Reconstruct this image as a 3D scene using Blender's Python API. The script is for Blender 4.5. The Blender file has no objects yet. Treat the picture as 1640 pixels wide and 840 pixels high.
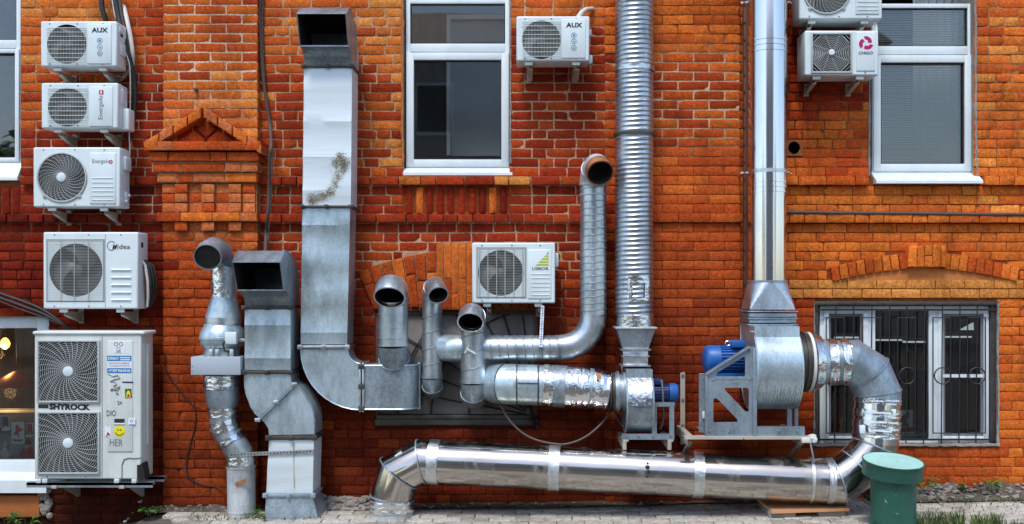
import bpy, bmesh, math, random
from mathutils import Vector, Matrix, noise, Quaternion
from mathutils.geometry import tessellate_polygon
random.seed(11)
R = math.radians
PI = math.pi
sc = bpy.context.scene
COL = sc.collection

# ------------------------------------------------------------------ camera, sky, sun, exposure
D, F, XH, YH, H = 8.0, 1600.0, 860.0, 470.0, 1.675      # camera distance, focal length (px), eye level
cam = bpy.data.cameras.new('camera')
cam.sensor_width = 36
cam.lens = F / 1640 * 36
cam.shift_x = -(XH - 820) / 1640
cam.shift_y = (YH - 420) / 1640
cam.clip_start = 0.05
cam.clip_end = 400
camo = bpy.data.objects.new('camera', cam)
COL.objects.link(camo)
camo.location = (0, -D, H)
camo.rotation_euler = (R(90), 0, 0)
sc.camera = camo

SUN_EL, SUN_AZ = 60.0, 196.0      # azimuth clockwise from +Y, so the sun is behind the camera, a little to the left
w = bpy.data.worlds.new('World')
sc.world = w
w.use_nodes = True
wt = w.node_tree
bg = wt.nodes['Background']
sky = wt.nodes.new('ShaderNodeTexSky')
sky.sky_type = 'NISHITA'
sky.sun_disc = False
sky.sun_elevation = R(SUN_EL)
sky.sun_rotation = R(SUN_AZ)
sky.air_density = 1.0
sky.dust_density = 1.2
sky.ozone_density = 1.0
wt.links.new(sky.outputs[0], bg.inputs[0])
bg.inputs[1].default_value = 0.15
sl = bpy.data.lights.new('sun', 'SUN')
sl.energy = 1.35
sl.angle = R(14)
sl.color = (1.0, 0.97, 0.93)
slo = bpy.data.objects.new('sun', sl)
COL.objects.link(slo)
sd = Vector((math.sin(R(SUN_AZ)) * math.cos(R(SUN_EL)), math.cos(R(SUN_AZ)) * math.cos(R(SUN_EL)), math.sin(R(SUN_EL))))
slo.rotation_euler = sd.to_track_quat('Z', 'Y').to_euler()
slo.location = (0, -6, 12)
sc.view_settings.view_transform = 'Standard'
sc.view_settings.look = 'None'
sc.view_settings.exposure = 0.78
sc.view_settings.gamma = 1.0
sc.cycles.max_bounces = 7
sc.cycles.caustics_reflective = False
sc.cycles.caustics_refractive = False

# ------------------------------------------------------------------ measuring helpers
def W(px, py, d=0.0):
    """the point that stands d metres in front of the wall where the photograph shows (px, py)"""
    s = (D - d) / F
    return Vector(((px - XH) * s, -d, H + (YH - py) * s))
def wx(px, d=0.0): return (px - XH) * (D - d) / F
def wz(py, d=0.0): return H + (YH - py) * (D - d) / F
def sz(n, d=0.0): return n * (D - d) / F                   # a length of n pixels at depth d
def gz(x, d):                                              # height of the ground
    z = -0.04 * d + (0.025 * x if x > 0 else 0.008 * x)
    if x < -3.05: z -= 0.5 * min(1.0, (-3.05 - x) / 0.35) * max(0.0, min(1.0, (1.25 - d) / 0.5))
    return z
def G(px, py):
    d = 0.2
    for _ in range(40):
        z = gz(wx(px, d), d)
        d = D - (H - z) * F / (py - YH)
    return W(px, py, d)
def lin(c): return tuple(((v / 255) / 12.92 if v / 255 <= 0.04045 else ((v / 255 + 0.055) / 1.055) ** 2.4) for v in c)

# ------------------------------------------------------------------ materials
MATS = {}
def nmat(name):
    m = bpy.data.materials.new(name)
    m.use_nodes = True
    nt = m.node_tree
    return m, nt, nt.nodes['Principled BSDF']
def N(nt, t, **kw):
    n = nt.nodes.new(t)
    for k, v in kw.items():
        if k.startswith('i_'):
            n.inputs[k[2:].replace('_', ' ')].default_value = v
        else:
            setattr(n, k, v)
    return n
def coords(nt, scale=(1, 1, 1)):
    tc = N(nt, 'ShaderNodeNewGeometry')
    mp = N(nt, 'ShaderNodeMapping')
    mp.inputs['Scale'].default_value = scale
    nt.links.new(tc.outputs['Position'], mp.inputs['Vector'])
    return mp.outputs[0]
def noise_n(nt, vec, scale, detail=4, rough=0.55):
    n = N(nt, 'ShaderNodeTexNoise')
    n.inputs['Scale'].default_value = scale
    n.inputs['Detail'].default_value = detail
    n.inputs['Roughness'].default_value = rough
    nt.links.new(vec, n.inputs['Vector'])
    return n
def ramp(nt, fac, stops):
    r = N(nt, 'ShaderNodeValToRGB')
    e = r.color_ramp.elements
    while len(e) > 1: e.remove(e[-1])
    e[0].position = stops[0][0]; e[0].color = (*stops[0][1], 1) if not isinstance(stops[0][1], float) else (stops[0][1],) * 3 + (1,)
    for p, c in stops[1:]:
        k = e.new(p); k.color = (*c, 1) if not isinstance(c, float) else (c, c, c, 1)
    nt.links.new(fac, r.inputs[0])
    return r.outputs[0]
def mix(nt, fac, a, b, mode='MIX'):
    m = N(nt, 'ShaderNodeMix', data_type='RGBA', blend_type=mode)
    for sock, v in ((m.inputs[0], fac), (m.inputs[6], a), (m.inputs[7], b)):
        if isinstance(v, (int, float)): sock.default_value = v
        elif isinstance(v, tuple): sock.default_value = (*v[:3], 1)
        else: nt.links.new(v, sock)
    return m.outputs[2]
def bump(nt, bs, h, strength, dist=0.01):
    b = N(nt, 'ShaderNodeBump')
    b.inputs['Strength'].default_value = strength
    b.inputs['Distance'].default_value = dist
    nt.links.new(h, b.inputs['Height'])
    nt.links.new(b.outputs[0], bs.inputs['Normal'])
    return b

def metal(name, col, rough, var=0.12, rvar=0.12, bmp=0.05, bscale=9, spangle=0.0, stretch=(1, 1, 1), dirt=0.0, metallic=1.0, dirtcol=(0.10, 0.075, 0.05)):
    m, nt, bs = nmat(name)
    v = coords(nt, stretch)
    n1 = noise_n(nt, v, bscale * 0.35, 5)
    n2 = noise_n(nt, v, bscale, 3)
    lo = tuple(c * (1 - var) for c in col); hi = tuple(min(1, c * (1 + var)) for c in col)
    c = ramp(nt, n1.outputs[0], [(0.3, lo), (0.7, hi)])
    if spangle:
        vo = N(nt, 'ShaderNodeTexVoronoi'); vo.inputs['Scale'].default_value = 70
        nt.links.new(coords(nt), vo.inputs['Vector'])
        bw = N(nt, 'ShaderNodeRGBToBW'); nt.links.new(vo.outputs['Color'], bw.inputs[0])
        c = mix(nt, min(1, spangle * 2.5), c, bw.outputs[0], 'SOFT_LIGHT')
        n5 = noise_n(nt, coords(nt, (1.4, 1.4, .5)), 3.5, 7, 0.72)
        c = mix(nt, 1.0, c, ramp(nt, n5.outputs[0], [(.36, (.62, .62, .60)), (.54, (1, 1, 1)), (.72, (1.12, 1.12, 1.12))]), 'MULTIPLY')
    r = ramp(nt, n1.outputs[0], [(0.25, max(0.03, rough - rvar)), (0.75, rough + rvar)])
    if dirt:
        n3 = noise_n(nt, coords(nt, (1, 1, 0.35)), 6, 8, 0.7)
        df = ramp(nt, n3.outputs[0], [(0.52, 0.0), (0.72, 1.0)])
        dm = N(nt, 'ShaderNodeMath', operation='MULTIPLY'); nt.links.new(df, dm.inputs[0]); dm.inputs[1].default_value = dirt
        c = mix(nt, dm.outputs[0], c, dirtcol)
        r = mix(nt, dm.outputs[0], r, (0.75, 0.75, 0.75))
        mm = N(nt, 'ShaderNodeMath', operation='SUBTRACT'); mm.inputs[0].default_value = metallic; nt.links.new(dm.outputs[0], mm.inputs[1])
        nt.links.new(mm.outputs[0], bs.inputs['Metallic'])
    else:
        bs.inputs['Metallic'].default_value = metallic
    nt.links.new(c, bs.inputs['Base Color'])
    nt.links.new(r, bs.inputs['Roughness'])
    if bmp: bump(nt, bs, n2.outputs[0], bmp, 0.01)
    MATS[name] = m
    return m
def paint(name, col, rough=0.4, dirt=0.15, dirtcol=(0.16, 0.13, 0.09), bmp=0.04, bscale=30, chips=None, stretch=(1, 1, 0.3), var=0.06):
    m, nt, bs = nmat(name)
    v = coords(nt)
    n1 = noise_n(nt, v, 3.0, 4)
    c = ramp(nt, n1.outputs[0], [(0.3, tuple(x * (1 - var) for x in col)), (0.7, tuple(min(1, x * (1 + var)) for x in col))])
    n3 = noise_n(nt, coords(nt, stretch), 9, 8, 0.7)
    df = ramp(nt, n3.outputs[0], [(0.45, 0.0), (0.8, 1.0)])
    dm = N(nt, 'ShaderNodeMath', operation='MULTIPLY'); nt.links.new(df, dm.inputs[0]); dm.inputs[1].default_value = dirt
    c = mix(nt, dm.outputs[0], c, dirtcol)
    if chips:
        n4 = noise_n(nt, v, 22, 6, 0.65)
        cf = ramp(nt, n4.outputs[0], [(chips[1], 0.0), (chips[1] + 0.02, 1.0)])
        c = mix(nt, cf, c, chips[0])
    nt.links.new(c, bs.inputs['Base Color'])
    bs.inputs['Roughness'].default_value = rough
    if bmp:
        n2 = noise_n(nt, v, bscale, 3)
        bump(nt, bs, n2.outputs[0], bmp, 0.01)
    MATS[name] = m
    return m
def plain(name, col, rough=0.6, metallic=0.0, emit=None):
    m, nt, bs = nmat(name)
    bs.inputs['Base Color'].default_value = (*col, 1)
    bs.inputs['Roughness'].default_value = rough
    bs.inputs['Metallic'].default_value = metallic
    if emit:
        bs.inputs['Emission Color'].default_value = (*emit[0], 1)
        bs.inputs['Emission Strength'].default_value = emit[1]
    MATS[name] = m
    return m

metal('galv', (0.54, 0.66, 0.71), 0.38, 0.12, 0.10, 0.03, 7, 0.12, metallic=0.68)
metal('galv_dull', (0.34, 0.41, 0.46), 0.40, 0.14, 0.08, 0.05, 9, 0.15, dirt=0.35, metallic=0.6)
metal('galv_old', (0.62, 0.66, 0.68), 0.55, 0.12, 0.10, 0.05, 8, 0.10, dirt=0.35, metallic=0.55, dirtcol=(0.22, 0.16, 0.09))
metal('duct_white', (0.70, 0.78, 0.80), 0.52, 0.07, 0.08, 0.10, 14, 0.0, stretch=(0.3, 0.3, 3.2), metallic=0.35)
metal('pipe_galv', (0.56, 0.63, 0.67), 0.32, 0.16, 0.08, 0.04, 12, 0.12, stretch=(1, 1, 0.4), dirt=0.22, metallic=0.8)
metal('ridged', (0.58, 0.64, 0.68), 0.36, 0.20, 0.08, 0.03, 10, 0.05, stretch=(1.6, 1.6, 0.35), dirt=0.18)
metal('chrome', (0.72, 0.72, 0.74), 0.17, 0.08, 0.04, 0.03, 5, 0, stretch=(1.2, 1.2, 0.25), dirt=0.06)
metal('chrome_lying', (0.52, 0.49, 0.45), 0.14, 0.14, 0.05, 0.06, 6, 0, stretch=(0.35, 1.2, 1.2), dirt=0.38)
metal('foil', (0.78, 0.80, 0.82), 0.20, 0.10, 0.08, 0.75, 26, 0)
metal('band', (0.66, 0.69, 0.70), 0.36, 0.15, 0.1, 0.35, 30, 0, dirt=0.3)
metal('dark_steel', (0.09, 0.085, 0.075), 0.5, 0.3, 0.1, 0.08, 30, 0, dirt=0.3, metallic=0.7, dirtcol=(0.09, 0.05, 0.03))
metal('rusty', (0.36, 0.14, 0.05), 0.7, 0.3, 0.1, 0.2, 30, 0, metallic=0.15)
metal('steel_grey', (0.36, 0.44, 0.50), 0.42, 0.08, 0.08, 0.03, 9, 0.08, metallic=0.6)
paint('white_plastic', (0.70, 0.79, 0.80), 0.38, 0.22, (0.36, 0.31, 0.22))
paint('white_old', (0.65, 0.70, 0.66), 0.42, 0.30, (0.30, 0.25, 0.17))
paint('white_frame', (0.75, 0.83, 0.85), 0.3, 0.22, (0.4, 0.36, 0.3))
paint('white_bracket', (0.46, 0.43, 0.36), 0.5, 0.35, (0.22, 0.15, 0.08), chips=((0.16, 0.07, 0.03), 0.66))
paint('grille_white', (0.47, 0.50, 0.48), 0.45, 0.25, (0.2, 0.18, 0.13))
paint('grey_box', (0.40, 0.46, 0.51), 0.42, 0.06)
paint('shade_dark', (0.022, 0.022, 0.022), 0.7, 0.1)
paint('soot', (0.010, 0.009, 0.008), 0.85, 0.1)  # near-black; duct mouths get their dark inside from this colour
paint('fan_blade', (0.07, 0.075, 0.08), 0.45, 0.2)
paint('blue_motor', (0.014, 0.12, 0.42), 0.42, 0.55, (0.02, 0.03, 0.06))
paint('blue_dark', (0.012, 0.03, 0.12), 0.4, 0.3, (0.01, 0.012, 0.02))
paint('green_paint', (0.012, 0.088, 0.062), 0.45, 0.55, (0.02, 0.05, 0.035), 0.25, 40, ((0.22, 0.30, 0.24), 0.655), var=0.22)
paint('green_lid', (0.36, 0.62, 0.54), 0.5, 0.22, (0.06, 0.20, 0.16), 0.15, 40, ((0.42, 0.20, 0.05), 0.665), (1, 1, 1), 0.14)
paint('black_cable', (0.018, 0.017, 0.016), 0.5, 0.2, (0.10, 0.085, 0.07))
paint('brown_cable', (0.075, 0.055, 0.045), 0.55, 0.3, (0.16, 0.13, 0.10))
paint('white_cable', (0.70, 0.69, 0.62), 0.5, 0.3)
paint('black_iron', (0.016, 0.015, 0.014), 0.5, 0.2, (0.06, 0.04, 0.03))
paint('brown_steel', (0.14, 0.050, 0.026), 0.55, 0.4, (0.035, 0.016, 0.010))
paint('concrete', (0.30, 0.28, 0.25), 0.9, 0.5, (0.10, 0.085, 0.07), 0.8, 40, stretch=(1, 1, 1), var=0.25)
paint('plaster_orange', (0.50, 0.16, 0.036), 0.85, 0.35, (0.22, 0.08, 0.03), 0.4, 24, stretch=(1, 1, 1), var=0.2)
paint('panel_grey', (0.30, 0.28, 0.26), 0.8, 0.5, (0.09, 0.075, 0.06), 0.2, 14, stretch=(1, 1, 1), var=0.2)
paint('yard_plaster', (0.42, 0.37, 0.35), 0.9, 0.3, stretch=(1, 1, 1))
paint('board', (0.62, 0.30, 0.14), 0.7, 0.3, (0.28, 0.14, 0.07), stretch=(1, 1, 1))
paint('room', (0.34, 0.33, 0.31), 0.85, 0.3, (0.05, 0.045, 0.04))
paint('blind', (0.72, 0.70, 0.62), 0.6, 0.1)
paint('curtain', (0.70, 0.72, 0.68), 0.8, 0.1)
paint('leaf', (0.075, 0.18, 0.022), 0.5, 0.3, (0.12, 0.16, 0.03), var=0.4)
paint('grass', (0.07, 0.12, 0.025), 0.6, 0.5, (0.16, 0.13, 0.05), stretch=(1, 1, 1), var=0.4)
paint('soil', (0.085, 0.068, 0.052), 0.95, 0.6, (0.20, 0.18, 0.15), 1.0, 30, stretch=(1, 1, 1), var=0.4)
paint('hole_mortar', (0.26, 0.085, 0.03), 0.9, 0.5, (0.1, 0.04, 0.02), 0.6, 30, stretch=(1, 1, 1), var=0.25)
paint('stone', (0.27, 0.25, 0.22), 0.9, 0.5, (0.12, 0.10, 0.08), 0.6, 40, stretch=(1, 1, 1), var=0.3)
plain('olive_stain', (0.26, 0.19, 0.08), 0.7)
plain('streak', (0.42, 0.30, 0.16), 0.7)
plain('ink', (0.012, 0.012, 0.014), 0.5)
plain('ink_grey', (0.16, 0.17, 0.18), 0.5)
plain('ink_blue', (0.05, 0.25, 0.45), 0.5)
plain('ink_red', (0.50, 0.02, 0.05), 0.5)
plain('magenta', (0.46, 0.005, 0.10), 0.4)
plain('sticker_blue', (0.02, 0.20, 0.52), 0.45)
plain('sticker_white', (0.78, 0.81, 0.84), 0.45)
plain('sticker_yellow', (0.86, 0.72, 0.01), 0.45)
plain('sticker_green', (0.02, 0.12, 0.03), 0.45)
plain('lime', (0.46, 0.55, 0.02), 0.45)
plain('copper', (0.35, 0.10, 0.03), 0.35, 0.6)
plain('skin', (0.55, 0.33, 0.24), 0.6)
plain('red_cloth', (0.42, 0.03, 0.02), 0.7)
plain('white_cloth', (0.65, 0.63, 0.6), 0.7)
plain('bulb', (1, 0.8, 0.5), 0.4, 0, ((1.0, 0.42, 0.08), 3.2))
plain('tube_light', (1, 1, 1), 0.4, 0, ((0.85, 0.95, 1.0), 0.28))

def glass_mat():
    m = bpy.data.materials.new('glass'); m.use_nodes = True
    nt = m.node_tree; nt.nodes.clear()
    o = N(nt, 'ShaderNodeOutputMaterial'); t = N(nt, 'ShaderNodeBsdfTransparent'); g = N(nt, 'ShaderNodeBsdfGlossy')
    t.inputs[0].default_value = (0.90, 0.93, 0.92, 1); g.inputs['Roughness'].default_value = 0.015
    v = coords(nt); n = noise_n(nt, v, 1.3, 2); b = N(nt, 'ShaderNodeBump'); b.inputs['Strength'].default_value = 0.02; b.inputs['Distance'].default_value = 0.05
    nt.links.new(n.outputs[0], b.inputs['Height']); nt.links.new(b.outputs[0], g.inputs['Normal'])
    f = N(nt, 'ShaderNodeFresnel'); f.inputs[0].default_value = 1.7
    mx = N(nt, 'ShaderNodeMixShader')
    nt.links.new(f.outputs[0], mx.inputs[0]); nt.links.new(t.outputs[0], mx.inputs[1]); nt.links.new(g.outputs[0], mx.inputs[2])
    nt.links.new(mx.outputs[0], o.inputs[0])
    MATS['glass'] = m
glass_mat()

def attr_mat(name, nscale, lo, hi, bmps, spots=None, rough=0.85):
    m, nt, bs = nmat(name)
    a = N(nt, 'ShaderNodeAttribute', attribute_name='Col')
    v = coords(nt)
    n1 = noise_n(nt, v, nscale, 7, 0.68)
    n2 = noise_n(nt, v, nscale * 3.2, 5, 0.65)
    c = mix(nt, 1.0, a.outputs['Color'], ramp(nt, n1.outputs[0], [(0.30, lo), (0.70, hi)]), 'MULTIPLY')
    c = mix(nt, 1.0, c, ramp(nt, n2.outputs[0], [(0.33, (0.62, 0.60, 0.58)), (0.62, (1.18, 1.14, 1.1))]), 'MULTIPLY')
    n6 = noise_n(nt, coords(nt, (1.5, 1.5, 0.7)), 1.6, 9, 0.72)
    c = mix(nt, 1.0, c, ramp(nt, n6.outputs[0], [(0.34, (0.60, 0.56, 0.54)), (0.50, (1.0, 1.0, 1.0)), (0.70, (1.10, 1.13, 1.16))]), 'MULTIPLY')
    n7 = noise_n(nt, v, 150, 3, 0.6)
    c = mix(nt, 1.0, c, ramp(nt, n7.outputs[0], [(0.36, (0.74, 0.72, 0.70)), (0.60, (1.1, 1.1, 1.1))]), 'MULTIPLY')
    if spots:
        n4 = noise_n(nt, coords(nt, (1, 1, 1.6)), 16, 9, 0.75)
        sf = ramp(nt, n4.outputs[0], [(spots[1], 0.0), (spots[1] + 0.08, 1.0)])
        c = mix(nt, mixf(nt, sf, a.outputs['Alpha']), c, spots[0])
    nt.links.new(c, bs.inputs['Base Color'])
    bs.inputs['Roughness'].default_value = rough; bs.inputs['Specular IOR Level'].default_value = 0.12
    ad = N(nt, 'ShaderNodeMath', operation='ADD'); nt.links.new(n1.outputs[0], ad.inputs[0]); nt.links.new(n2.outputs[0], ad.inputs[1])
    bump(nt, bs, ad.outputs[0], bmps, 0.012)
    MATS[name] = m
def mixf(nt, a, b):
    m = N(nt, 'ShaderNodeMath', operation='MULTIPLY'); nt.links.new(a, m.inputs[0]); nt.links.new(b, m.inputs[1]); return m.outputs[0]
attr_mat('brick', 34, (0.70, 0.64, 0.58), (1.30, 1.34, 1.25), 0.6, ((0.62, 0.47, 0.33), 0.66))
attr_mat('mortar', 30, (0.70, 0.68, 0.66), (1.15, 1.15, 1.15), 0.8)
attr_mat('paver', 26, (0.70, 0.70, 0.70), (1.2, 1.2, 1.2), 0.6, ((0.10, 0.09, 0.06), 0.62), 0.9)

# ------------------------------------------------------------------ mesh building
ORG = {}
SPLIT = {'bead', 'clamp', 'clip', 'collar', 'seam', 'bolt', 'screw', 'tape_strip', 'clamp_ring', 'inlet_ring', 'support_block', 'tar_spot', 'louvre', 'print'}
STUFF = {'strap_hole', 'mortar_lump', 'reflection_streak', 'stem', 'foliage'}
class MB:
    def __init__(s): s.v = []; s.f = []; s.m = []; s.c = []
    def add(s, vs, fs, mi=0, col=None):
        o = len(s.v)
        s.v.extend([tuple(p) for p in vs])
        if col is not None: s.c.extend([col] * len(vs))
        for f in fs: s.f.append(tuple(i + o for i in f)); s.m.append(mi)
        return o
    def box(s, x0, x1, y0, y1, z0, z1, b=0.0, mi=0, seg=2):
        x0, x1 = min(x0, x1), max(x0, x1); y0, y1 = min(y0, y1), max(y0, y1); z0, z1 = min(z0, z1), max(z0, z1)
        if b <= 0:
            vs = [(x, y, z) for z in (z0, z1) for y in (y0, y1) for x in (x0, x1)]
            s.add(vs, [(0, 2, 3, 1), (4, 5, 7, 6), (0, 1, 5, 4), (2, 6, 7, 3), (0, 4, 6, 2), (1, 3, 7, 5)], mi); return
        bm = bmesh.new(); bmesh.ops.create_cube(bm, size=1)
        for v in bm.verts: v.co = ((x0 + x1) / 2 + v.co.x * (x1 - x0), (y0 + y1) / 2 + v.co.y * (y1 - y0), (z0 + z1) / 2 + v.co.z * (z1 - z0))
        bmesh.ops.bevel(bm, geom=list(bm.edges), offset=b, segments=seg, profile=0.5, affect='EDGES')
        s.bm(bm, mi)
    def bm(s, bm, mi=0):
        bm.verts.index_update()
        s.add([v.co[:] for v in bm.verts], [[v.index for v in f.verts] for f in bm.faces], mi); bm.free()
    def pbox(s, px0, px1, py0, py1, d0, d1, b=0.0, mi=0):          # pixel box measured at its front d1
        s.box(wx(px0, d1), wx(px1, d1), -d0, -d1, wz(py0, d1), wz(py1, d1), b, mi)
    def bar(s, a, b, wdt, hgt=None, mi=0, up=(0, 0, 1)):           # a straight bar of rectangular section
        a = Vector(a); b = Vector(b); hgt = hgt or wdt
        t = (b - a).normalized(); u = Vector(up)
        if abs(t.dot(u)) > 0.98: u = Vector((0, 1, 0))
        sx = t.cross(u).normalized() * wdt / 2; sy = sx.cross(t).normalized() * hgt / 2
        vs = [p + q for p in (a, b) for q in (-sx - sy, sx - sy, sx + sy, -sx + sy)]
        s.add(vs, [(3, 2, 1, 0), (4, 5, 6, 7), (0, 1, 5, 4), (1, 2, 6, 5), (2, 3, 7, 6), (3, 0, 4, 7)], mi)
    def tube(s, path, r, n=24, mi=0, cap0=False, cap1=False, flip=False):
        P = [Vector(p) for p in path]; k = len(P)
        rr = r if isinstance(r, (list, tuple)) else [r] * k
        T = [(P[i + 1] - P[i]).normalized() for i in range(k - 1)]
        u = T[0].orthogonal().normalized()
        if abs(T[0].y) < 0.9: u = (Vector((0, 1, 0)) - T[0] * T[0].y).normalized()
        v = T[0].cross(u)
        rings = []; vs = []
        for i in range(k):
            ti = T[max(0, i - 1)]; to = T[min(k - 2, i)]
            nb = (ti + to).normalized(); den = max(0.2, ti.dot(nb))
            ring = []
            for j in range(n):
                a = 2 * PI * j / n
                o = (u * math.cos(a) + v * math.sin(a)) * rr[i]
                o = o - ti * (o.dot(nb) / den)
                ring.append(len(vs)); vs.append(P[i] + o)
            rings.append(ring)
            q = ti.rotation_difference(to); u = q @ u; v = q @ v
        fs = []
        for i in range(k - 1):
            for j in range(n):
                f = (rings[i][j], rings[i][(j + 1) % n], rings[i + 1][(j + 1) % n], rings[i + 1][j])
                fs.append(f[::-1] if flip else f)
        if cap0: fs.append(tuple(rings[0][::-1]))
        if cap1: fs.append(tuple(rings[-1]))
        o = s.add(vs, fs, mi)
        return [i + o for i in rings[0]], [i + o for i in rings[-1]]
    def mouth(s, path, r, n=28, mi=0, din=1, wall=0.006, cap0=False):   # a pipe open at its far end, lined near-black to paint its dark inside
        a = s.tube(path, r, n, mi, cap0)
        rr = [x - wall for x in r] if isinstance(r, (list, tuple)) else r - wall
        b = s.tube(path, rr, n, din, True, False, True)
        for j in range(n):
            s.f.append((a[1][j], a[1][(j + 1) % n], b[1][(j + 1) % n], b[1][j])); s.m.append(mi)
    def lathe(s, prof, c, ax, n=32, mi=0, cap0=True, cap1=True):      # prof: (distance along the axis, radius)
        c = Vector(c); ax = Vector(ax).normalized()
        u = ax.orthogonal().normalized(); v = ax.cross(u)
        vs = []; fs = []
        for t, r in prof:
            for j in range(n):
                a = 2 * PI * j / n
                vs.append(c + ax * t + (u * math.cos(a) + v * math.sin(a)) * r)
        for i in range(len(prof) - 1):
            for j in range(n):
                fs.append((i * n + j, i * n + (j + 1) % n, (i + 1) * n + (j + 1) % n, (i + 1) * n + j))
        if cap0: fs.append(tuple(range(n - 1, -1, -1)))
        if cap1: fs.append(tuple(range((len(prof) - 1) * n, len(prof) * n)))
        s.add(vs, fs, mi)
    def spiral(s, p0, p1, r, pitch, phases, n=40, mi=0):              # phases: (phase 0..1, radial offset): rows run along the helix
        p0 = Vector(p0); p1 = Vector(p1); L = (p1 - p0).length; ax = (p1 - p0).normalized()
        u = ax.orthogonal().normalized(); v = ax.cross(u)
        turns = int(L / pitch) + 2
        rows = [(k + ph, off) for k in range(-1, turns) for ph, off in phases]
        vs = []; ts = []
        for q, off in rows:
            for j in range(n + 1):
                t = (q + j / n) * pitch
                tc = min(L, max(0, t)); ts.append(tc)
                a = 2 * PI * j / n
                vs.append(p0 + ax * tc + (u * math.cos(a) + v * math.sin(a)) * (r + off))
        fs = []
        for i in range(len(rows) - 1):
            for j in range(n):
                q = (i * (n + 1) + j, i * (n + 1) + j + 1, (i + 1) * (n + 1) + j + 1, (i + 1) * (n + 1) + j)
                if max(ts[x] for x in q) - min(ts[x] for x in q) > 1e-6: fs.append(q)
        s.add(vs, fs, mi)
    def prism(s, poly, fn, t0, t1, mi=0, holes=(), cap0=True, cap1=True, side=True, mside=None):
        loops = [list(poly)] + [list(h) for h in holes]
        tess = tessellate_polygon([[Vector((a, b, 0)) for a, b in lp] for lp in loops]) if (holes or len(poly) > 4) else [tuple(range(len(poly)))] if len(poly) == 4 else [(0, 1, 2)]
        pts = [p for lp in loops for p in lp]; n = len(pts)
        vs = [fn(a, b, t0) for a, b in pts] + [fn(a, b, t1) for a, b in pts]
        o = s.add(vs, [], mi)
        def put(f, m): s.f.append(tuple(i + o for i in f)); s.m.append(m)
        if cap0:
            for f in tess: put(f, mi)
        if cap1:
            for f in tess: put([i + n for i in f][::-1], mi)
        if side:
            b = 0
            for lp in loops:
                k = len(lp)
                for i in range(k):
                    j = (i + 1) % k
                    put((b + i, b + j, b + j + n, b + i + n), mi if mside is None else mside)
                b += k
    def text(s, st, cx, cz, y, w=None, h=None, bold=0.0, shear=0.0, rot=0.0, mi=0, thick=0.0012):
        cu = bpy.data.curves.new('t', 'FONT'); cu.body = st; cu.size = 1; cu.offset = bold; cu.shear = shear; cu.resolution_u = 2
        cu.extrude = 0.0
        ob = bpy.data.objects.new('t', cu); COL.objects.link(ob)
        dg = bpy.context.evaluated_depsgraph_get(); me = ob.evaluated_get(dg).to_mesh()
        vs = [v.co.copy() for v in me.vertices]; fs = [tuple(p.vertices) for p in me.polygons]
        ob.evaluated_get(dg).to_mesh_clear(); bpy.data.objects.remove(ob); bpy.data.curves.remove(cu)
        if not vs: return
        x0 = min(v.x for v in vs); x1 = max(v.x for v in vs); y0 = min(v.y for v in vs); y1 = max(v.y for v in vs)
        kx = (w / (x1 - x0)) if w else None; ky = (h / (y1 - y0)) if h else None
        kx = kx or ky; ky = ky or kx
        ca, sa = math.cos(rot), math.sin(rot)
        out = []
        for v in vs:
            a = (v.x - (x0 + x1) / 2) * kx; b = (v.y - (y0 + y1) / 2) * ky
            out.append((cx + a * ca - b * sa, y - thick, cz + a * sa + b * ca))
        s.add(out, fs, mi)
    def build(s, name, mats, parent=None, smooth=True, ang=32, sub=None):
        if name in SPLIT:                                 # loose pieces become parts of their own
            up = list(range(len(s.v)))
            def root(i):
                while up[i] != i: up[i] = up[up[i]]; i = up[i]
                return i
            for f in s.f:
                for k in f[1:]: up[root(k)] = root(f[0])
            groups = {}
            for f, mi in zip(s.f, s.m): groups.setdefault(root(f[0]), []).append((f, mi))
            if len(groups) > 1:
                first = None
                for g in groups.values():
                    ids = sorted(set(i for f, _ in g for i in f)); mp = {i: k for k, i in enumerate(ids)}
                    b = MB(); b.v = [s.v[i] for i in ids]; b.f = [tuple(mp[i] for i in f) for f, _ in g]; b.m = [mi for _, mi in g]
                    o = b.build(name, mats, parent, smooth, ang); first = first or o
                return first
        me = bpy.data.meshes.new(name)
        org = ORG.get(parent.name, Vector((0, 0, 0))) if parent else Vector((0, 0, 0))
        vs = [(x - org.x, y - org.y, z - org.z) for x, y, z in s.v] if parent else s.v
        me.from_pydata(vs, [], s.f)
        mats = mats if isinstance(mats, (list, tuple)) else [mats]
        for m in mats: me.materials.append(MATS[m])
        if len(mats) > 1: me.polygons.foreach_set('material_index', [min(i, len(mats) - 1) for i in s.m])
        if s.c:
            at = me.attributes.new('Col', 'FLOAT_COLOR', 'POINT')
            at.data.foreach_set('color', [x for c in s.c for x in c])
        me.update()
        if smooth:
            me.polygons.foreach_set('use_smooth', [True] * len(me.polygons))
            me.set_sharp_from_angle(angle=R(ang))
        o = bpy.data.objects.new(name, me); COL.objects.link(o)
        if parent:
            o.parent = parent; ORG[o.name] = org
        if name in STUFF: o['kind'] = 'stuff'
        return o
def tag(o, label=None, cat=None, group=None, kind=None):
    if label: o['label'] = label
    if cat: o['category'] = cat
    if group: o['group'] = group
    if kind: o['kind'] = kind
    return o
def thing(name, label, cat, loc, group=None):
    o = bpy.data.objects.new(name, None); COL.objects.link(o)
    o.location = loc; o.empty_display_size = 0.1
    ORG[o.name] = Vector(loc)
    return tag(o, label, cat, group)
def XZ(y0):                                # prism mapper: polygon in (x, z), extruded along y
    return lambda a, b, t: (a, t, b)
def YZ(a, b, t): return (t, a, b)          # polygon in (y, z), extruded along x
def XY(a, b, t): return (a, b, t)
def jit(a): return random.uniform(-a, a)

# ------------------------------------------------------------------ the brick wall
wall = thing('brick_wall', 'weathered red and orange brick wall of an old house with pilasters, arches and windows', 'wall', (0, 0, 0))
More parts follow.
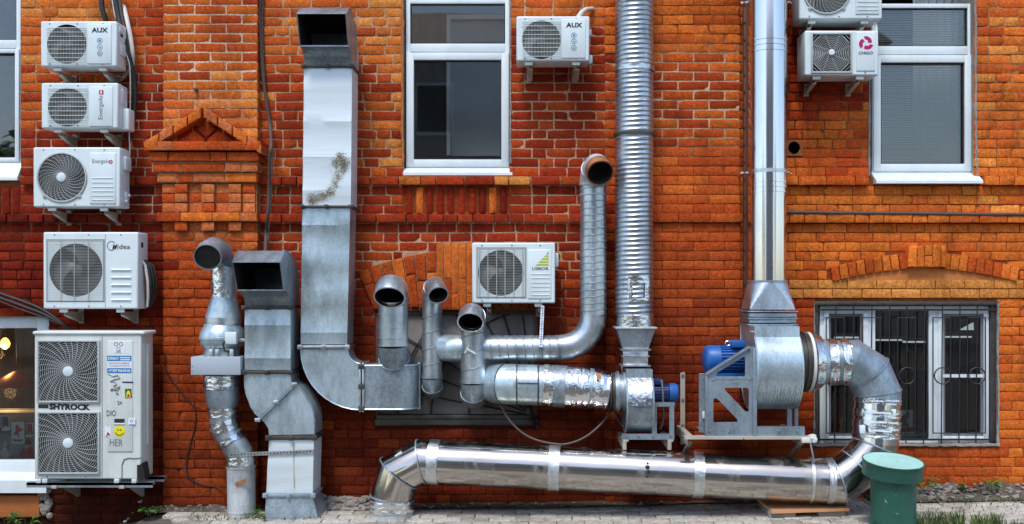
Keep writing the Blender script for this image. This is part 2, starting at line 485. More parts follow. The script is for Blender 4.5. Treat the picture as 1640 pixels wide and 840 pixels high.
# openings: pixel rectangles in the wall plane
OPEN = [(-160, 33, -200, 284), (646, 816, -200, 281), (1394, 1560, -200, 284), (-160, 78, 506, 790), (1305, 1597, 483, 711), (600, 862, 498, 682)]
HOLE = (1259, 1285, 223, 251)
def srgb(*c): return lin(c)
C_DEEP = srgb(132, 36, 18); C_RED = srgb(160, 50, 22); C_ORED = srgb(190, 78, 30); C_OR = srgb(214, 108, 40); C_YEL = srgb(224, 142, 66)
C_MAR = srgb(104, 30, 16); C_PRED = srgb(138, 50, 24); C_POR = srgb(188, 82, 34); C_TERRA = srgb(204, 110, 60); C_TAN = srgb(212, 130, 62); C_MUD = srgb(92, 40, 24)
def pick(ws):
    t = random.random() * sum(a for a, _ in ws)
    for a, c in ws:
        t -= a
        if t <= 0: return c
    return ws[-1][1]
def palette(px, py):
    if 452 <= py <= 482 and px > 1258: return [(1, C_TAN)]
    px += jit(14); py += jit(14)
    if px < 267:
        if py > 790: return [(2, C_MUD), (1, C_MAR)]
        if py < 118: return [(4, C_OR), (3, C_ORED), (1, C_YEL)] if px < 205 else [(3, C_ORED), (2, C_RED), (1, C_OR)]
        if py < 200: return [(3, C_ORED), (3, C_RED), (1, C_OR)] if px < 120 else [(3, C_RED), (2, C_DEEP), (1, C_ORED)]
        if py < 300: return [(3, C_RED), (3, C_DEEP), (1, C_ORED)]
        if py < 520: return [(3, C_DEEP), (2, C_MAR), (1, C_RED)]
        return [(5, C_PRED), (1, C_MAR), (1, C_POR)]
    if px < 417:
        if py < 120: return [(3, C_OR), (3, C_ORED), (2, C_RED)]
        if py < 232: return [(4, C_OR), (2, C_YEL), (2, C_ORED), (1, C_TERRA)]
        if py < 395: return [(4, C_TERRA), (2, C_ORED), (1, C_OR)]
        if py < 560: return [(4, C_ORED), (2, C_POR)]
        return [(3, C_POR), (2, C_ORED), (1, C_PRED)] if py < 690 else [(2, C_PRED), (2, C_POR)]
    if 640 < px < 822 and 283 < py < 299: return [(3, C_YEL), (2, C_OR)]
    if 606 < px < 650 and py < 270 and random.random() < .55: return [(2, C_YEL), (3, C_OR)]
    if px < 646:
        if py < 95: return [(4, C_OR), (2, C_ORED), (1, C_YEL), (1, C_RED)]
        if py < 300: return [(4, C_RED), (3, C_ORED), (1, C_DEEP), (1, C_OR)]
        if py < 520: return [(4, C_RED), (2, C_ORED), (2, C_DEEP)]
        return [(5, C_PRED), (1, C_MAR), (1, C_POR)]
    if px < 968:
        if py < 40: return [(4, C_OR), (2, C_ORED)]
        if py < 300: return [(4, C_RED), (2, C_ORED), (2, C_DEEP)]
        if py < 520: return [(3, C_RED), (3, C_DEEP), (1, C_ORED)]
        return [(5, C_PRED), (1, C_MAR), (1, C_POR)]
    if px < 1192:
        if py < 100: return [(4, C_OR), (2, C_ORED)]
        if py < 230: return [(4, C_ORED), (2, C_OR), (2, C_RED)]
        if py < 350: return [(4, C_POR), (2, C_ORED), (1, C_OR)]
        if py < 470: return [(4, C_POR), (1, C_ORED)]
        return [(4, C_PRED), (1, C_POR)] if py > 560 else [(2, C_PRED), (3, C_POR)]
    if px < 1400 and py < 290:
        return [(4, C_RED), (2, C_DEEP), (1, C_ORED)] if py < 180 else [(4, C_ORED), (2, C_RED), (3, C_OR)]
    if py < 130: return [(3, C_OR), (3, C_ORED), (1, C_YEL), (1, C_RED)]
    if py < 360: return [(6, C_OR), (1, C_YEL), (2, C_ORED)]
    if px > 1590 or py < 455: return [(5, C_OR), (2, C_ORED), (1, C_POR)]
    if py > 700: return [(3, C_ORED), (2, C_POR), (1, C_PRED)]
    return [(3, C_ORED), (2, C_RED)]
M_CREAM = srgb(226, 200, 168); M_TAN = srgb(196, 142, 96); M_OR = srgb(150, 76, 36); M_DK = srgb(84, 32, 18); M_WHITE = srgb(236, 218, 192); M_MUD = srgb(60, 34, 22)
def mortar(px, py):
    def sm(a, b, t): return max(0.0, min(1.0, (t - a) / (b - a)))
    def bl(a, b, k): return tuple(x + (y - x) * k for x, y in zip(a, b))
    if py > 800: return M_MUD
    if 299 < py < 345 and (640 < px < 820 or px < 36): return M_OR
    if px < 267: return bl(bl(M_TAN, M_CREAM, sm(30, 110, px) * sm(60, 150, py)), M_DK, sm(270, 420, py))
    if px < 420: return bl(bl(M_WHITE, M_TAN, sm(120, 200, py)), M_OR if py < 560 else M_DK, sm(330, 440, py))
    if px < 968: return bl(bl(M_CREAM, M_TAN, .4), M_DK, sm(440, 540, py))
    if px < 1192: return bl(bl(M_OR, M_CREAM, sm(60, 110, py)), bl(M_OR, M_DK, sm(330, 520, py)), sm(200, 260, py))
    return bl(bl(M_DK, M_TAN, sm(1290, 1380, px) if py < 250 else sm(1270, 1330, px)), M_OR, sm(60, 300, py) * 0.9)

BR = []          # (visible area, verts, faces, colours)
FAR = [(66, 196, 34, 108), (66, 208, 134, 210), (54, 205, 238, 338), (69, 235, 372, 496), (55, 236, 531, 770), (486, 566, 14, 600), (392, 470, 404, 640), (430, 510, 600, 828),
       (826, 944, 26, 100), (757, 889, 390, 486), (985, 1048, 0, 590), (929, 971, 240, 560), (1200, 1259, 0, 520), (1189, 1280, 520, 656), (790, 985, 584, 652), (690, 1400, 708, 800), (1288, 1408, 48, 126),
       (1275, 1413, 0, 33), (735, 950, 538, 578), (500, 580, 580, 655), (580, 668, 585, 657), (1369, 1443, 640, 720), (1395, 1465, 760, 840), (330, 385, 440, 826), (607, 652, 440, 580), (1131, 1211, 600, 696), (740, 777, 480, 640)]
def brick(q, df, db=-0.03, col=None, rough=1.0, round_=0.0, spot=None):
    """one brick: q = four (px, py) corners in the wall plane, clockwise from the top left; df/db = front and back depth"""
    w0 = [W(*p) for p in q]
    tl, tr, br, bl_ = [(p.x, p.z) for p in w0]
    lx = math.hypot(tr[0] - tl[0], tr[1] - tl[1]); lz = math.hypot(tl[0] - bl_[0], tl[1] - bl_[1])
    if lx < 0.012 or lz < 0.012: return
    pxc = sum(p[0] for p in q) / 4; pyc = sum(p[1] for p in q) / 4
    nx = max(2, min(7, int(lx / 0.035))); nzz = max(2, min(7, int(lz / 0.024)))
    ex = min(0.3, 0.008 / lx); ez = min(0.3, 0.008 / lz)
    us = [0] + [ex + (1 - 2 * ex) * i / nx for i in range(nx + 1)] + [1]
    vs_ = [0] + [ez + (1 - 2 * ez) * i / nzz for i in range(nzz + 1)] + [1]
    sd_ = random.uniform(0, 999); tx = jit(0.002) * rough; tz = jit(0.0018) * rough; pop = random.uniform(-0.0015, 0.003) * rough
    chip = [random.choice((0, 0, 0, 0, 0, 0, 0, 0.008, 0.005)) * rough for _ in range(4)]
    nu = len(us); nv = len(vs_); V = []; Fc = []
    for b, v in enumerate(vs_):
        for a, u in enumerate(us):
            x = (tl[0] * (1 - u) + tr[0] * u) * (1 - v) + (bl_[0] * (1 - u) + br[0] * u) * v
            z = (tl[1] * (1 - u) + tr[1] * u) * (1 - v) + (bl_[1] * (1 - u) + br[1] * u) * v
            ns = noise.noise((x * 17 + sd_, z * 17, sd_)); n2 = noise.noise((x * 45, z * 45 + sd_, 3.1))
            d = df + pop + tx * (u - .5) * 2 + tz * (v - .5) * 2 + (ns * 0.0022 + n2 * 0.0020) * rough
            if round_: d -= round_ * (2 * u - 1) ** 2
            eu = a in (0, nu - 1); ev = b in (0, nv - 1)
            if eu or ev:
                d -= 0.0026 + 0.001 * ns
                cx, cz = (tl[0] + br[0]) / 2, (tl[1] + br[1]) / 2
                k = 0.0000 + 0.0020 * rough * abs(noise.noise((x * 30 + sd_, z * 30, 7.7)))
                if eu: x += (k if (x < cx) else -k)
                if ev: z += (k if (z < cz) else -k)
            if (a <= 1 or a >= nu - 2) and (b <= 1 or b >= nv - 2):
                c = chip[(0 if a <= 1 else 1) + (0 if b <= 1 else 2)]
                d -= c * (1 if (eu or ev) else 0.6)
            V.append((x, -d, z))
    for b in range(nv - 1):
        for a in range(nu - 1):
            i = b * nu + a; Fc.append((i, i + nu, i + nu + 1, i + 1))
    loop = [a for a in range(nu)] + [b * nu + nu - 1 for b in range(1, nv)] + [(nv - 1) * nu + a for a in range(nu - 2, -1, -1)] + [b * nu for b in range(nv - 2, 0, -1)]
    base = len(V)
    for i in loop: x, y, z = V[i]; V.append((x, -db, z))
    m = len(loop)
    for i in range(m): Fc.append((loop[i], loop[(i + 1) % m], base + (i + 1) % m, base + i))
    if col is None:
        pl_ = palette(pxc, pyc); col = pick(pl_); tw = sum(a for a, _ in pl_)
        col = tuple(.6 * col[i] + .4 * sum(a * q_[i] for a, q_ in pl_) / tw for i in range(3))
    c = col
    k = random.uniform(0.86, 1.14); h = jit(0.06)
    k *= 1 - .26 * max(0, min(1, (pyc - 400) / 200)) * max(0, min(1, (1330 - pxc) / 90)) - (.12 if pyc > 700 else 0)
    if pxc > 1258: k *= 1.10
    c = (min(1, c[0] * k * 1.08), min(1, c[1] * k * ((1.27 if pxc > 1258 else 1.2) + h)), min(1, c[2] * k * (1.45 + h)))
    sp = random.random() ** 3 if spot is None else spot
    area = lx * lz
    if not (-5 < pxc < 1645 and -5 < pyc < 845): area = 0
    for a0, a1, b0, b1 in FAR:
        if a0 < pxc < a1 and b0 < pyc < b1: area *= 0.02; break
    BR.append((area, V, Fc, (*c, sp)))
def spans(a, b, cuts):
    out = [(a, b)]
    for c0, c1 in cuts:
        nxt = []
        for s0, s1 in out:
            if c1 <= s0 or c0 >= s1: nxt.append((s0, s1)); continue
            if c0 > s0: nxt.append((s0, c0))
            if c1 < s1: nxt.append((c1, s1))
        out = nxt
    return [s for s in out if s[1] - s[0] > 3]
def arch1(px):   # top line of the left relieving arch, symmetric about x = 730
    t = min(1, abs(px - 730) / 157); return 398 + 36 * t ** 1.8
def arch2(px):
    t = min(1, abs(px - 1479) / 152); return 405 + 25 * t ** 1.7
def row_cuts(y0, y1, k_=1):
    c = []; ym = (y0 + y1) / 2
    for a, b, t, u in OPEN + [HOLE]:
        if t < ym < u: c.append((a, b))
    if k_ == 0: c += [(1388, 1572), (-160, 37)]
    if 300 < ym < 343: c += [(646, 816), (-160, 33)]
    if 388 < ym < 500:                                        # relieving arch over the blocked opening
        xs = [x for x in range(570, 892, 2) if arch1(x) < ym and ym < 500 and x > 573 + (ym - 432) * 0.42 and x < 887 - (ym - 432) * 0.42]
        if xs: c.append((min(xs), max(xs)))
    if 392 < ym < 452:
        xs = [x for x in range(1324, 1636, 2) if arch2(x) < ym]
        if xs: c.append((min(xs), max(xs)))
    return c
def lay(a, b, y0, y1, df, off, joint, rough=1.0, regular=None, phase=0):
    x = a
    first = True
    while x < b - 2:
        if regular:
            L = regular / 2 if (first and phase) else regular
        else:
            L = random.choice((47, 48, 46, 45, 24, 23, 24, 35)) if not first else off
        first = False
        e = min(b, x + L)
        if b - e < 12: e = b
        py0 = y0 + joint / 2; py1 = y1 - joint / 2
        s = jit(0.5)
        jl = 0 if x == a else joint / 2; jr = 0 if e == b else joint / 2
        brick([(x + jl, py0 + s), (e - jr, py0 - s), (e - jr, py1 - s), (x + jl, py1 + s)], df, rough=rough)
        x = e
def joint_at(px, py):
    if py > 520: return 1.0
    if px > 1192: return 1.7 if py < 240 else 1.2
    if 968 < px < 1192: return 2.2 if 70 < py < 240 else 1.0
    return 2.2 if py < 430 else 1.5
random.seed(5)
k0 = -27
for k in range(k0, 40):
    y0 = 283 + 15 * k; y1 = y0 + 15; ym = (y0 + y1) / 2
    cuts = row_cuts(y0, y1, k)
    band = (k in (0, 4))                                       # two projecting string courses
    for (a, b) in spans(-150, 267, cuts):
        if ym > 770 and a < 78 < b: a = max(a, 80)
        lay(a, b, y0, y1, 0.048 if (k == 4 or (k == 0 and a < 60)) else jit(0.002), random.choice((47, 24, 36)), joint_at(200, ym))
    if not (232 < ym < 373):
        ph = k % 2
        lay(267, 417, y0, y1, 0.08, 0, joint_at(300, ym), 0.8 if ym < 250 else 1.2, 50, ph)
    for (a, b) in spans(417, 968, cuts):
        lay(a, b, y0, y1, 0.048 if band else jit(0.002), random.choice((47, 24, 36)), joint_at(600, ym))
    lay(968, 985, y0, y1, 0.035, 20, joint_at(1000, ym), 1.5)
    lay(985, 1183, y0, y1, 0.095 if k == 4 else 0.065, 0, joint_at(1100, ym), 1.0 if ym < 250 else 0.6, 49.5, k % 2)
    lay(1183, 1192, y0, y1, 0.03, 12, joint_at(1100, ym))
    for (a, b) in spans(1192, 1780, cuts):
        if a < 1258 < b and 452 < ym < 482:
            lay(a, b, y0, y1, 0.012, 30, 1.3, 0.35, 47, k % 2)
        else:
            lay(a, b, y0, y1, 0.052 if band else jit(0.002), random.choice((47, 24, 36)), joint_at(1400, ym), 0.55 if ym > 700 else 1.15)
# soldier courses under the two upper windows
for i in range(10):
    x = 647.5 + i * 16.8
    brick([(x + 1, 301), (x + 14, 301), (x + 14, 342), (x + 1, 342)], 0.012, col=pick([(3, C_RED), (3, C_DEEP), (1, C_OR)]), rough=1.2, round_=0.02)
for i in range(9):
    x = -110 + i * 16
    brick([(x + 1, 301), (x + 14.5, 301), (x + 14.5, 342), (x + 1, 342)], 0.008, col=pick([(3, C_DEEP), (3, C_MAR), (1, C_RED)]), rough=1.2, round_=0.012)
# relieving arch over the blocked opening: raking voussoirs and upright key bricks
random.seed(21)
for sgn in (-1, 1):
    n = 7
    for i in range(n):
        f0, f1 = i / n, (i + 1) / n
        def P(f, top):
            xt = 573 + f * 127; xb = 600 + f * 100
            x = xt if top else xb
            y = (arch1(xt) + 2) if top else 496 - 3 * math.sin(f * 3)
            return ((x if sgn < 0 else 1460 - x), y)
        cuts_ = (0.0, 0.5, 1.0) if i % 2 else (0.0, 0.36, 1.0)
        for a, b in zip(cuts_[:-1], cuts_[1:]):
            def L(f, t): A = P(f, True); B = P(f, False); return (A[0] + (B[0] - A[0]) * t, A[1] + (B[1] - A[1]) * t)
            q = [L(f0 + .008, a + .012), L(f1 - .008, a + .012), L(f1 - .008, b - .012), L(f0 + .008, b - .012)]
            if sgn > 0: q = [q[1], q[0], q[3], q[2]]
            brick(q, 0.022, col=pick([(3, C_ORED), (2, C_OR), (2, C_POR)]), rough=1.3)
for i in range(5):
    x = 700 + i * 12
    for a, b in (((390, 446), (447, 496)) if i % 2 else ((390, 470), (471, 496))):
        brick([(x + .6, a), (x + 11.4, a), (x + 11.4, b), (x + .6, b)], 0.04, col=pick([(3, C_OR), (2, C_ORED)]), rough=0.8)
# thin arch over the lower right window with its raised key
random.seed(22)
for sgn in (-1, 1):
    n = 9
    for i in range(n):
        def P2(f, top):
            x = 1328 + f * 122; y = arch2(x) + (0 if top else 25 - 3 * (1 - f)) - 0.5
            if not top: x += 3
            return ((x if sgn < 0 else 2958 - x), y)
        q = [P2(i / n + .006, 1), P2((i + 1) / n - .006, 1), P2((i + 1) / n - .006, 0), P2(i / n + .006, 0)]
        if sgn > 0: q = [q[1], q[0], q[3], q[2]]
        brick(q, 0.034, db=-0.02, col=pick([(4, C_OR), (2, C_ORED)]), rough=0.9)
for i, (a, b) in enumerate(((1450, 1463), (1464, 1475), (1476, 1488), (1489, 1501), (1502, 1510))):
    if i == 2:
        for t, u in ((393, 410), (411, 428)): brick([(a, t), (b, t), (b, u), (a, u)], 0.07, col=C_OR, rough=1.0)
    else: brick([(a, 393 + (i == 1) * 4), (b, 393), (b, 428), (a, 428)], 0.07, col=pick([(3, C_OR), (2, C_TERRA)]), rough=1.1)
# pilaster head: pediment, stepped cornice, chequered panel, dentils
random.seed(23)
def course(x0, x1, y0, y1, df, lens, col=None, rough=0.7):
    x = x0; i = 0
    while x < x1 - 3:
        e = min(x1, x + lens[i % len(lens)]); i += 1
        if x1 - e < 8: e = x1
        brick([(x + .7, y0 + .7), (e - .7, y0 + .7), (e - .7, y1 - .7), (x + .7, y1 - .7)], df, col=col or pick([(3, C_TERRA), (2, C_ORED), (1, C_OR)]), rough=rough)
        x = e
course(245, 429, 232, 247, 0.20, (22, 23, 52, 38, 26, 24))
course(251, 424, 248, 263, 0.165, (30, 66, 26, 50), C_ORED)
course(255, 421, 264, 279, 0.145, (44, 70, 26, 30))
course(260, 418, 280, 295, 0.12, (32, 25, 50, 50))
for r in range(3):
    y0 = 297 + r * 15
    for i in range(7):
        x0 = 266 + i * 21.2
        brick([(x0 + .8, y0 + .7), (x0 + 20.4, y0 + .7), (x0 + 20.4, y0 + 14.3), (x0 + .8, y0 + 14.3)], 0.115 if i in (1, 3, 5) else (0.095 if i in (0, 6) else 0.082), rough=1.1, col=pick([(4, C_TERRA), (1, C_ORED)]))
course(260, 419, 342, 357, 0.13, (38, 50, 44, 36))
for i in range(7):
    x0 = 266 + i * 21.2
    brick([(x0 + .8, 358), (x0 + 20.4, 358), (x0 + 20.4, 371), (x0 + .8, 371)], 0.115 if i in (1, 3, 5) else 0.082, col=pick([(3, C_TERRA), (2, C_ORED)]))
for (ax, ay), (bx, by), n in (((247, 233), (336, 179), 4), ((338, 179), (430, 238), 4)):
    for i in range(n):
        f0, f1 = i / n + .012, (i + 1) / n - .012
        p0 = (ax + (bx - ax) * f0, ay + (by - ay) * f0); p1 = (ax + (bx - ax) * f1, ay + (by - ay) * f1)
        dx, dy = (4, 14.5)
        brick([p0, p1, (p1[0], p1[1] + 15), (p0[0], p0[1] + 15)], 0.20, col=pick([(3, C_TERRA), (2, C_OR)]), rough=1.0)
for q in ([(337, 197), (352, 211), (337, 224), (322, 211)], [(318, 213), (334, 226), (334, 231), (290, 231)], [(356, 213), (384, 231), (340, 231), (340, 226)]):
    brick(q, 0.105, col=C_ORED, rough=1.2)
course(290, 384, 204, 231, 0.085, (24, 24, 24), C_RED)

# individual bricks and the rest of the brickwork
BR.sort(key=lambda b: -b[0])
for i, (a, V, Fc, c) in enumerate(BR[:300]):
    m = MB(); m.add(V, Fc, 0, c); m.build('brick', 'brick', wall, ang=50)
m = MB()
for a, V, Fc, c in BR[300:]: m.add(V, Fc, 0, c)
tag(m.build('brickwork', 'brick', wall, ang=50), kind='stuff')

# mortar bed: one sheet with openings, reveals and the cores of the pilasters
def mcol(px, py): return (*mortar(px, py), 1.0)
def mrec(px, py):                                              # flush pointing above, raked painted joints below
    return .0062
m = MB()
xs = sorted(set([x for x in range(-160, 1800, 20)] + [v for o in OPEN + [HOLE] for v in o[:2]] + [1780]))
ys = sorted(set([y for y in range(-140, 880, 20)] + [v for o in OPEN + [HOLE] for v in o[2:] if v > -140] + [900]))
xs = [x for x in xs if -160 <= x <= 1780]
idx = {}
for j, y in enumerate(ys):
    for i, x in enumerate(xs):
        p = W(x, y); nn = noise.noise((p.x * 9, p.z * 9, 0)) * 0.0008
        idx[i, j] = m.add([(p.x, mrec(x, y) + nn, p.z)], [], 0, mcol(x, y))
for j in range(len(ys) - 1):
    for i in range(len(xs) - 1):
        cx, cy = (xs[i] + xs[i + 1]) / 2, (ys[j] + ys[j + 1]) / 2
        if any(a < cx < b and t < cy < u for a, b, t, u in OPEN + [HOLE]): continue
        m.f.append((idx[i, j], idx[i, j + 1], idx[i + 1, j + 1], idx[i + 1, j])); m.m.append(0)
def cbox(x0, x1, y0, y1, d0, d1):
    a = W(x0, y0); b = W(x1, y1)
    n = max(1, int((y1 - y0) / 30))
    for i in range(n):
        ya = y0 + (y1 - y0) * i / n; yb = y0 + (y1 - y0) * (i + 1) / n
        za, zb = wz(ya), wz(yb)
        vs = [(a.x, -d0, za), (b.x, -d0, za), (b.x, -d0, zb), (a.x, -d0, zb), (a.x, -d1, za), (b.x, -d1, za), (b.x, -d1, zb), (a.x, -d1, zb)]
        o = len(m.v)
        for q, (xx, yy) in zip(vs, ((x0, ya), (x1, ya), (x1, yb), (x0, yb)) * 2): m.add([q], [], 0, mcol(xx, yy))
        for f in ((4, 7, 6, 5), (4, 0, 3, 7), (1, 5, 6, 2)): m.f.append(tuple(o + k for k in f)); m.m.append(0)
        if i == 0: m.f.append((o, o + 4, o + 5, o + 1)); m.m.append(0)
        if i == n - 1: m.f.append((o + 3, o + 2, o + 6, o + 7)); m.m.append(0)
cbox(268.5, 415.5, -130, 330, -0.02, 0.0758); cbox(268.5, 415.5, 330, 860, -0.02, 0.0735)
cbox(969.5, 985.2, -130, 860, -0.02, 0.027)
cbox(985.5, 1181.5, -130, 260, -0.02, 0.0605); cbox(985.5, 1181.5, 260, 860, -0.02, 0.0575)
cbox(1182, 1190.5, -130, 860, -0.02, 0.022)
cbox(248, 427, 234, 246, 0.05, 0.19); cbox(254, 420, 248.2, 279, 0.05, 0.135); cbox(262, 417, 279.2, 295, 0.05, 0.11); cbox(262, 417, 343, 356, 0.05, 0.12)
cbox(700, 760, 390, 496, -0.02, 0.028)
m.build('mortar', 'mortar', wall, ang=30)
m = MB()
for a, b, t, u in OPEN:                                        # reveals, 0.3 m deep, plastered
    A = W(a, max(t, -140)); B = W(b, u)
    for vs in ([(A.x, .0065, A.z), (A.x, .3, A.z), (A.x, .3, B.z), (A.x, .0065, B.z)], [(B.x, .3, A.z), (B.x, .0065, A.z), (B.x, .0065, B.z), (B.x, .3, B.z)],
               [(A.x, .3, B.z), (B.x, .3, B.z), (B.x, .0065, B.z), (A.x, .0065, B.z)], [(A.x, .0065, A.z), (B.x, .0065, A.z), (B.x, .3, A.z), (A.x, .3, A.z)]):
        m.add(vs, [(0, 1, 2, 3)])
m.build('reveal', 'concrete', wall, smooth=False)
# flat voids behind the arches, plaster patches, sill mortar
m = MB()
m.prism([(W(x, 0).x, W(0, y).z) for x, y in [(1352, 450)] + [(1330 + i * 15, min(449, arch2(1330 + i * 15) + 22)) for i in range(1, 20)] + [(1606, 450)]], XZ(0), -0.010, 0.01)
m.build('arch_infill', 'plaster_orange', wall)
m = MB()
A = W(-160, 793); B = W(66, 828)
m.box(A.x, B.x, -0.03, 0.02, B.z, A.z, 0.012); m.build('plaster_patch', 'plaster_orange', wall)
m = MB()
for i in range(22):
    x = 66 + random.uniform(0, 16); y = random.uniform(780, 826); p = W(x, y); r = random.uniform(.015, .035)
    m.lathe([(-r, .002), (-r * .6, r * .8), (0, r), (r * .6, r * .7), (r, .002)], (p.x, -0.012, p.z), (jit(1), 1, jit(1)), 7)
m.build('mortar_lump', 'stone', wall)
def ragged(pts, wd, out, mat='concrete'):                     # uneven bead of mortar along an edge
    m = MB(); P = [W(*p) for p in pts]; n = int(sum((b - a).length for a, b in zip(P[:-1], P[1:])) / .02); prev = None
    for i in range(n + 1):
        f = i / n * (len(P) - 1); k = min(len(P) - 2, int(f)); c = P[k].lerp(P[k + 1], f - k); tg = (P[k + 1] - P[k]).normalized(); s_ = Vector((tg.z, 0, -tg.x))
        w1 = wd * (.55 + abs(noise.noise((c.x * 9, c.z * 9, 1))) * 1.6); w2 = wd * (.55 + abs(noise.noise((c.x * 9, c.z * 9, 8))) * 1.6); oo = out * (.6 + abs(noise.noise((c.x * 14, c.z * 14, 4))) * 1.2)
        cur = m.add([c - s_ * w1, c - s_ * w1 * .7 + Vector((0, -oo, 0)), c + s_ * w2 * .7 + Vector((0, -oo, 0)), c + s_ * w2], [])
        if prev is not None:
            for q in range(3): m.f.append((prev + q, prev + q + 1, cur + q + 1, cur + q)); m.m.append(0)
        prev = cur
    return m.build('mortar_edge', mat, wall, ang=70)
ragged([(1300, 713), (1600, 713)], .012, .02)
ragged([(1598.5, 486), (1597.5, 560), (1599, 640), (1597, 712)], .010, .012)
ragged([(1304, 486), (1304, 712)], .007, .008)
ragged([(644.5, -10), (644, 130), (645, 262)], .012, .012, 'plaster_orange'); ragged([(818, -10), (817.5, 262)], .007, .008)
ragged([(1392.5, 130), (1392, 282)], .010, .008); ragged([(1562, 0), (1563, 200), (1565, 284)], .010, .008)
# ragged pipe hole beside the shiny duct
m = MB(); p = W(1272, 237); rr = sz(13)
ring = [(p.x + rr * .78 * math.cos(a) * random.uniform(.92, 1.06), p.z + rr * .78 * math.sin(a) * random.uniform(.92, 1.06)) for a in [2 * PI * i / 20 for i in range(20)]]
m.prism([(p.x - rr, p.z + rr), (p.x + rr, p.z + rr), (p.x + rr, p.z - rr), (p.x - rr, p.z - rr)], XZ(0), 0.0, 0.04, 0, holes=[ring], cap1=False)
m.lathe([(0, rr), (0.2, rr)], (p.x, 0.01, p.z), (0, 1, 0), 20, 1, False, True)
m.build('pipe_hole', ['hole_mortar', 'soot'], wall, smooth=False)

# ------------------------------------------------------------------ windows (parts of the wall)
def rect(m, x0, x1, y0, y1, t, yf, yb, mi=0, b=0.004):         # a frame of four bars; (x, z) measured at depth 0 of the frame
    m.box(x0, x0 + t, yf, yb, y0, y1, b, mi); m.box(x1 - t, x1, yf, yb, y0, y1, b, mi)
    m.box(x0 + t - .002, x1 - t + .002, yf + .001, yb, y1 - t, y1, b, mi); m.box(x0 + t - .002, x1 - t + .002, yf + .001, yb, y0, y0 + t, b, mi)
def pane(x0, x1, z0, z1, y, parent, name='pane'):
    m = MB(); m.box(x0, x1, y, y + .006, z0, z1); return m.build(name, 'glass', parent, smooth=False)
def room(x0, x1, z0, z1, y0, y1):
    m = MB()
    v = [(x, y, z) for z in (z0, z1) for y in (y0, y1) for x in (x0, x1)]
    m.add(v, [(0, 1, 3, 2), (4, 6, 7, 5), (2, 3, 7, 6), (0, 2, 6, 4), (1, 5, 7, 3)])
    return tag(m.build('room_interior', 'room', smooth=False), kind='structure')
def upper_window(L, Rr, T, t_y, B, sill_b, d, label, blinds, sillout=0.05, pane_l=None, bottom_in=12):
    z = lambda py: wz(py, d); x = lambda px: wx(px, d)
    y0 = -d
    fr = MB(); t = sz(7, d)
    rect(fr, x(L), x(Rr), z(B), z(T), t, y0, y0 + .07)
    fr.box(x(L) + t, x(Rr) - t, y0 + .002, y0 + .068, z(t_y + 13), z(t_y), .004)
    o = fr.build('window', 'white_frame', wall); o['label'] = label
    sa = MB(); rect(sa, x(L) + sz(1, d), x(Rr) - sz(1, d), z(B) + sz(2, d), z(t_y + 15), sz(bottom_in, d), y0 - .016, y0 + .05, 0, .006)
    sa.build('sash', 'white_frame', o)
    ga = MB(); rect(ga, x(L + bottom_in + .5), x(Rr - bottom_in - .5), z(B - bottom_in - 1.5), z(t_y + 15 + bottom_in - .5), sz(2.2, d), y0 + .0, y0 + .03, 0, 0)
    rect(ga, x(L + 6.5), x(Rr - 6.5), z(t_y + .5), z(T + 6.5), sz(2.2, d), y0 + .012, y0 + .03, 0, 0)
    ga.build('seal', 'shade_dark', o, smooth=False)
    pane(x(L + bottom_in), x(Rr - bottom_in), z(B - bottom_in), z(t_y + 15 + bottom_in), y0 + .022, o)
    pane(x(L + 6), x(Rr - 6), z(t_y), z(T + 6), y0 + .022, o)
    si = MB()
    zt, zb = z(B), wz(sill_b, sillout)
    si.prism([(y0 + .05, zt), (y0 - .018, zt - .002), (-sillout, zb + .022), (-sillout, zb), (-sillout + .006, zb), (y0 - .02, zb + .004), (y0 + .05, zb + .03)], YZ, x(L) - sz(3), x(Rr) + sz(5))
    si.build('sill', 'white_frame', o)
    room(x(L) - .3, x(Rr) + .3, z(B) - .3, z(T) + .5, .302, 2.4)
    if blinds:
        b = MB(); zz = z(B - 8); i = 0
        while zz < z(T + 4):
            b.add([(x(L + 4), y0 + .06, zz), (x(Rr - 4), y0 + .06, zz), (x(Rr - 4), y0 + .08, zz + .018), (x(L + 4), y0 + .08, zz + .018)], [(0, 1, 2, 3)])
            b.add([(x(L + 4), y0 + .0612, zz - .001), (x(Rr - 4), y0 + .0612, zz - .001), (x(Rr - 4), y0 + .0812, zz + .017), (x(L + 4), y0 + .0812, zz + .017)], [(3, 2, 1, 0)])
            zz += .0198; i += 1
        b.build('blind', 'blind', o, smooth=False)
    return o
wc = upper_window(650, 816, -1, 70, 270, 281, -0.06, 'white framed window with dark glass above the soldier course', False, 0.004, bottom_in=12)
wr = upper_window(1397, 1557, 6, 74, 277, 294, -0.07, 'white framed window with horizontal blinds on the right', True, 0.075)
wl = upper_window(-140, 33, -40, 64, 262, 289, -0.07, 'white framed window cut by the left edge', False, 0.03, bottom_in=7)
# curtain behind the blinds of the right window, pale frame imitating a reflection in the middle one
m = MB(); d = -.45
xs_ = [wx(1462 + i * 2.2, d) for i in range(42)]
for i in range(41):
    ya = .45 + .02 * math.sin(i * 1.1); yb = .45 + .02 * math.sin((i + 1) * 1.1)
    m.add([(xs_[i], ya, wz(285, d)), (xs_[i + 1], yb, wz(285, d)), (xs_[i + 1], yb, wz(-20, d)), (xs_[i], ya, wz(-20, d))], [(0, 1, 2, 3)])
tag(m.build('curtain', 'curtain'), 'pale curtain drawn behind the blinds of the upper window beside the small stacked air conditioners', 'curtain')

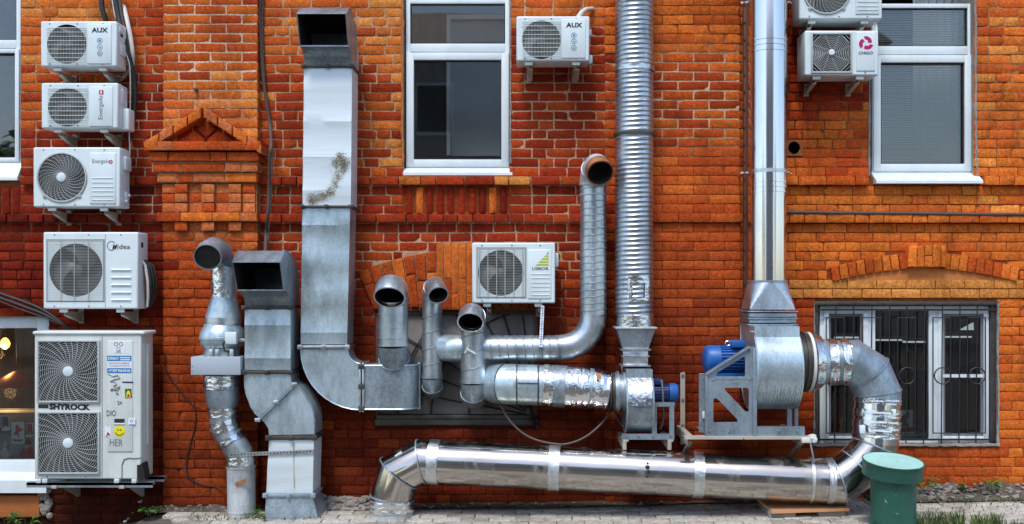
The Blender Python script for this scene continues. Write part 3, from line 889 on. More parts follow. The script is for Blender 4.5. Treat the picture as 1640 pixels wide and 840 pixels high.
# shop window at the lower left
d = -0.06
fr = MB(); x = lambda p: wx(p, d); z = lambda p: wz(p, d)
rect(fr, x(-150), x(79), z(757), z(506), sz(20, d), .06, .13, 0, .006)
sw = fr.build('window', 'white_frame', wall); sw['label'] = 'wide shop window with a pale frame in the lower left corner'
pane(x(-131), x(60), z(738), z(525), .09, sw)
si = MB(); si.prism([(.06, z(756)), (-.03, wz(765, .03)), (-.09, wz(770, .09)), (-.09, wz(790, .09)), (-.07, wz(791, .09)), (.06, wz(790))], YZ, wx(-150), wx(74, .09))
si.build('sill', 'white_frame', sw)
room(wx(-230), wx(120), wz(800), wz(480), .302, 2.6)

# barred window at the lower right
d = -0.06
x = lambda p: wx(p, d); z = lambda p: wz(p, d); y0 = .06
fr = MB()
L_, R_, T_, B_ = 1313, 1588, 490, 711
rect(fr, x(L_), x(R_), z(B_), z(T_), sz(7, d), y0, y0 + .07)
for a, b in ((1389, 1402), (1488, 1503)): fr.box(x(a), x(b), y0 + .001, y0 + .068, z(B_ - 5), z(T_ + 5), .004)
bw = fr.build('window', 'white_frame', wall); bw['label'] = 'wide white window with three lights behind a black iron grille'
for a, b in ((1319, 1390), (1502, 1583)):
    s_ = MB(); rect(s_, x(a), x(b), z(B_ - 4), z(T_ + 5), sz(8, d), y0 - .012, y0 + .05, 0, .004); s_.build('sash', 'white_frame', bw)
    g_ = MB(); rect(g_, x(a + 8), x(b - 8), z(B_ - 12), z(T_ + 13), sz(4, d), y0 + .006, y0 + .04, 0, 0); g_.build('seal', 'ink_grey', bw, smooth=False)
    pane(x(a + 8), x(b - 8), z(B_ - 12), z(T_ + 13), y0 + .02, bw)
pane(x(1401), x(1489), z(B_ - 6), z(T_ + 6), y0 + .02, bw)
m = MB(); m.box(x(1509), x(1577), y0 + .0, y0 + .03, z(605), z(600)); m.build('glazing_bar', 'white_frame', bw)
m = MB(); m.box(wx(1302), wx(1600), -.004, .06, wz(489), wz(483.2), .004); m.box(wx(1304), wx(1312), .02, .06, wz(711), wz(489)); m.box(wx(1589), wx(1597), .02, .06, wz(711), wz(489))
m.build('reveal_dark_strip', 'dark_steel', wall)  # dark strips painting in the dark soffit and side reveals
room(wx(1200), wx(1700), wz(760), wz(440), .302, 3.2)
gr = MB(); gd = -.005
gx = lambda p: wx(p, gd); gzv = lambda p: wz(p, gd)
grille = MB(); grille.box(gx(1308), gx(1597), .002, .012, gzv(706), gzv(703)); grille.box(gx(1308), gx(1597), .002, .012, gzv(498), gzv(495))
go = grille.build('window_grille', 'black_iron', wall, smooth=False)
for i, bx in enumerate((1337.6, 1366.5, 1395.5, 1424, 1452, 1480, 1508.6, 1536.6, 1564)):
    b_ = MB(); b_.tube([(gx(bx + 1), .005, gzv(485)), (gx(bx - 1), .005, gzv(712))], .0050, 6, 0, True, True)
    b_.build('bar', 'black_iron', go)
    if i % 2 == 0:
        c_ = MB()
        a0, a1 = gx(bx - 14.3), gx(bx + 14.3); zc = gzv(602); rr = sz(13, gd)
        for s in (a0, a1):
            c_.tube([(gx(bx), .006, gzv(509)), (s, .006, gzv(509)), (s, .006, gzv(694)), (gx(bx), .006, gzv(694))], .0048, 6)
        c_.tube([(gx(bx) + rr * math.cos(2 * PI * k / 24), -.006, zc + rr * math.sin(2 * PI * k / 24)) for k in range(25)], .0055, 6)
        c_.build('scroll', 'black_iron', go)
# blocked opening behind the ducts: grey sheet with a fan-shaped grille
m = MB(); m.box(wx(596), wx(866), .05, .08, wz(690), wz(490)); bo = m.build('blocked_window', 'panel_grey', wall)
bo['label'] = 'grey sheet closing the opening behind the round ducts'
m = MB(); m.box(wx(600), wx(862), -.012, .09, wz(682), wz(671), .01); m.box(wx(604), wx(858), -.03, .05, wz(671), wz(664), .008); m.build('sill', 'dark_steel', bo)
m = MB(); rect(m, wx(600), wx(862), wz(672), wz(498), .03, .02, .06); m.build('frame', 'brown_steel', bo)
cx, cz = wx(860), wz(668)
for i in range(9):
    a = R(98 + i * 10.2); m = MB()
    m.tube([(cx + .1 * math.cos(a), .038, cz + .1 * math.sin(a)), (cx + 1.3 * math.cos(a), .038, cz + min(.83, 1.3 * math.sin(a)))] if math.sin(a) * 1.3 < .83 else [(cx + .1 * math.cos(a), .038, cz + .1 * math.sin(a)), (cx + .83 / math.tan(a), .038, cz + .83)], .006, 6)
    m.build('bar', 'black_iron', bo)
for rr in (.55, .85, 1.12):
    m = MB(); pts = [(cx + rr * math.cos(R(t)), .034, cz + rr * math.sin(R(t))) for t in range(95, 181, 4) if rr * math.sin(R(t)) < .83]
    m.tube(pts, .006, 6); m.build('arc_bar', 'black_iron', bo)
m = MB()
xa, xb, za, zb = wx(-160), wx(1780), wz(900), wz(-140)
m.add([(xa, .008, za), (xb, .008, za), (xb, .008, zb), (xa, .008, zb), (xa, 3.6, za), (xb, 3.6, za), (xb, 3.6, zb), (xa, 3.6, zb)], [(4, 5, 6, 7), (3, 2, 6, 7), (0, 4, 5, 1), (0, 3, 7, 4), (1, 5, 6, 2)])
m.build('light_block_shell', 'concrete', wall, smooth=False)  # unseen box added behind the wall to keep stray light out of the rooms

# ------------------------------------------------------------------ air conditioners
def plate_hole(m, x0, x1, z0, z1, cx, cz, r, y, depth, n=48, mi=0, mi_in=1, square=None):
    """front plate with a round (or square) hole and the walls of the hole"""
    if square:
        hx0, hx1, hz0, hz1 = square
        hole = [(hx0, hz0), (hx1, hz0), (hx1, hz1), (hx0, hz1)]
        out = [(x0, z0), (x1, z0), (x1, z1), (x0, z1)]
    else:
        angs = sorted([2 * PI * i / n for i in range(n)] + [math.atan2(b - cz, a - cx) % (2 * PI) for a in (x0, x1) for b in (z0, z1)])
        hole = []; out = []
        for a in angs:
            c, s = math.cos(a), math.sin(a)
            t = min([(x1 - cx) / c if c > 1e-9 else 9e9, (x0 - cx) / c if c < -1e-9 else 9e9, (z1 - cz) / s if s > 1e-9 else 9e9, (z0 - cz) / s if s < -1e-9 else 9e9])
            hole.append((cx + r * c, cz + r * s)); out.append((cx + t * c, cz + t * s))
    k = len(hole)
    vs = [(a, y, b) for a, b in out] + [(a, y, b) for a, b in hole] + [(a, y + depth, b) for a, b in hole]
    fs = [(i, (i + 1) % k, k + (i + 1) % k, k + i) for i in range(k)]
    m.add(vs, fs, mi)
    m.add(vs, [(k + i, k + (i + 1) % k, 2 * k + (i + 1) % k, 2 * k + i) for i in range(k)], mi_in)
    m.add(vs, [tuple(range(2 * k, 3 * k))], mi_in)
def wire(m, pts, t=.0022, closed=False, mi=0):
    m.tube(pts + ([pts[0], pts[1]] if closed else []), t, 4, mi)
def clip_seg(p, q, bx):
    (x0, z0), (x1, z1) = p, q; t0, t1 = 0.0, 1.0; dx, dz = x1 - x0, z1 - z0
    for a, b in ((-dx, x0 - bx[0]), (dx, bx[1] - x0), (-dz, z0 - bx[2]), (dz, bx[3] - z0)):
        if abs(a) < 1e-12:
            if b < 0: return None
        else:
            t = b / a
            if a < 0: t0 = max(t0, t)
            else: t1 = min(t1, t)
    return ((x0 + dx * t0, z0 + dz * t0), (x0 + dx * t1, z0 + dz * t1)) if t0 < t1 - 1e-6 else None
def bracket(root, x, z, y_front, drop, mat='white_bracket', side=1):
    m = MB(); t = .004
    m.box(x - .018, x + .018, -.004, y_front, z - .030, z - .026)
    m.prism([(-.004, z - .028), (y_front + .01, z - .028), (y_front + .01, z - .055), (-.05, z - drop), (-.004, z - drop)], YZ, x - t / 2, x + t / 2)
    m.bar((x + side * .014, y_front + .012, z - .055), (x + side * .014, -.05, z - drop), .028, .004, up=(0, 0, 1))
    m.box(x - .02, x + .02, -.002, -.007, z - drop - .01, z)
    m.build('bracket', mat, root, smooth=False)
    f = MB(); f.box(x - .03, x + .03, y_front + .01, y_front - .012, z - .028, z - .002, .004); f.build('foot', 'white_old', root)
def blades(root, cx, cz, r, y):
    m = MB()
    for k in range(3):
        for j in range(6):
            pass
        pts = []
        for s in range(5):
            rad = r * (.2 + .75 * s / 4)
            a0 = 2 * PI * k / 3 + .18 * s; a1 = a0 + 1.15 + .06 * s
            pts.append([(cx + rad * math.cos(a0 + (a1 - a0) * q / 4), y + .03 - .05 * q / 4, cz + rad * math.sin(a0 + (a1 - a0) * q / 4)) for q in range(5)])
        vs = [p for row in pts for p in row]
        m.add(vs, [(i * 5 + j, i * 5 + j + 1, (i + 1) * 5 + j + 1, (i + 1) * 5 + j) for i in range(4) for j in range(4)])
    m.lathe([(0, r * .22), (.05, r * .22), (.06, r * .12)], (cx, y + .04, cz), (0, -1, 0), 16)
    m.build('fan', 'fan_blade', root)
def ac(rect_, d1, depth, label, style, mat='white_plastic', gap=None, roty=0.0, brackets=((.2, .8), 0.11, 1)):
    """rect_: the front panel in the photograph (x0, x1, y0, y1); d1: its depth"""
    px0, px1, py0, py1 = rect_
    x0, x1, z0, z1 = wx(px0, d1), wx(px1, d1), wz(py1, d1), wz(py0, d1)
    y = -d1; yb = -(d1 - depth)
    root = thing('air_conditioner', label, 'air conditioner', ((x0 + x1) / 2, 0, z0), 'outdoor air conditioner units on the wall')
    w_, h_ = x1 - x0, z1 - z0
    X = lambda px: wx(px, d1); Z = lambda py: wz(py, d1); Sx = lambda n: sz(n, d1)
    b = .012
    bm = bmesh.new(); bmesh.ops.create_cube(bm, size=1)
    for v in bm.verts: v.co = ((x0 + x1) / 2 + v.co.x * w_, (y + yb) / 2 + v.co.y * (yb - y), (z0 + z1) / 2 + v.co.z * h_)
    bmesh.ops.bevel(bm, geom=list(bm.edges), offset=b, segments=3, profile=.5, affect='EDGES')
    fr = [f for f in bm.faces if all(abs(v.co.y - y) < 1e-5 for v in f.verts) and len(f.verts) == 4 and f.calc_area() > .3 * w_ * h_]
    bmesh.ops.delete(bm, geom=fr, context='FACES_ONLY')
    m = MB(); m.bm(bm); m.build('housing', mat, root)
    X0, X1, Z0, Z1 = x0 + b, x1 - b, z0 + b, z1 - b
    fp = MB(); g = MB(); scr = MB()
    sp = style
    kind = sp['grille']
    holes = sp['fans']                                # [(px, py, radius px)]
    if len(holes) == 1:
        cx, cz, r = X(holes[0][0]), Z(holes[0][1]), Sx(holes[0][2])
        sq = None
        if 'square' in sp: a = sp['square']; sq = (X(a[0]), X(a[1]), Z(a[3]), Z(a[2]))
        plate_hole(fp, X0, X1, Z0, Z1, cx, cz, r, y, .09, square=sq if kind in ('rings',) else None)
        blades(root, cx, cz, r if kind != 'rings' else (sq[1] - sq[0]) * .5, y + .03)
    else:
        zm = (Z(holes[0][1]) + Z(holes[1][1])) / 2
        for (hx, hy, hr), (a, b_) in zip(holes, ((zm, Z1), (Z0, zm))):
            cx, cz, r = X(hx), Z(hy), Sx(hr)
            plate_hole(fp, X0, X1, a, b_, cx, cz, r, y, .09, square=(cx - r, cx + r, cz - r, cz + r)); blades(root, cx, cz, r * .96, y + .03)
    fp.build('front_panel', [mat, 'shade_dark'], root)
    if kind == 'grid':                                # square wire guard of thin uprights and a few cross bars
        a = sp['square']; sx0, sx1, sz0, sz1 = X(a[0]), X(a[1]), Z(a[3]), Z(a[2])
        for i in range(27):
            xx = sx0 + (sx1 - sx0) * i / 26; wire(g, [(xx, y - .008, sz0), (xx, y - .008, sz1)], .0013)
        for i in range(9):
            zz = sz0 + (sz1 - sz0) * (i + .25) / 8.5; wire(g, [(sx0, y - .011, zz), (sx1, y - .011, zz)], .0026)
    if kind == 'lines':                               # fine level wires and a few strong uprights
        a = sp['square']; sx0, sx1, sz0, sz1 = X(a[0]), X(a[1]), Z(a[3]), Z(a[2])
        for i in range(sp['n']):
            zz = sz0 + (sz1 - sz0) * (i + .5) / sp['n']; wire(g, [(sx0, y - .008, zz), (sx1, y - .008, zz)], .0012)
        for q in sp['uprights']:
            wire(g, [(X(q), y - .011, sz0), (X(q), y - .011, sz1)], .0032)
        rect(g, sx0 - .004, sx1 + .004, sz0 - .004, sz1 + .004, .005, y - .006, y + .002, 0, 0)
        sh = MB(); rect(sh, sx0 - .009, sx1 + .009, sz0 - .009, sz1 + .009, .005, y - .0015, y + .002, 0, 0); sh.build('grille_gap', 'ink_grey', root)
    if kind == 'spiral':
        for i in range(11):
            rr = r * (.26 + .74 * (i + .6) / 11); wire(g, [(cx + rr * math.cos(2 * PI * k / 40), y - .006, cz + rr * math.sin(2 * PI * k / 40)) for k in range(40)], .0014, True)
        for k in range(28):
            a0 = 2 * PI * k / 28; wire(g, [(cx + r * t * math.cos(a0 + .9 * (t - .2)), y - .009, cz + r * t * math.sin(a0 + .9 * (t - .2))) for t in (.22, .4, .6, .8, 1.02)], .0019)
        g.lathe([(0, r * 1.03), (.006, r * 1.045), (.010, r * 1.03), (.010, r * .98), (0, r * .98)], (cx, y - .002, cz), (0, -1, 0), 48, 0, False, False)
        gg = MB(); gg.lathe([(0, r * .25), (.004, r * .25), (.006, r * .2)], (cx, y - .005, cz), (0, -1, 0), 24); gg.build('hub_ring', 'ink_grey', root)
        for sx in (-.72, .72):
            gg = MB(); gg.lathe([(0, .018), (.008, .016), (.010, .008)], (cx + sx * r, y, cz - .78 * r), (0, -1, 0), 14); gg.lathe([(0, .007), (.014, .006)], (cx + sx * r, y, cz - .78 * r), (0, -1, 0), 8); gg.build('grille_clip', 'grille_white', root)
    if kind == 'rings':
        bx = (sq[0], sq[1], sq[2], sq[3]); R0 = (sq[1] - sq[0]) / 2
        for i in range(10):
            rr = R0 * (.2 + .82 * i / 9); pts = [(cx + rr * math.cos(2 * PI * k / 44), cz + rr * math.sin(2 * PI * k / 44)) for k in range(45)]
            for p, q in zip(pts[:-1], pts[1:]):
                c_ = clip_seg(p, q, bx)
                if c_: g.bar((c_[0][0], y - .004, c_[0][1]), (c_[1][0], y - .004, c_[1][1]), .0046, .003)
        for k in range(8):
            a0 = 2 * PI * k / 8; c_ = clip_seg((cx + .2 * R0 * math.cos(a0), cz + .2 * R0 * math.sin(a0)), (cx + R0 * math.cos(a0 + .35), cz + R0 * math.sin(a0 + .35)), bx)
            if c_: g.bar((c_[0][0], y - .007, c_[0][1]), (c_[1][0], y - .007, c_[1][1]), .0016, .003)
        for k in range(4):
            for t in (.74, .84, .94):
                sx_, sz_ = ((1, 1), (1, -1), (-1, 1), (-1, -1))[k]
                g.bar((cx + sx_ * R0 * (2 * t - 1.0 + .02), y - .004, cz + sz_ * R0 * .985), (cx + sx_ * R0 * .985, y - .004, cz + sz_ * R0 * (2 * t - 1.0 + .02)), .006, .003)
        rect(g, sq[0] - .012, sq[1] + .012, sq[2] - .012, sq[3] + .012, .014, y - .014, y + .002, 0, .004)
    if kind == 'double':
        for hx, hy, hr in holes:
            cx, cz, r = X(hx), Z(hy), Sx(hr); bx = (cx - r, cx + r, cz - r, cz + r); gq = MB()
            for i in range(19):
                rr = r * (.19 + 1.24 * i / 18); pts = [(cx + rr * math.cos(2 * PI * k / 44), cz + rr * math.sin(2 * PI * k / 44)) for k in range(45)]
                for p, q in zip(pts[:-1], pts[1:]):
                    c_ = clip_seg(p, q, bx)
                    if c_: gq.bar((c_[0][0], y - .010, c_[0][1]), (c_[1][0], y - .010, c_[1][1]), .0025, .003)
            for k in range(30):
                a0 = 2 * PI * k / 30; prev = None
                for t in (.18, .4, .62, .84, 1.06, 1.28, 1.44):
                    cur = (cx + r * t * math.cos(a0 + .42 * t), cz + r * t * math.sin(a0 + .42 * t))
                    if prev:
                        c_ = clip_seg(prev, cur, bx)
                        if c_: gq.bar((c_[0][0], y - .014, c_[0][1]), (c_[1][0], y - .014, c_[1][1]), .0038, .003)
                    prev = cur
            rect(gq, bx[0] - .012, bx[1] + .012, bx[2] - .012, bx[3] + .012, .014, y - .020, y + .002, 0, .004)
            gq.build('fan_grille', 'grille_white', root)
            hb = MB(); hb.lathe([(0, r * .17), (.010, r * .17), (.013, r * .14)], (cx, y - .010, cz), (0, -1, 0), 24); hb.build('hub_cap', 'white_plastic', root)
    else:
        g.build('fan_grille', 'grille_white' if kind != 'grid' else 'white_old', root)
        if sp.get('hub'):
            hb = MB(); hb.lathe([(0, sp['hub'] * r), (.010, sp['hub'] * r), (.013, sp['hub'] * r * .8)], (cx, y - .008, cz), (0, -1, 0), 24); hb.build('hub_cap', 'white_plastic', root)
    for q in sp.get('covers', ()):                    # raised panels beside the fan
        c = MB(); c.box(X(q[0]), X(q[1]), y - .007, y + .004, Z(q[3]), Z(q[2]), .006, 0, 3); c.build('front_cover', mat, root)
    for a, b_, ys_ in sp.get('ribs', ()):
        c = MB()
        for yy in ys_: c.prism([(y + .002, Z(yy) + .006), (y - .012, Z(yy) - .004), (y + .002, Z(yy) - .007)], YZ, X(a), X(b_))
        c.build('louvre', mat, root, smooth=False)
    for a, b_, c0, d0 in sp.get('seams', ()):
        c = MB(); c.box(X(a), X(b_), y - .0008, y + .002, Z(d0), Z(c0)); c.build('panel_seam', 'ink_grey', root)
    for f_ in (.12, .48, .82):
        for zz in (z1 - .022, z0 + .02): scr.lathe([(0, .006), (.003, .005)], (x0 + w_ * f_, y, zz), (0, -1, 0), 8)
    scr.build('screw', 'ink_grey', root)
    if brackets:
        for f_ in brackets[0]: bracket(root, x0 + w_ * f_, z0, y + .03, brackets[1], side=brackets[2])
    return root, X, Z, y, x0, x1, z0, z1
def lettering(root, y, items, name='lettering'):
    """items: (text, cx, cz, width, height, material, options)"""
    for st, cx, cz, w_, h_, mt, op in items:
        m = MB(); m.text(st, cx, cz, y, w_, h_, **op); m.build(name, mt, root, smooth=False)
def aux_marks(root, X, Z, y, tx, ty, cx, cys):
    lettering(root, y - .0075, [('AUX', X(tx), Z(ty), sz(25), sz(7.5), 'ink', dict(bold=.035))])
    for i, cy in enumerate(cys):
        m = MB(); r = sz(4.2)
        m.lathe([(0, r), (.0012, r), (.0012, r * .8), (0, r * .8)], (X(cx), y - .0072, Z(cy)), (0, -1, 0), 20, 0, False, False)
        if i == 0: m.lathe([(0, r * .45), (.0012, r * .45)], (X(cx), y - .0072, Z(cy)), (0, -1, 0), 12)
        if i == 1: m.prism([(X(cx) - r * .4, Z(cy) + r * .2), (X(cx) + r * .5, Z(cy) + r * .1), (X(cx) + r * .1, Z(cy) - r * .6)], XZ(0), y - .0085, y - .007)
        if i == 2:
            for k in (-1, 0, 1): m.box(X(cx) + k * r * .35 - .002, X(cx) + k * r * .35 + .002, y - .0085, y - .007, Z(cy) - r * .45, Z(cy) + r * (.45 - .25 * abs(k)))
        m.build('symbol', 'ink_blue' if i < 2 else 'ink_grey', root)
def side_valve(root, x1, y, z, wdt=.05, dep=.11, hgt=.13, mat='white_plastic'):
    m = MB(); m.box(x1 - .004, x1 + wdt, y + .06, y + .06 + dep, z, z + hgt, .012, 0, 3); m.build('valve_cover', mat, root)

# 1. upper left, square wire guard
r_, X, Z, y, x0, x1, z0, z1 = ac((65, 187, 34, 107), .31, .185, 'white air conditioner with three round symbols, topmost of the five stacked on the left', dict(grille='grid', fans=[(107, 71, 31.5)], square=(76, 138.5, 44, 102), covers=[(140, 179, 39, 103)]))
aux_marks(r_, X, Z, y, 160.5, 49, 160.5, (66, 76.3, 86.5))
side_valve(r_, x1, y, z0 + .10, .012, .09, .10); side_valve(r_, x1, y - .02, z0 + .27, .01, .07, .05)
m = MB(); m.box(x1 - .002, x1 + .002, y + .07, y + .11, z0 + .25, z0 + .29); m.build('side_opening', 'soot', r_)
# 2. second, upright lettering
r_, X, Z, y, x0, x1, z0, z1 = ac((66, 189, 133, 206), .31, .185, 'white air conditioner with lettering running upward, second from top in the left stack', dict(grille='grid', fans=[(108, 172, 31)], square=(77.5, 141, 141, 202), covers=[(143, 181, 139, 203)]))
lettering(r_, y - .0075, [('Energolu', X(162.5), Z(173), sz(36), sz(9), 'ink_grey', dict(rot=PI / 2))])
m = MB(); m.box(X(159.2), X(166.5), y - .0085, y - .006, Z(152), Z(145)); m.build('emblem', 'ink_red', r_)
lettering(r_, y - .0090, [('x', X(162.8), Z(148.5), sz(4.5), sz(4.5), 'sticker_white', dict(bold=.04))])
side_valve(r_, x1, y + .02, z0 + .0, .05, .12, .17); side_valve(r_, x1, y, z0 + .2, .01, .09, .12)
# 3. third, round curved guard
r_, X, Z, y, x0, x1, z0, z1 = ac((53, 192, 236, 332), .31, .19, 'white air conditioner with a round curved-spoke fan grille, third in the left stack', dict(grille='spiral', fans=[(99.5, 284.5, 38.5)], hub=.19, covers=[(144, 186, 245, 327)], ribs=[(148, 182, (285, 292, 299, 306, 313, 320))], seams=[]))
lettering(r_, y - .0075, [('Energolu', X(162), Z(259.5), sz(26), sz(8), 'ink_grey', {})])
m = MB(); m.lathe([(0, sz(3)), (.001, sz(3)), (.001, sz(1.3)), (0, sz(1.3))], (X(178.2), y - .0078, Z(259.8)), (0, -1, 0), 16, 0, False, False); m.build('emblem', 'ink_red', r_)
side_valve(r_, x1, y, z0 + .29, .02, .12, .11); side_valve(r_, x1, y + .02, z0 + .04, .015, .06, .09)
for k in range(2):
    m = MB(); m.tube([(x1 - .01, y + .08 + .05 * k, z0 + .05 + .05 * k), (x1 + .03, y + .08 + .05 * k, z0 + .05 + .05 * k)], .014, 10, 0, True, True); m.build('valve', 'band', r_)
# 4. fourth, fine level wires
r_, X, Z, y, x0, x1, z0, z1 = ac((69, 221, 372, 495), .33, .20, 'white air conditioner with fine level wires, second from bottom in the left stack', dict(grille='lines', fans=[(121.5, 433, 42.5)], square=(76, 165.5, 385.5, 482), n=40, uprights=(98.5, 120, 142.5), ribs=[(178, 210, (432, 444, 456, 468, 480))], seams=[(168.3, 169, 376, 493)]))
lettering(r_, y - .001, [('M', X(184), Z(395.5), sz(7.5), sz(7), 'ink', dict(bold=.05, shear=.25)), ('idea', X(198.5), Z(395.3), sz(19.5), sz(7.5), 'ink', {})])
m = MB(); m.tube([(X(178.5) + sz(6.3) * math.cos(a), y - .001, Z(394) + sz(6.8) * math.sin(a)) for a in [R(40 + 11 * k) for k in range(28)]], .0022, 5); m.build('emblem', 'ink', r_)
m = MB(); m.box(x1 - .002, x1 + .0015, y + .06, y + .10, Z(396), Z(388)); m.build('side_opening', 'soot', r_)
for k in range(4):
    m = MB(); yy = y + .09 + .022 * k
    m.tube([(x1 - .005, yy, Z(417)), (x1 + .02 + .012 * k, yy, Z(425)), (x1 + .04 + .014 * k, yy, Z(450)), (x1 + .035 + .01 * k, yy + .02, Z(475)), (x1 + .02, yy + .04, Z(492))], .011, 8); m.build('hose', 'white_cable' if k == 0 else 'black_cable', r_)
# 5. large double-fan unit
r_, X, Z, y, x0, x1, z0, z1 = ac((55, 226, 531, 768), .42, .24, 'large air conditioner with two stacked fans and stickers, lowest on the left', dict(grille='double', fans=[(110.5, 595, 47.5), (110.5, 709.5, 47.5)], covers=[(172, 213, 546, 724)], seams=[(163.2, 164.2, 536, 766)]), 'white_old', brackets=None)
m = MB(); m.box(x0 - .012, x1 + .03, y - .012, y + .235, Z(537), Z(530.5), .014, 0, 3); m.build('lid', 'white_old', r_)
m = MB(); m.box(x1 + .001, x1 + .016, y + .09, y + .15, Z(715), Z(552), .006); m.build('side_panel', 'white_old', r_)
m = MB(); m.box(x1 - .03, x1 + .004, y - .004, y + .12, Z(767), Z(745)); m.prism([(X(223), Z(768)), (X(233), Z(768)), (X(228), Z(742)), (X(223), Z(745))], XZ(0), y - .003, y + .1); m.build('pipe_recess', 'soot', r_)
m = MB(); m.tube([(X(195.5), y - .003, Z(766)), (X(195.5), y - .003, Z(745)), (X(199), y - .004, Z(736)), (X(207), y - .004, Z(733.5)), (X(215), y - .004, Z(734.5)), (X(229), y - .002, Z(733))], .0035, 6); m.build('wire', 'ink_grey', r_)
for px_, py_ in ((61, 660),):
    m = MB(); m.box(X(61.5), X(77.5), y - .004, y + .002, Z(654), Z(648), .002); m.build('handle_slot', 'shade_dark', r_)
m = MB(); m.box(X(184), X(200), y - .012, y - .004, Z(678.5), Z(671)); m.build('handle_slot', 'shade_dark', r_)
m = MB(); m.box(X(183), X(201), y - .014, y - .006, Z(680), Z(677.5), .002); m.build('handle_lip', 'white_plastic', r_)
yy = y - .0075
lettering(r_, y - .001, [('SHYROCK', X(112), Z(652), sz(66, .42), sz(10, .42), 'ink', dict(bold=.055, rot=-.02))], 'graffiti')
lettering(r_, yy, [('HER', X(187), Z(709), sz(21, .42), sz(11, .42), 'ink_grey', dict(rot=-.06)), ('DIO', X(179), Z(662), sz(15, .42), sz(10, .42), 'ink_grey', dict(bold=.02)), ('2k', X(192.5), Z(645), sz(8, .42), sz(6, .42), 'ink', dict(rot=.2))], 'graffiti')
def sticker(x_0, x_1, y_0, y_1, mt, k=0, rot=0):
    m = MB(); cx, cz = X((x_0 + x_1) / 2), Z((y_0 + y_1) / 2); hw, hh = (X(x_1) - X(x_0)) / 2, (Z(y_0) - Z(y_1)) / 2; c, s = math.cos(rot), math.sin(rot)
    m.prism([(cx + a * c - b * s, cz + a * s + b * c) for a, b in ((-hw, hh), (hw, hh), (hw, -hh), (-hw, -hh))], XZ(0), yy - .0006 - k * .0008, yy + .004)
    return m.build('sticker', mt, r_, smooth=False)
s1 = sticker(172.5, 211, 570, 597.5, 'sticker_white'); s2 = sticker(172.5, 211, 570, 578.5, 'sticker_blue', 1); s3 = sticker(172.5, 211, 589.8, 597.5, 'sticker_blue', 1)
lettering(r_, yy - .0016, [('КЛИМАТ', X(182.5), Z(574.3), sz(17, .42), sz(4.6, .42), 'sticker_white', dict(bold=.04)), ('+7 929 966-03-66', X(192), Z(593.7), sz(35, .42), sz(4.4, .42), 'sticker_white', dict(bold=.04))], 'print')
lettering(r_, yy - .0008, [('МОНТАЖ СЕРВИС', X(192), Z(582), sz(33, .42), sz(2.8, .42), 'ink_grey', {}), ('КОНДИЦИОНЕРОВ', X(192), Z(586.3), sz(33, .42), sz(2.6, .42), 'ink_grey', {})], 'print')
m = MB()
for q in (572.3, 575.6): m.box(X(193), X(209), yy - .0024, yy - .001, Z(q + 1.6), Z(q))
m.build('print', 'sticker_white', r_)
sticker(181, 200, 549, 566, 'sticker_white')
m = MB()
for sx in (-4, 4): m.lathe([(0, sz(3.2)), (.0008, sz(3.2)), (.0008, sz(2.2)), (0, sz(2.2))], (X(190.5 + sx), yy - .0008, Z(551.5)), (0, -1, 0), 14, 0, False, False)
m.lathe([(0, sz(3)), (.0008, sz(3)), (.0008, sz(2.2)), (0, sz(2.2))], (X(190.5), yy - .0008, Z(559)), (0, -1, 0), 14, 0, False, False)
for a in ((-4, 562, 4, 565), (4, 562, -4, 565)): m.bar((X(190.5 + a[0]), yy - .001, Z(a[1])), (X(190.5 + a[2]), yy - .001, Z(a[3])), .005, .001)
m.build('drawing', 'ink_grey', r_)
# scrawled marker figure under the blue sticker
m = MB(); random.seed(3)
pts = [(174, 599), (181, 603), (189, 601), (193, 606), (186, 607), (177, 611), (184, 612), (188, 616), (182, 618), (186, 622), (193, 619), (189, 625), (180, 622), (178, 626), (185, 624), (188, 629), (191, 631), (186, 630)]
for a, b in zip(pts[:-1], pts[1:]): m.bar((X(a[0]), yy - .001, Z(a[1])), (X(b[0]), yy - .001, Z(b[1])), random.uniform(.006, .016), .001)
m.build('graffiti', 'ink_grey', r_)
sticker(196.5, 213.5, 611.3, 613.8, 'blue_dark', 0, -.02)
sticker(201, 211.5, 623, 638, 'sticker_green', 0, .06); 
m = MB(); m.prism([(X(a), Z(b)) for a, b in ((203, 637), (203.5, 630), (205, 626), (208, 626), (209.5, 630), (210, 637))], XZ(0), yy - .002, yy); m.build('print', 'sticker_yellow', r_, smooth=False)
m = MB(); m.prism([(X(a), Z(b)) for a, b in ((204.5, 636), (205, 631.5), (208, 631.5), (208.8, 636))], XZ(0), yy - .003, yy); m.build('print', 'ink_red', r_, smooth=False)
sticker(206, 217.5, 670, 681, 'sticker_white', 0, -.05)
m = MB(); m.bar((X(207), yy - .001, Z(680)), (X(217), yy - .001, Z(679)), .008, .001); m.lathe([(0, sz(2.2)), (.0008, sz(2.2)), (.0008, sz(1.4)), (0, sz(1.4))], (X(211.5), yy - .001, Z(674.5)), (0, -1, 0), 12, 0, False, False); m.build('print', 'ink_blue', r_)
sticker(168.5, 178, 684, 698, 'sticker_white', 0, .03)
m = MB(); m.prism([(X(a), Z(b)) for a, b in ((171, 697), (173, 692), (176, 694), (177, 697))], XZ(0), yy - .0022, yy); m.build('print', 'ink_red', r_, smooth=False)
m = MB(); m.lathe([(0, sz(9, .42)), (.0014, sz(9, .42))], (X(192), yy, Z(691)), (0, -1, 0), 32); m.build('sticker', 'sticker_yellow', r_)
lettering(r_, yy - .0016, [('5 6', X(192), Z(688.5), sz(6.5, .42), sz(3, .42), 'ink', dict(bold=.02))], 'print')
m = MB(); m.tube([(X(192) + sz(6.6) * math.cos(R(t)), yy - .002, Z(690.5) + sz(6.2) * math.sin(R(t))) for t in range(200, 341, 14)], .0028, 5); m.build('print', 'ink', r_)
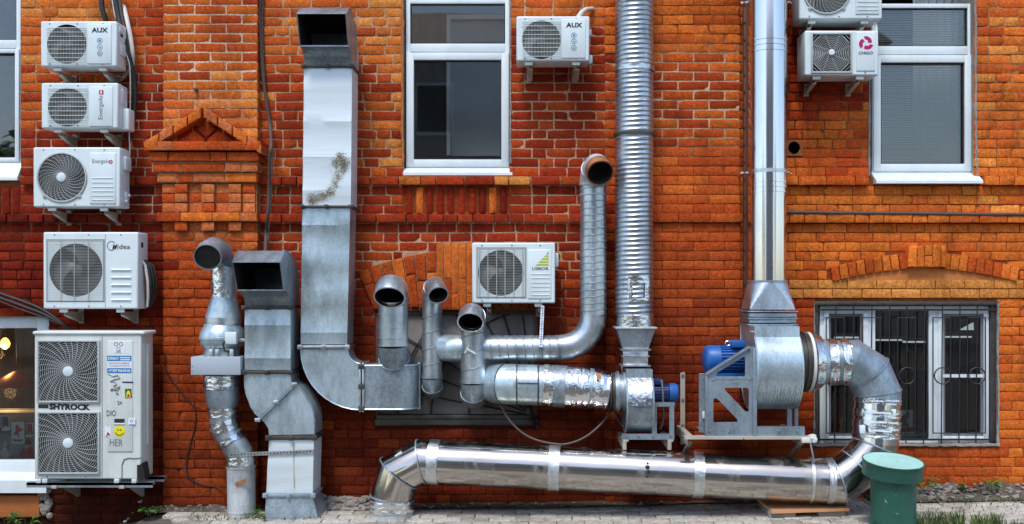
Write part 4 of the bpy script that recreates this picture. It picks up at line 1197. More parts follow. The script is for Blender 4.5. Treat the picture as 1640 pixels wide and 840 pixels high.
# its steel rails
rl = thing('support_rail', 'long grey steel rails on brackets carrying the large double-fan air conditioner', 'steel rail', ((x0 + x1) / 2, 0, z0 - .03))
for yy_ in (y + .02, -.16):
    m = MB(); xa, xb = X(43), X(245); m.box(xa, xb, yy_ - .025, yy_ + .025, Z(777.5), Z(773)); m.box(xa, xb, yy_ - .025, yy_ - .021, Z(781), Z(773)); m.build('rail', 'steel_grey', rl, smooth=False)
for px_ in (88, 196):
    m = MB(); xx = X(px_); m.box(xx - .02, xx + .02, -.0, y - .02, Z(782.5), Z(777.6), .003); m.prism([(-.004, Z(782.6)), (y * .8, Z(782.6)), (-.05, Z(812)), (-.004, Z(812))], YZ, xx - .003, xx + .003); m.build('bracket', 'white_bracket', rl, smooth=False)
for px_ in (62, 72, 187, 215):
    m = MB(); m.box(X(px_ - 4), X(px_ + 4), y - .008, y + .05, Z(774), Z(767.5), .004); m.build('foot', 'white_old', rl)
# 6. centre, square wire guard
r_, X, Z, y, x0, x1, z0, z1 = ac((827, 944, 26, 98), .32, .23, 'white air conditioner with three round symbols, between the middle window and the tall ridged duct', dict(grille='grid', fans=[(867, 64, 31)], square=(837, 898, 34, 93), covers=[(899, 938, 31, 94)]), brackets=((.17, .82), .095, 1))
aux_marks(r_, X, Z, y, 919.5, 41, 919, (57.5, 67, 77.5))
side_valve(r_, x1, y + .02, z0 + .21, .02, .09, .06); side_valve(r_, x1, y + .03, z0 + .0, .03, .08, .07)
m = MB(); m.tube([W(926, 28, .2), W(932, 20, .2), W(939, 15.5, .14), W(948, 15, .02), W(950, 15, -.05)], .019, 10); m.build('insulated_pipe', 'white_cable', r_)
# 7. centre, above the grey sheet
r_, X, Z, y, x0, x1, z0, z1 = ac((756, 889, 389, 486), .32, .24, 'white air conditioner with a green striped triangle mark above the round ducts', dict(grille='lines', fans=[(802, 437.5, 36.5)], square=(765, 841, 398.5, 476), n=30, uprights=(768, 781.5, 795.5, 809, 823, 837), covers=[(845, 883, 400, 479)], ribs=[(851, 881, (438.5, 445, 452, 458.5, 465, 472))]), brackets=((.18, .8), .10, 1))
for i in range(5):
    f0, f1 = i / 5 + .02, (i + 1) / 5 - .05
    m = MB(); m.prism([(X(878.5 - 22 * f0 - .01), Z(404 + 23 * f0)), (X(878.5), Z(404 + 23 * f0)), (X(878.5), Z(404 + 23 * f1)), (X(878.5 - 22 * f1), Z(404 + 23 * f1))], XZ(0), y - .0085, y - .006); m.build('emblem', 'lime' if i else 'ink_grey', r_, smooth=False)
lettering(r_, y - .0075, [('USBOR', X(865.5), Z(430.5), sz(26), sz(4.8), 'ink_grey', dict(bold=.03))])
side_valve(r_, x1, y + .04, z0 + .28, .03, .12, .11)
# 8. top right, partly above the picture
r_, X, Z, y, x0, x1, z0, z1 = ac((1280, 1413, -62, 31), .32, .25, 'white air conditioner cut by the top edge, over the unit with the magenta mark', dict(grille='spiral', fans=[(1324, -15, 37)], hub=.19, covers=[(1370, 1408, -54, 23.5)], ribs=[(1373, 1406, (-18, -11, -4, 3, 10, 16))]), brackets=((.16, .80), .14, -1))
# 9. right, concentric rings and the magenta mark
r_, X, Z, y, x0, x1, z0, z1 = ac((1289, 1407, 49, 121), .32, .24, 'white air conditioner with a magenta three-bladed mark beside the right window', dict(grille='rings', fans=[(1331, 85, 30)], square=(1301, 1362, 55.5, 115.5), hub=.16, covers=[(1371, 1401.5, 52, 114.5)]), brackets=((.17, .76), .09, -1))
lettering(r_, y - .0075, [('CHIGO', X(1386), Z(85.7), sz(22), sz(4.8), 'ink', dict(bold=.02, shear=.25))])
m = MB(); cx, cz, s_ = X(1386.5), Z(70), sz(1, .32)
for k in range(3):
    a0 = R(95 + 120 * k); out = []; inn = []
    for q in range(9):
        t = q / 8; a = a0 - t * 2.0 + .2; ro = s_ * (12.0 - 3.5 * t * t); ri = s_ * (6.8 - 4.4 * t)
        out.append((cx + ro * math.cos(a), cz + ro * math.sin(a) * .95)); inn.append((cx + max(ri, s_ * 2.4) * math.cos(a), cz + max(ri, s_ * 2.4) * math.sin(a) * .95))
    keep = 8
    m.prism(out[:keep] + inn[:keep][::-1], XZ(0), y - .0085, y - .006)
m.build('emblem', 'magenta', r_, smooth=False)
m = MB(); m.box(x1 - .004, x1 + .006, y + .03, y + .18, z0 + .06, z1 - .05, .004); m.build('side_cover', 'white_old', r_)
m = MB(); m.tube([W(1396, 32, .26), W(1400, 34, .27), W(1403, 42, .28), W(1404, 75, .3)], .012, 8); m.build('drain_hose', 'white_cable', r_)

# ------------------------------------------------------------------ rectangular ducts
random.seed(41)
def duct_section(root, xl0, xr0, y0, xl1, xr1, y1, df, db, creases, mat, name='duct_section', df1=None):
    """four-sided duct between two pixel heights; creases: pixel heights of the stiffening folds on its front"""
    df1 = df if df1 is None else df1
    m = MB(); ys = [y0] + list(creases) + [y1]; n = len(ys)
    rows = []
    for i, yy in enumerate(ys):
        f = (yy - y0) / (y1 - y0); d = df + (df1 - df) * f
        xa = wx(xl0, df) * (1 - f) + wx(xl1, df1) * f; xb = wx(xr0, df) * (1 - f) + wx(xr1, df1) * f
        z = wz(yy, d); fold = 0 if i in (0, n - 1) else .007
        rows.append((xa, xb, d, z))
        if i: pxa, pxb, pd, pz = rows[-2][:4]
        # the front: a bead at each fold, so that every panel is a little dished
        nx = 7
        vs = []; fold = 0 if i in (0, n - 1) else (.008 if i % 2 else .0) + jit(.001)
        for k in range(nx):
            u = k / (nx - 1)
            vs.append((xa + (xb - xa) * u, -(d + fold), z))
        rows[-1] = rows[-1] + (m.add(vs, []),)
        if i:
            pi = rows[-2][4]; ci = rows[-1][4]
            mid = []
            zm = (z + pz) / 2
            for k in range(nx):
                u = k / (nx - 1)
                xm = (xa + pxa) / 2 * (1 - u) + (xb + pxb) / 2 * u
                mid.append((xm, -((d + pd) / 2 + .001 + jit(.0008)), zm))
            mo = m.add(mid, [])
            for a, b in ((pi, mo), (mo, ci)):
                for k in range(nx - 1): m.f.append((a + k, b + k, b + k + 1, a + k + 1)); m.m.append(0)
    (xa, xb, d, z, _), (xc, xd, e, z1, _) = rows[0], rows[-1]
    sd = [(xa, -d - .004, z), (xc, -e - .004, z1), (xc, -db, z1), (xa, -db, z)]; m.add(sd, [(3, 2, 1, 0)])
    sd = [(xb, -d - .004, z), (xd, -e - .004, z1), (xd, -db, z1), (xb, -db, z)]; m.add(sd, [(0, 1, 2, 3)])
    m.add([(xa, -db, z), (xb, -db, z), (xd, -db, z1), (xc, -db, z1)], [(0, 1, 2, 3)])
    return m.build(name, mat, root, ang=12)
def flange(root, xl, xr, yy, df, db, th=5, mat='dark_steel', clip=True):
    m = MB(); a, b, z = wx(xl, df) - .012, wx(xr, df) + .012, wz(yy, df); h = sz(th, df) / 2
    m.box(a, b, -df - .018, -df + .02, z - h, z + h, .004); m.box(a, a + .03, -df + .02, -db, z - h, z + h); m.box(b - .03, b, -df + .02, -db, z - h, z + h)
    o = m.build('flange', mat, root)
    if clip:
        c = MB(); xm = (a + b) / 2
        for q in (xm, b - .01, a + .012): c.box(q - .018, q + .018, -df - .03, -df - .016, z - h - .006, z + h + .006, .004); c.lathe([(0, .009), (.012, .009)], (q, -df - .028, z), (0, -1, 0), 6)
        c.build('clamp', mat, o)
def hood(root, xl, xr, df, db, yb, ytop, mtop, mbot, dt, dbm, mat, mat_in, name='hood'):
    """gooseneck outlet: rises from the duct at yb, curves forward and opens through a sloping mouth"""
    xa, xb = wx(xl, df), wx(xr, df)
    zb = wz(yb, df); zt = wz(ytop, (df + dt) / 2)
    def curve(o, f):
        # outer: from the back up and over to the mouth's top; inner: from the front to the mouth's lower lip
        back, front = -db, -df
        out = [(back, zb)]
        zr = wz(mtop, dt); 
        for k in range(9):
            t = R(90) * k / 8
            out.append((back + (-(dt - .10) - back) * (1 - math.cos(t)) * .92, zb + (zt - zb) * (.35 + .65 * math.sin(t))))
        out.append((-(dt), zr))
        inn = [(front, zb)]
        zl = wz(mbot, dbm)
        for k in range(1, 6):
            t = k / 5; inn.append((front + (-dbm - front) * t ** 1.9, zb + (zl - zb) * (1 - (1 - t) ** 1.5)))
        return out, inn
    out, inn = curve(0, 0)
    m = MB()
    def strip(line, flip, mi, xa=xa, xb=xb, off=(0, 0)):
        vs = []
        for a, b in line: vs += [(xa, a + off[0], b + off[1]), (xb, a + off[0], b + off[1])]
        m.add(vs, [((2 * i, 2 * i + 1, 2 * i + 3, 2 * i + 2) if flip else (2 * i, 2 * i + 2, 2 * i + 3, 2 * i + 1)) for i in range(len(line) - 1)], mi)
    strip(out, True, 0); strip(inn, False, 0)
    poly = out + inn[::-1]
    for xx, fl in ((xa, False), (xb, True)):
        t = tessellate_polygon([[Vector((a, b, 0)) for a, b in poly]])
        m.add([(xx, a, b) for a, b in poly], [f[::-1] if fl else f for f in t], 0)
    # near-black lining a few millimetres inside, painting the mouth's dark interior
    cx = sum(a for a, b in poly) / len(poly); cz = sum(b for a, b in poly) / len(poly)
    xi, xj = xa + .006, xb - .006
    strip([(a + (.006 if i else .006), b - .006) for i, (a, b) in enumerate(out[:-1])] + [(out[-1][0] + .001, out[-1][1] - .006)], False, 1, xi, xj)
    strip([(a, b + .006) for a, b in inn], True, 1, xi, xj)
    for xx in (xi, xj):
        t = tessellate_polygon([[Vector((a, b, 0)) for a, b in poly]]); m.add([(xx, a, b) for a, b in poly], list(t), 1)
    o = m.build(name, [mat, mat_in], root, ang=40)
    r = MB()                                        # turned rim and the standing seam along each side
    for xx in (xa, xb): r.tube([(xx, a, b) for a, b in out], .005, 6); r.bar((xx, out[-1][0], out[-1][1]), (xx, inn[-1][0], inn[-1][1]), .008)
    r.bar((xa, out[-1][0], out[-1][1]), (xb, out[-1][0], out[-1][1]), .008); r.bar((xa, inn[-1][0], inn[-1][1]), (xb, inn[-1][0], inn[-1][1]), .008)
    r.build('rim', mat, o)
    return o
# tall duct with the hood at the top
t = thing('rectangular_duct', 'tall rectangular metal duct with a stained white upper length and a curved foot', 'air duct', W(522, 640, 0), 'rectangular ventilation ducts')
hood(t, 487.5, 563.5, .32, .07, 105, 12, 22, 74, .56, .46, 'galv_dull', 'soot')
flange(t, 487, 564, 107, .32, .07, 4)
duct_section(t, 487, 564, 109, 484.5, 562, 329, .32, .07, [137, 166, 195, 224, 252, 280, 305], 'duct_white')
# sprayed rust-brown stains on the white length
m = MB(); random.seed(9)
def blot(cx, cy, n, sx, sy):
    for i in range(n * 2):
        x, y = random.gauss(cx, sx), random.gauss(cy, sy); r = random.uniform(.0012, .0036)
        if not (488 < x < 561): continue
        p = W(x, y, .3278); m.lathe([(0, r), (.0006, r * .9)], p, (0, -1, 0), 5)
for a, b, n in ((545, 252, 120), (538, 262, 90), (552, 262, 120), (548, 272, 60), (541, 282, 60), (536, 296, 60), (528, 308, 90), (518, 314, 70), (499, 320, 130), (508, 318, 50)): blot(a, b, n, 4.2, 4.6)
tag(m.build('stain', 'olive_stain', t), kind='stuff')
flange(t, 484, 562.5, 331.5, .32, .07, 4)
duct_section(t, 484.5, 561, 334, 481.5, 556, 552, .32, .07, [361, 390, 418, 447, 475, 504, 533], 'galv')
flange(t, 481, 557, 556, .32, .07, 5, 'band')
fr = .32
arc = [(481.5 + 97 - 97 * math.cos(R(a)), 560 + 97 * math.sin(R(a))) for a in range(0, 91, 9)]
inn = [(578.5 - 22 * math.cos(R(a)), 560 + 23 * math.sin(R(a))) for a in range(0, 91, 15)]
poly = arc + inn[::-1]
m = MB(); m.prism([(wx(a, fr), wz(b, fr)) for a, b in poly], XZ(0), -fr, -.07); m.build('elbow', 'galv', t, ang=25)
m = MB(); pl = [(wx(a, fr), wz(b, fr)) for a, b in arc]; m.tube([(a, -fr - .001, b) for a, b in pl], .005, 6)
pl = [(wx(a, fr), wz(b, fr)) for a, b in inn]; m.tube([(a, -fr - .001, b) for a, b in pl], .005, 6); m.build('seam', 'galv', t)
m = MB()
for xx in (577, 582): m.box(wx(xx - 1.6, fr), wx(xx + 1.6, fr), -fr - .02, -.07, wz(660, fr), wz(581, fr), .004)
o = m.build('flange', 'band', t)
m = MB()
for yy in (587, 619, 654): m.box(wx(574.5, fr), wx(584.5, fr), -fr - .032, -fr - .018, wz(yy + 4, fr), wz(yy - 4, fr), .004)
m.build('clamp', 'dark_steel', o)
pts = [(wx(583, fr), -fr)] + [(wx(640, fr) + .13 * math.sin(R(a)), -fr + .13 - .13 * math.cos(R(a))) for a in range(0, 91, 10)] + [(wx(640, fr) + .13, .12), (wx(583, fr), .0)]
m = MB(); m.prism(pts, XY, wz(656, fr), wz(586, fr)); m.build('elbow', 'galv_dull', t, ang=25)
m = MB()
for yy in (586, 656): m.tube([(a, b, wz(yy, fr)) for a, b in pts[:-1]], .006, 6)
m.box(wx(640, fr) + .118, wx(640, fr) + .142, -.17, -.14, wz(660, fr), wz(583, fr), .003); m.build('seam', 'galv', t)

# lower duct with the hood, offset and foot on the ground
t = thing('rectangular_duct', 'shorter rectangular metal duct with a sideways offset and a flared foot on the pavement', 'air duct', G(468, 826), 'rectangular ventilation ducts')
f2, b2 = .42, .15
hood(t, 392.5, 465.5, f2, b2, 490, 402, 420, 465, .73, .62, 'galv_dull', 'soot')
flange(t, 391.5, 466, 493, f2, b2, 4.5)
duct_section(t, 392, 465.5, 496, 392, 465.5, 593, f2, b2, [521, 548, 574], 'galv')
flange(t, 391.5, 466, 596.5, f2, b2, 5)
def fq(l): return [(wx(a, f2), wz(b, f2)) for a, b in l]
p1 = [(392, 599), (392, 618), (394.5, 632), (402, 652), (409, 663), (415.5, 669), (471.5, 616.5), (467, 612), (465.5, 599)]
m = MB(); m.prism(fq(p1), XZ(0), -f2, -b2); m.build('elbow', 'galv', t, ang=25)
p2 = [(416.5, 671), (424, 677), (430, 687), (430.8, 697), (503.8, 696), (503.6, 672), (501, 657), (496, 645), (488, 632), (479, 621), (472.5, 617)]
m = MB(); m.prism(fq(p2), XZ(0), -f2 - .002, -b2 + .002); m.build('elbow', 'galv', t, ang=25)
m = MB(); q = fq(p2[4:]); m.tube([(a, -f2 - .003, b) for a, b in q], .005, 6); q = fq(p1[:6]); m.tube([(a, -f2 - .001, b) for a, b in q], .005, 6); m.build('seam', 'galv_dull', t)
m = MB(); a = Vector((wx(412.5, f2), -f2 - .012, wz(674, f2))); b = Vector((wx(475, f2), -f2 - .012, wz(613.5, f2)))
m.bar(a, b, .022, .03, up=(0, 1, 0)); o = m.build('flange', 'steel_grey', t)
m = MB()
for k in (.03, .5, .97):
    c = a.lerp(b, k); m.box(c.x - .02, c.x + .02, c.y - .03, c.y - .01, c.z - .014, c.z + .014, .004)
m.build('clamp', 'band', o)
flange(t, 430, 504.5, 701, f2, b2, 6)
duct_section(t, 431, 503, 705, 426.5, 501, 790, f2, b2, [752], 'duct_white')
m = MB()
for k in range(14): p = W(470 + k * .08, 712 + k * 5.2, f2 + .0085); m.box(p.x - .002, p.x + .002, p.y - .0012, p.y + .004, p.z - .013, p.z + .013)
m.build('rust_streak', 'streak', t)
flange(t, 425.5, 502, 793, f2, b2, 5, 'steel_grey')
gb = G(468, 827)
m = MB(); za = wz(796, f2); xa, xb, xc, xd = wx(426, f2), wx(501, f2), wx(425.5, f2), wx(511, f2); zg = gz(xc, .44) - .01
vs = [(xa, -f2, za), (xb, -f2, za), (xb, -b2, za), (xa, -b2, za), (xc, -.445, zg), (xd, -.445, zg), (xd + .02, -b2, zg), (xc, -b2, zg)]
m.add(vs, [(0, 4, 5, 1), (1, 5, 6, 2), (3, 7, 4, 0), (2, 6, 7, 3)]); m.build('flared_foot', 'galv_dull', t)
# perforated strap to the round flue
st = thing('perforated_strap', 'perforated metal strap running from the round flue to the offset rectangular duct', 'strap', W(370, 727, .42))
m = MB(); d = .435
a, b = W(366, 729, d), W(502, 723.5, d); n = 26
m.bar(a, b, .004, .028); o = m.build('strap', 'band', st, smooth=False)
m = MB()
for k in range(1, n): c = a.lerp(b, k / n); m.lathe([(0, .005), (.003, .005)], (c.x, c.y - .001, c.z), (0, -1, 0), 8)
m.build('strap_hole', 'soot', o)

# ------------------------------------------------------------------ round ducts
def path_px(l): return [W(a, b, d) for a, b, d in l]
def arcpath(p, e1, e2, Rr, a0, a1, n):      # from p: circle of radius Rr starting along e1, turning towards e2
    p = Vector(p); e1 = Vector(e1).normalized(); e2 = Vector(e2).normalized()
    return [p + e1 * Rr * math.sin(R(a)) + e2 * Rr * (1 - math.cos(R(a))) for a in [a0 + (a1 - a0) * i / n for i in range(n + 1)]]
def ring_band(m, c, ax, r, w_, h=.004, n=28, mi=0):
    m.lathe([(-w_ / 2, r - .002), (-w_ / 2, r + h), (w_ / 2, r + h), (w_ / 2, r - .002)], c, ax, n, mi, False, False)
def foil_wrap(root, p0, p1, r0, r1, mat='foil', amp=.006, n=40, name='foil_tape', rows=9):
    p0, p1 = Vector(p0), Vector(p1); ax = (p1 - p0).normalized(); u = ax.orthogonal().normalized(); v = ax.cross(u)
    m = MB(); vs = []; sd_ = random.uniform(0, 99)
    for i in range(rows + 1):
        f = i / rows; c = p0.lerp(p1, f); r = r0 + (r1 - r0) * f
        for j in range(n):
            a = 2 * PI * j / n; q = u * math.cos(a) + v * math.sin(a)
            k = noise.noise((q.x * 4 + sd_, q.z * 4 + q.y * 4, f * 7)) * amp + noise.noise((q.x * 11, q.z * 11 + sd_, f * 16)) * amp * .5
            vs.append(c + q * (r + .003 + amp * .6 + k) + ax * (jit(.003) if i in (0, rows) else 0))
    m.add(vs, [(i * n + j, i * n + (j + 1) % n, (i + 1) * n + (j + 1) % n, (i + 1) * n + j) for i in range(rows) for j in range(n)])
    return m.build(name, mat, root, ang=70)
def gooseneck(label, xc, r_px, ytop, ybot, d0, turn, azim, Rb, mat, bands=(), seam_pitch=None, lip=.06, seams=(), bottom_d=-.02, rust=False):
    """vertical pipe that comes out of the grey sheet below and bends over towards the viewer on top"""
    r = sz(r_px, d0); rs = r
    t = thing('round_duct', label, 'air duct', W(xc, ybot, d0), 'round ventilation ducts with bent mouths')
    f = Vector((math.sin(azim), -math.cos(azim), 0))
    ptop = W(xc, ytop, d0); pb = W(xc, ybot, d0)
    m = MB(); m.tube([pb + Vector((0, 0, -.005)), ptop], rs, 32); m.build('pipe', mat, t)
    if seam_pitch:
        m = MB(); m.spiral(pb + Vector((0, 0, .02)), ptop, rs, seam_pitch, [(0, -.001), (.02, .004), (.06, .004), (.08, -.001)], 36); m.build('seam', 'galv_dull', t)
    arc = arcpath(ptop, (0, 0, 1), f, Rb, 0, turn, 4)
    last = (arc[-1] - arc[-2]).normalized(); dirn = Vector((0, 0, 1)) * math.cos(R(turn)) + f * math.sin(R(turn))
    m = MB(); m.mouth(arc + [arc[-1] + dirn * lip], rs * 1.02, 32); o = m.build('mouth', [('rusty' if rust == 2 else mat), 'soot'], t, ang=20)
    m = MB(); ring_band(m, ptop, (0, 0, 1), rs, .012, .007)
    for i in (1, 2, 3): ring_band(m, arc[i], (arc[i + 1] - arc[i - 1]), rs * 1.02, .008, .004)
    ring_band(m, arc[-1] + dirn * (lip - .006), dirn, rs * 1.02, .010, .005); m.build('bead', mat, o)
    if rust == 1:
        m = MB(); ring_band(m, arc[2], (arc[3] - arc[1]), rs * 1.02, .02, .0055, 28); m.build('rust_ring', 'rusty', o)
    # lower bend back into the sheet
    low = arcpath(pb, (0, 0, -1), (0, 1, 0), rs * 1.35, 0, 88, 4)
    m = MB(); m.tube([pb] + low[1:] + [low[-1] + Vector((0, .3, 0))], rs * 1.03, 32); m.build('elbow', 'galv_dull', t, ang=20)
    m = MB(); ring_band(m, pb, (0, 0, 1), rs, .014, .008); ring_band(m, low[2], low[3] - low[1], rs * 1.03, .008, .005); m.build('bead', mat, t)
    m = MB()
    for q in bands: ring_band(m, W(xc, q, d0), (0, 0, 1), rs, .010, .006)
    if bands: m.build('bead', mat, t)
    return t
gooseneck('widest short round duct before the grey sheet, with rust on its bent mouth', 630, 23.6, 486, 553, .30, 140, 0.0, .105, 'pipe_galv', (503, 525, 541), rust=1, lip=.03)
gooseneck('thinnest round duct before the grey sheet, its small mouth turned aside', 692, 15.8, 478, 604, .20, 128, .35, .085, 'pipe_galv', (482, 600), .125, lip=.07)
tt = gooseneck('short round duct with a white scrawl, its mouth just under the air conditioner', 758, 19.8, 527, 612, .30, 132, -.05, .10, 'pipe_galv', (529, 609), .13, lip=.03)
m = MB(); q = W(752, 561, .421); q2 = W(747, 557, .421)
m.bar(W(744, 566, .415), W(751, 553, .42), .008, .002, up=(0, 1, 0)); m.bar(W(747, 558, .42), W(762, 567, .42), .014, .002, up=(0, 1, 0)); m.build('scrawl', 'white_old', tt)

# long spiral duct with the rusty mouth: down, bend, then left into the sheet
d0 = .25; rp = sz(21, d0)
t = thing('round_duct', 'long spiral-seamed round duct with a rusty open mouth and a bend at its foot', 'air duct', W(950, 578, d0), 'round ventilation ducts with bent mouths')
top = W(950, 296, d0); mid = W(950, 505, d0); corner = W(950, 558, d0); Rb = mid.z - corner.z
m = MB(); m.tube([mid, top], rp, 36); m.build('pipe', 'pipe_galv', t)
m = MB(); m.spiral(mid, top, rp, sz(10.5), [(0, -.001), (.04, .0032), (.16, .0032), (.2, -.001)], 36); m.build('seam', 'galv_dull', t)
arc = arcpath(top, (0, 0, 1), Vector((.18, -1, 0)).normalized(), .115, 0, 124, 4); f = Vector((.18, -1, 0)).normalized()
dirn = Vector((0, 0, 1)) * math.cos(R(124)) + f * math.sin(R(124))
m = MB(); m.tube(arc, rp * 1.03, 36); m.build('elbow', 'galv_old', t, ang=20)
m = MB(); m.mouth([arc[-2] - dirn * .0, arc[-1], arc[-1] + dirn * .06], rp * .99, 36); o = m.build('mouth', ['rusty', 'soot'], t)
m = MB(); ring_band(m, arc[-1] + dirn * .055, dirn, rp * .99, .012, .006); m.build('bead', 'rusty', o)
m = MB(); ring_band(m, top, (0, 0, 1), rp, .012, .008); ring_band(m, arc[2], arc[3] - arc[1], rp * 1.03, .010, .006); ring_band(m, top - Vector((0, 0, .08)), (0, 0, 1), rp, .008, .006); m.build('bead', 'galv_old', t)
bend = arcpath(mid, (0, 0, -1), (-1, 0, 0), Rb, 0, 90, 6)
m = MB(); m.tube(bend, rp * 1.01, 36); m.build('elbow', 'pipe_galv', t, ang=12)
m = MB()
for i in range(0, 7): ring_band(m, bend[i], (bend[min(6, i + 1)] - bend[max(0, i - 1)]), rp * 1.01, .007, .003)
m.build('bead', 'pipe_galv', t)
e = W(733, 558, d0); h0 = bend[-1]
m = MB(); m.tube([h0, e], rp * .98, 36); m.build('pipe', 'pipe_galv', t)
m = MB(); m.spiral(h0, e, rp * .98, sz(13), [(0, -.001), (.04, .0034), (.13, .0034), (.17, -.001)], 36); m.build('seam', 'galv_dull', t)
be = arcpath(e, (-1, 0, 0), (0, 1, 0), rp * 1.15, 0, 90, 4)
m = MB(); m.tube([e + Vector((.08, 0, 0))] + be + [be[-1] + Vector((0, .25, 0))], rp * 1.02, 36); m.build('elbow', 'galv', t, ang=20)
m = MB(); ring_band(m, e + Vector((.08, 0, 0)), (1, 0, 0), rp, .01, .007); m.build('bead', 'galv', t)

# left flue with inline fan and silencer box
fd = .29
t = thing('round_flue', 'patched round flue with a meshed mouth, an inline fan and a flat grey box', 'air duct', G(386, 824), 'round ventilation ducts with bent mouths')
def seg(name, l, r, mat, n=32, ang=25):
    m = MB(); m.tube(path_px(l), r, n); return m.build(name, mat, t, ang=ang)
q = lambda n: sz(n, fd)
pth = path_px([(359, 446, fd), (357, 424, fd), (352, 407, fd + .05), (343, 402, fd + .13), (336, 406, fd + .20), (332.5, 412, fd + .27)])
m = MB(); m.mouth(pth, [q(18.5), q(19), q(20.5), q(21), q(21), q(20.5)], 36); o = m.build('mouth', ['galv_dull', 'soot'], t, ang=50)
m = MB(); ax = (pth[-1] - pth[-2]).normalized()
ring_band(m, pth[-1], ax, q(20.5), .012, .004); m.build('rim', 'galv', o)
m = MB(); u = ax.orthogonal().normalized(); v = ax.cross(u); rr = q(20)
for i in range(-7, 8):
    s = i / 7.5 * rr; hl = math.sqrt(max(0, rr * rr - s * s)); c = pth[-1] - ax * .015
    m.bar(c + u * s - v * hl, c + u * s + v * hl, .003); m.bar(c + v * s - u * hl, c + v * s + u * hl, .003)
m.build('mesh', 'dark_steel', o)
seg('pipe', [(359, 446, fd), (359, 474, fd)], q(19), 'pipe_galv')
foil_wrap(t, W(359, 428, fd), W(359, 478, fd), q(18.6), q(18.6), amp=.006)
seg('reducer', [(359, 474, fd), (357.5, 510, fd)], [q(19.5), q(28)], 'galv')
m = MB(); c = W(357.5, 514, fd); ring_band(m, c, (0, 0, 1), q(28), q(11), .003, 32); m.build('collar', 'band', t)
# inline fan: a domed casing
c = W(356.5, 519, fd)
m = MB(); m.lathe([(0, q(28)), (q(3), q(29)), (q(9), q(32.5)), (q(15), q(35)), (q(20), q(35.5)), (q(20.5), q(36.2)), (q(24), q(36.2)), (q(24.5), q(35)), (q(32), q(34.5)), (q(36), q(32)), (q(38), q(28))], c, (0, 0, -1), 48); fo = m.build('inline_fan', 'galv', t)
m = MB(); p = W(368.5, 542, fd + .185); m.box(p.x - .044, p.x + .044, p.y + .005, p.y + .06, p.z - .046, p.z + .046, .008); m.build('terminal_box', 'white_plastic', fo)
m = MB(); m.tube([W(360, 547, fd + .18), W(357, 552, fd + .185), (W(360, 562, fd + .17)), W(372, 566, fd + .14), W(378, 571, fd + .12)], .006, 6); m.build('wire', 'black_cable', fo)
m = MB(); p = W(384, 545, fd + .1); m.box(p.x - .05, p.x + .05, p.y - .02, p.y + .02, p.z - .012, p.z + .012, .003); m.build('clip', 'band', fo)
seg('collar', [(355.5, 556, fd), (355.5, 575, fd)], q(28), 'galv')
m = MB()
for px_ in (338, 348, 371): p = W(px_, 566, fd + .15); m.box(p.x - .015, p.x + .015, p.y - .006, p.y + .03, p.z - .04, p.z + .03, .004)
m.build('clip', 'band', t)
m = MB(); m.pbox(305.5, 385, 572, 601, .12, .47, .004); m.build('silencer_box', 'grey_box', t)
m = MB()
for px_, py_ in ((308, 587), (308, 595)): m.lathe([(0, .005), (.003, .004)], W(px_, py_, .47), (0, -1, 0), 8)
m.build('screw', 'ink_grey', t)
seg('pipe', [(355, 600, fd), (355.5, 626, fd)], q(27), 'galv_dull')
foil_wrap(t, W(355, 601, fd), W(355.3, 622, fd), q(26.5), q(27), amp=.008)
seg('reducer', [(355.5, 622, fd), (356.5, 640, fd), (357, 654, fd)], [q(27), q(26), q(22)], 'steel_grey')
seg('pipe', [(357, 652, fd), (358, 684, fd), (373, 708, fd), (384, 726, fd), (386, 744, fd)], [q(22), q(21.5), q(21), q(21), q(21.5)], 'pipe_galv', 32, 15)
foil_wrap(t, W(357, 653, fd), W(357.5, 666, fd), q(22), q(21.8), amp=.007, rows=5)
foil_wrap(t, W(358, 674, fd), W(362.5, 691, fd), q(21.8), q(21.6), amp=.007, rows=6)
foil_wrap(t, W(368, 701, fd), W(373, 709, fd), q(21.4), q(21.4), amp=.006, rows=5)
foil_wrap(t, W(385, 731, fd), W(385.4, 744, fd), q(21.4), q(21.6), amp=.007, rows=5)
zb = gz(wx(386, fd), fd + .1) - .01
m = MB(); a = W(386, 742, fd); b = W(387, 820, fd); b.z = zb; m.tube([a, b], q(22), 36); ring_band(m, W(386, 748, fd), (0, 0, 1), q(22), .008, .005); ring_band(m, Vector((b.x, b.y, b.z + .04)), (0, 0, 1), q(22), .008, .005); m.build('pipe', 'galv_old', t)
m = MB(); a = W(377, 777, fd + .115); bq = W(394, 770, fd + .115); m.bar(a, bq, .03, .003, up=(0, 1, 0)); m.build('scuff', 'rusty', t)

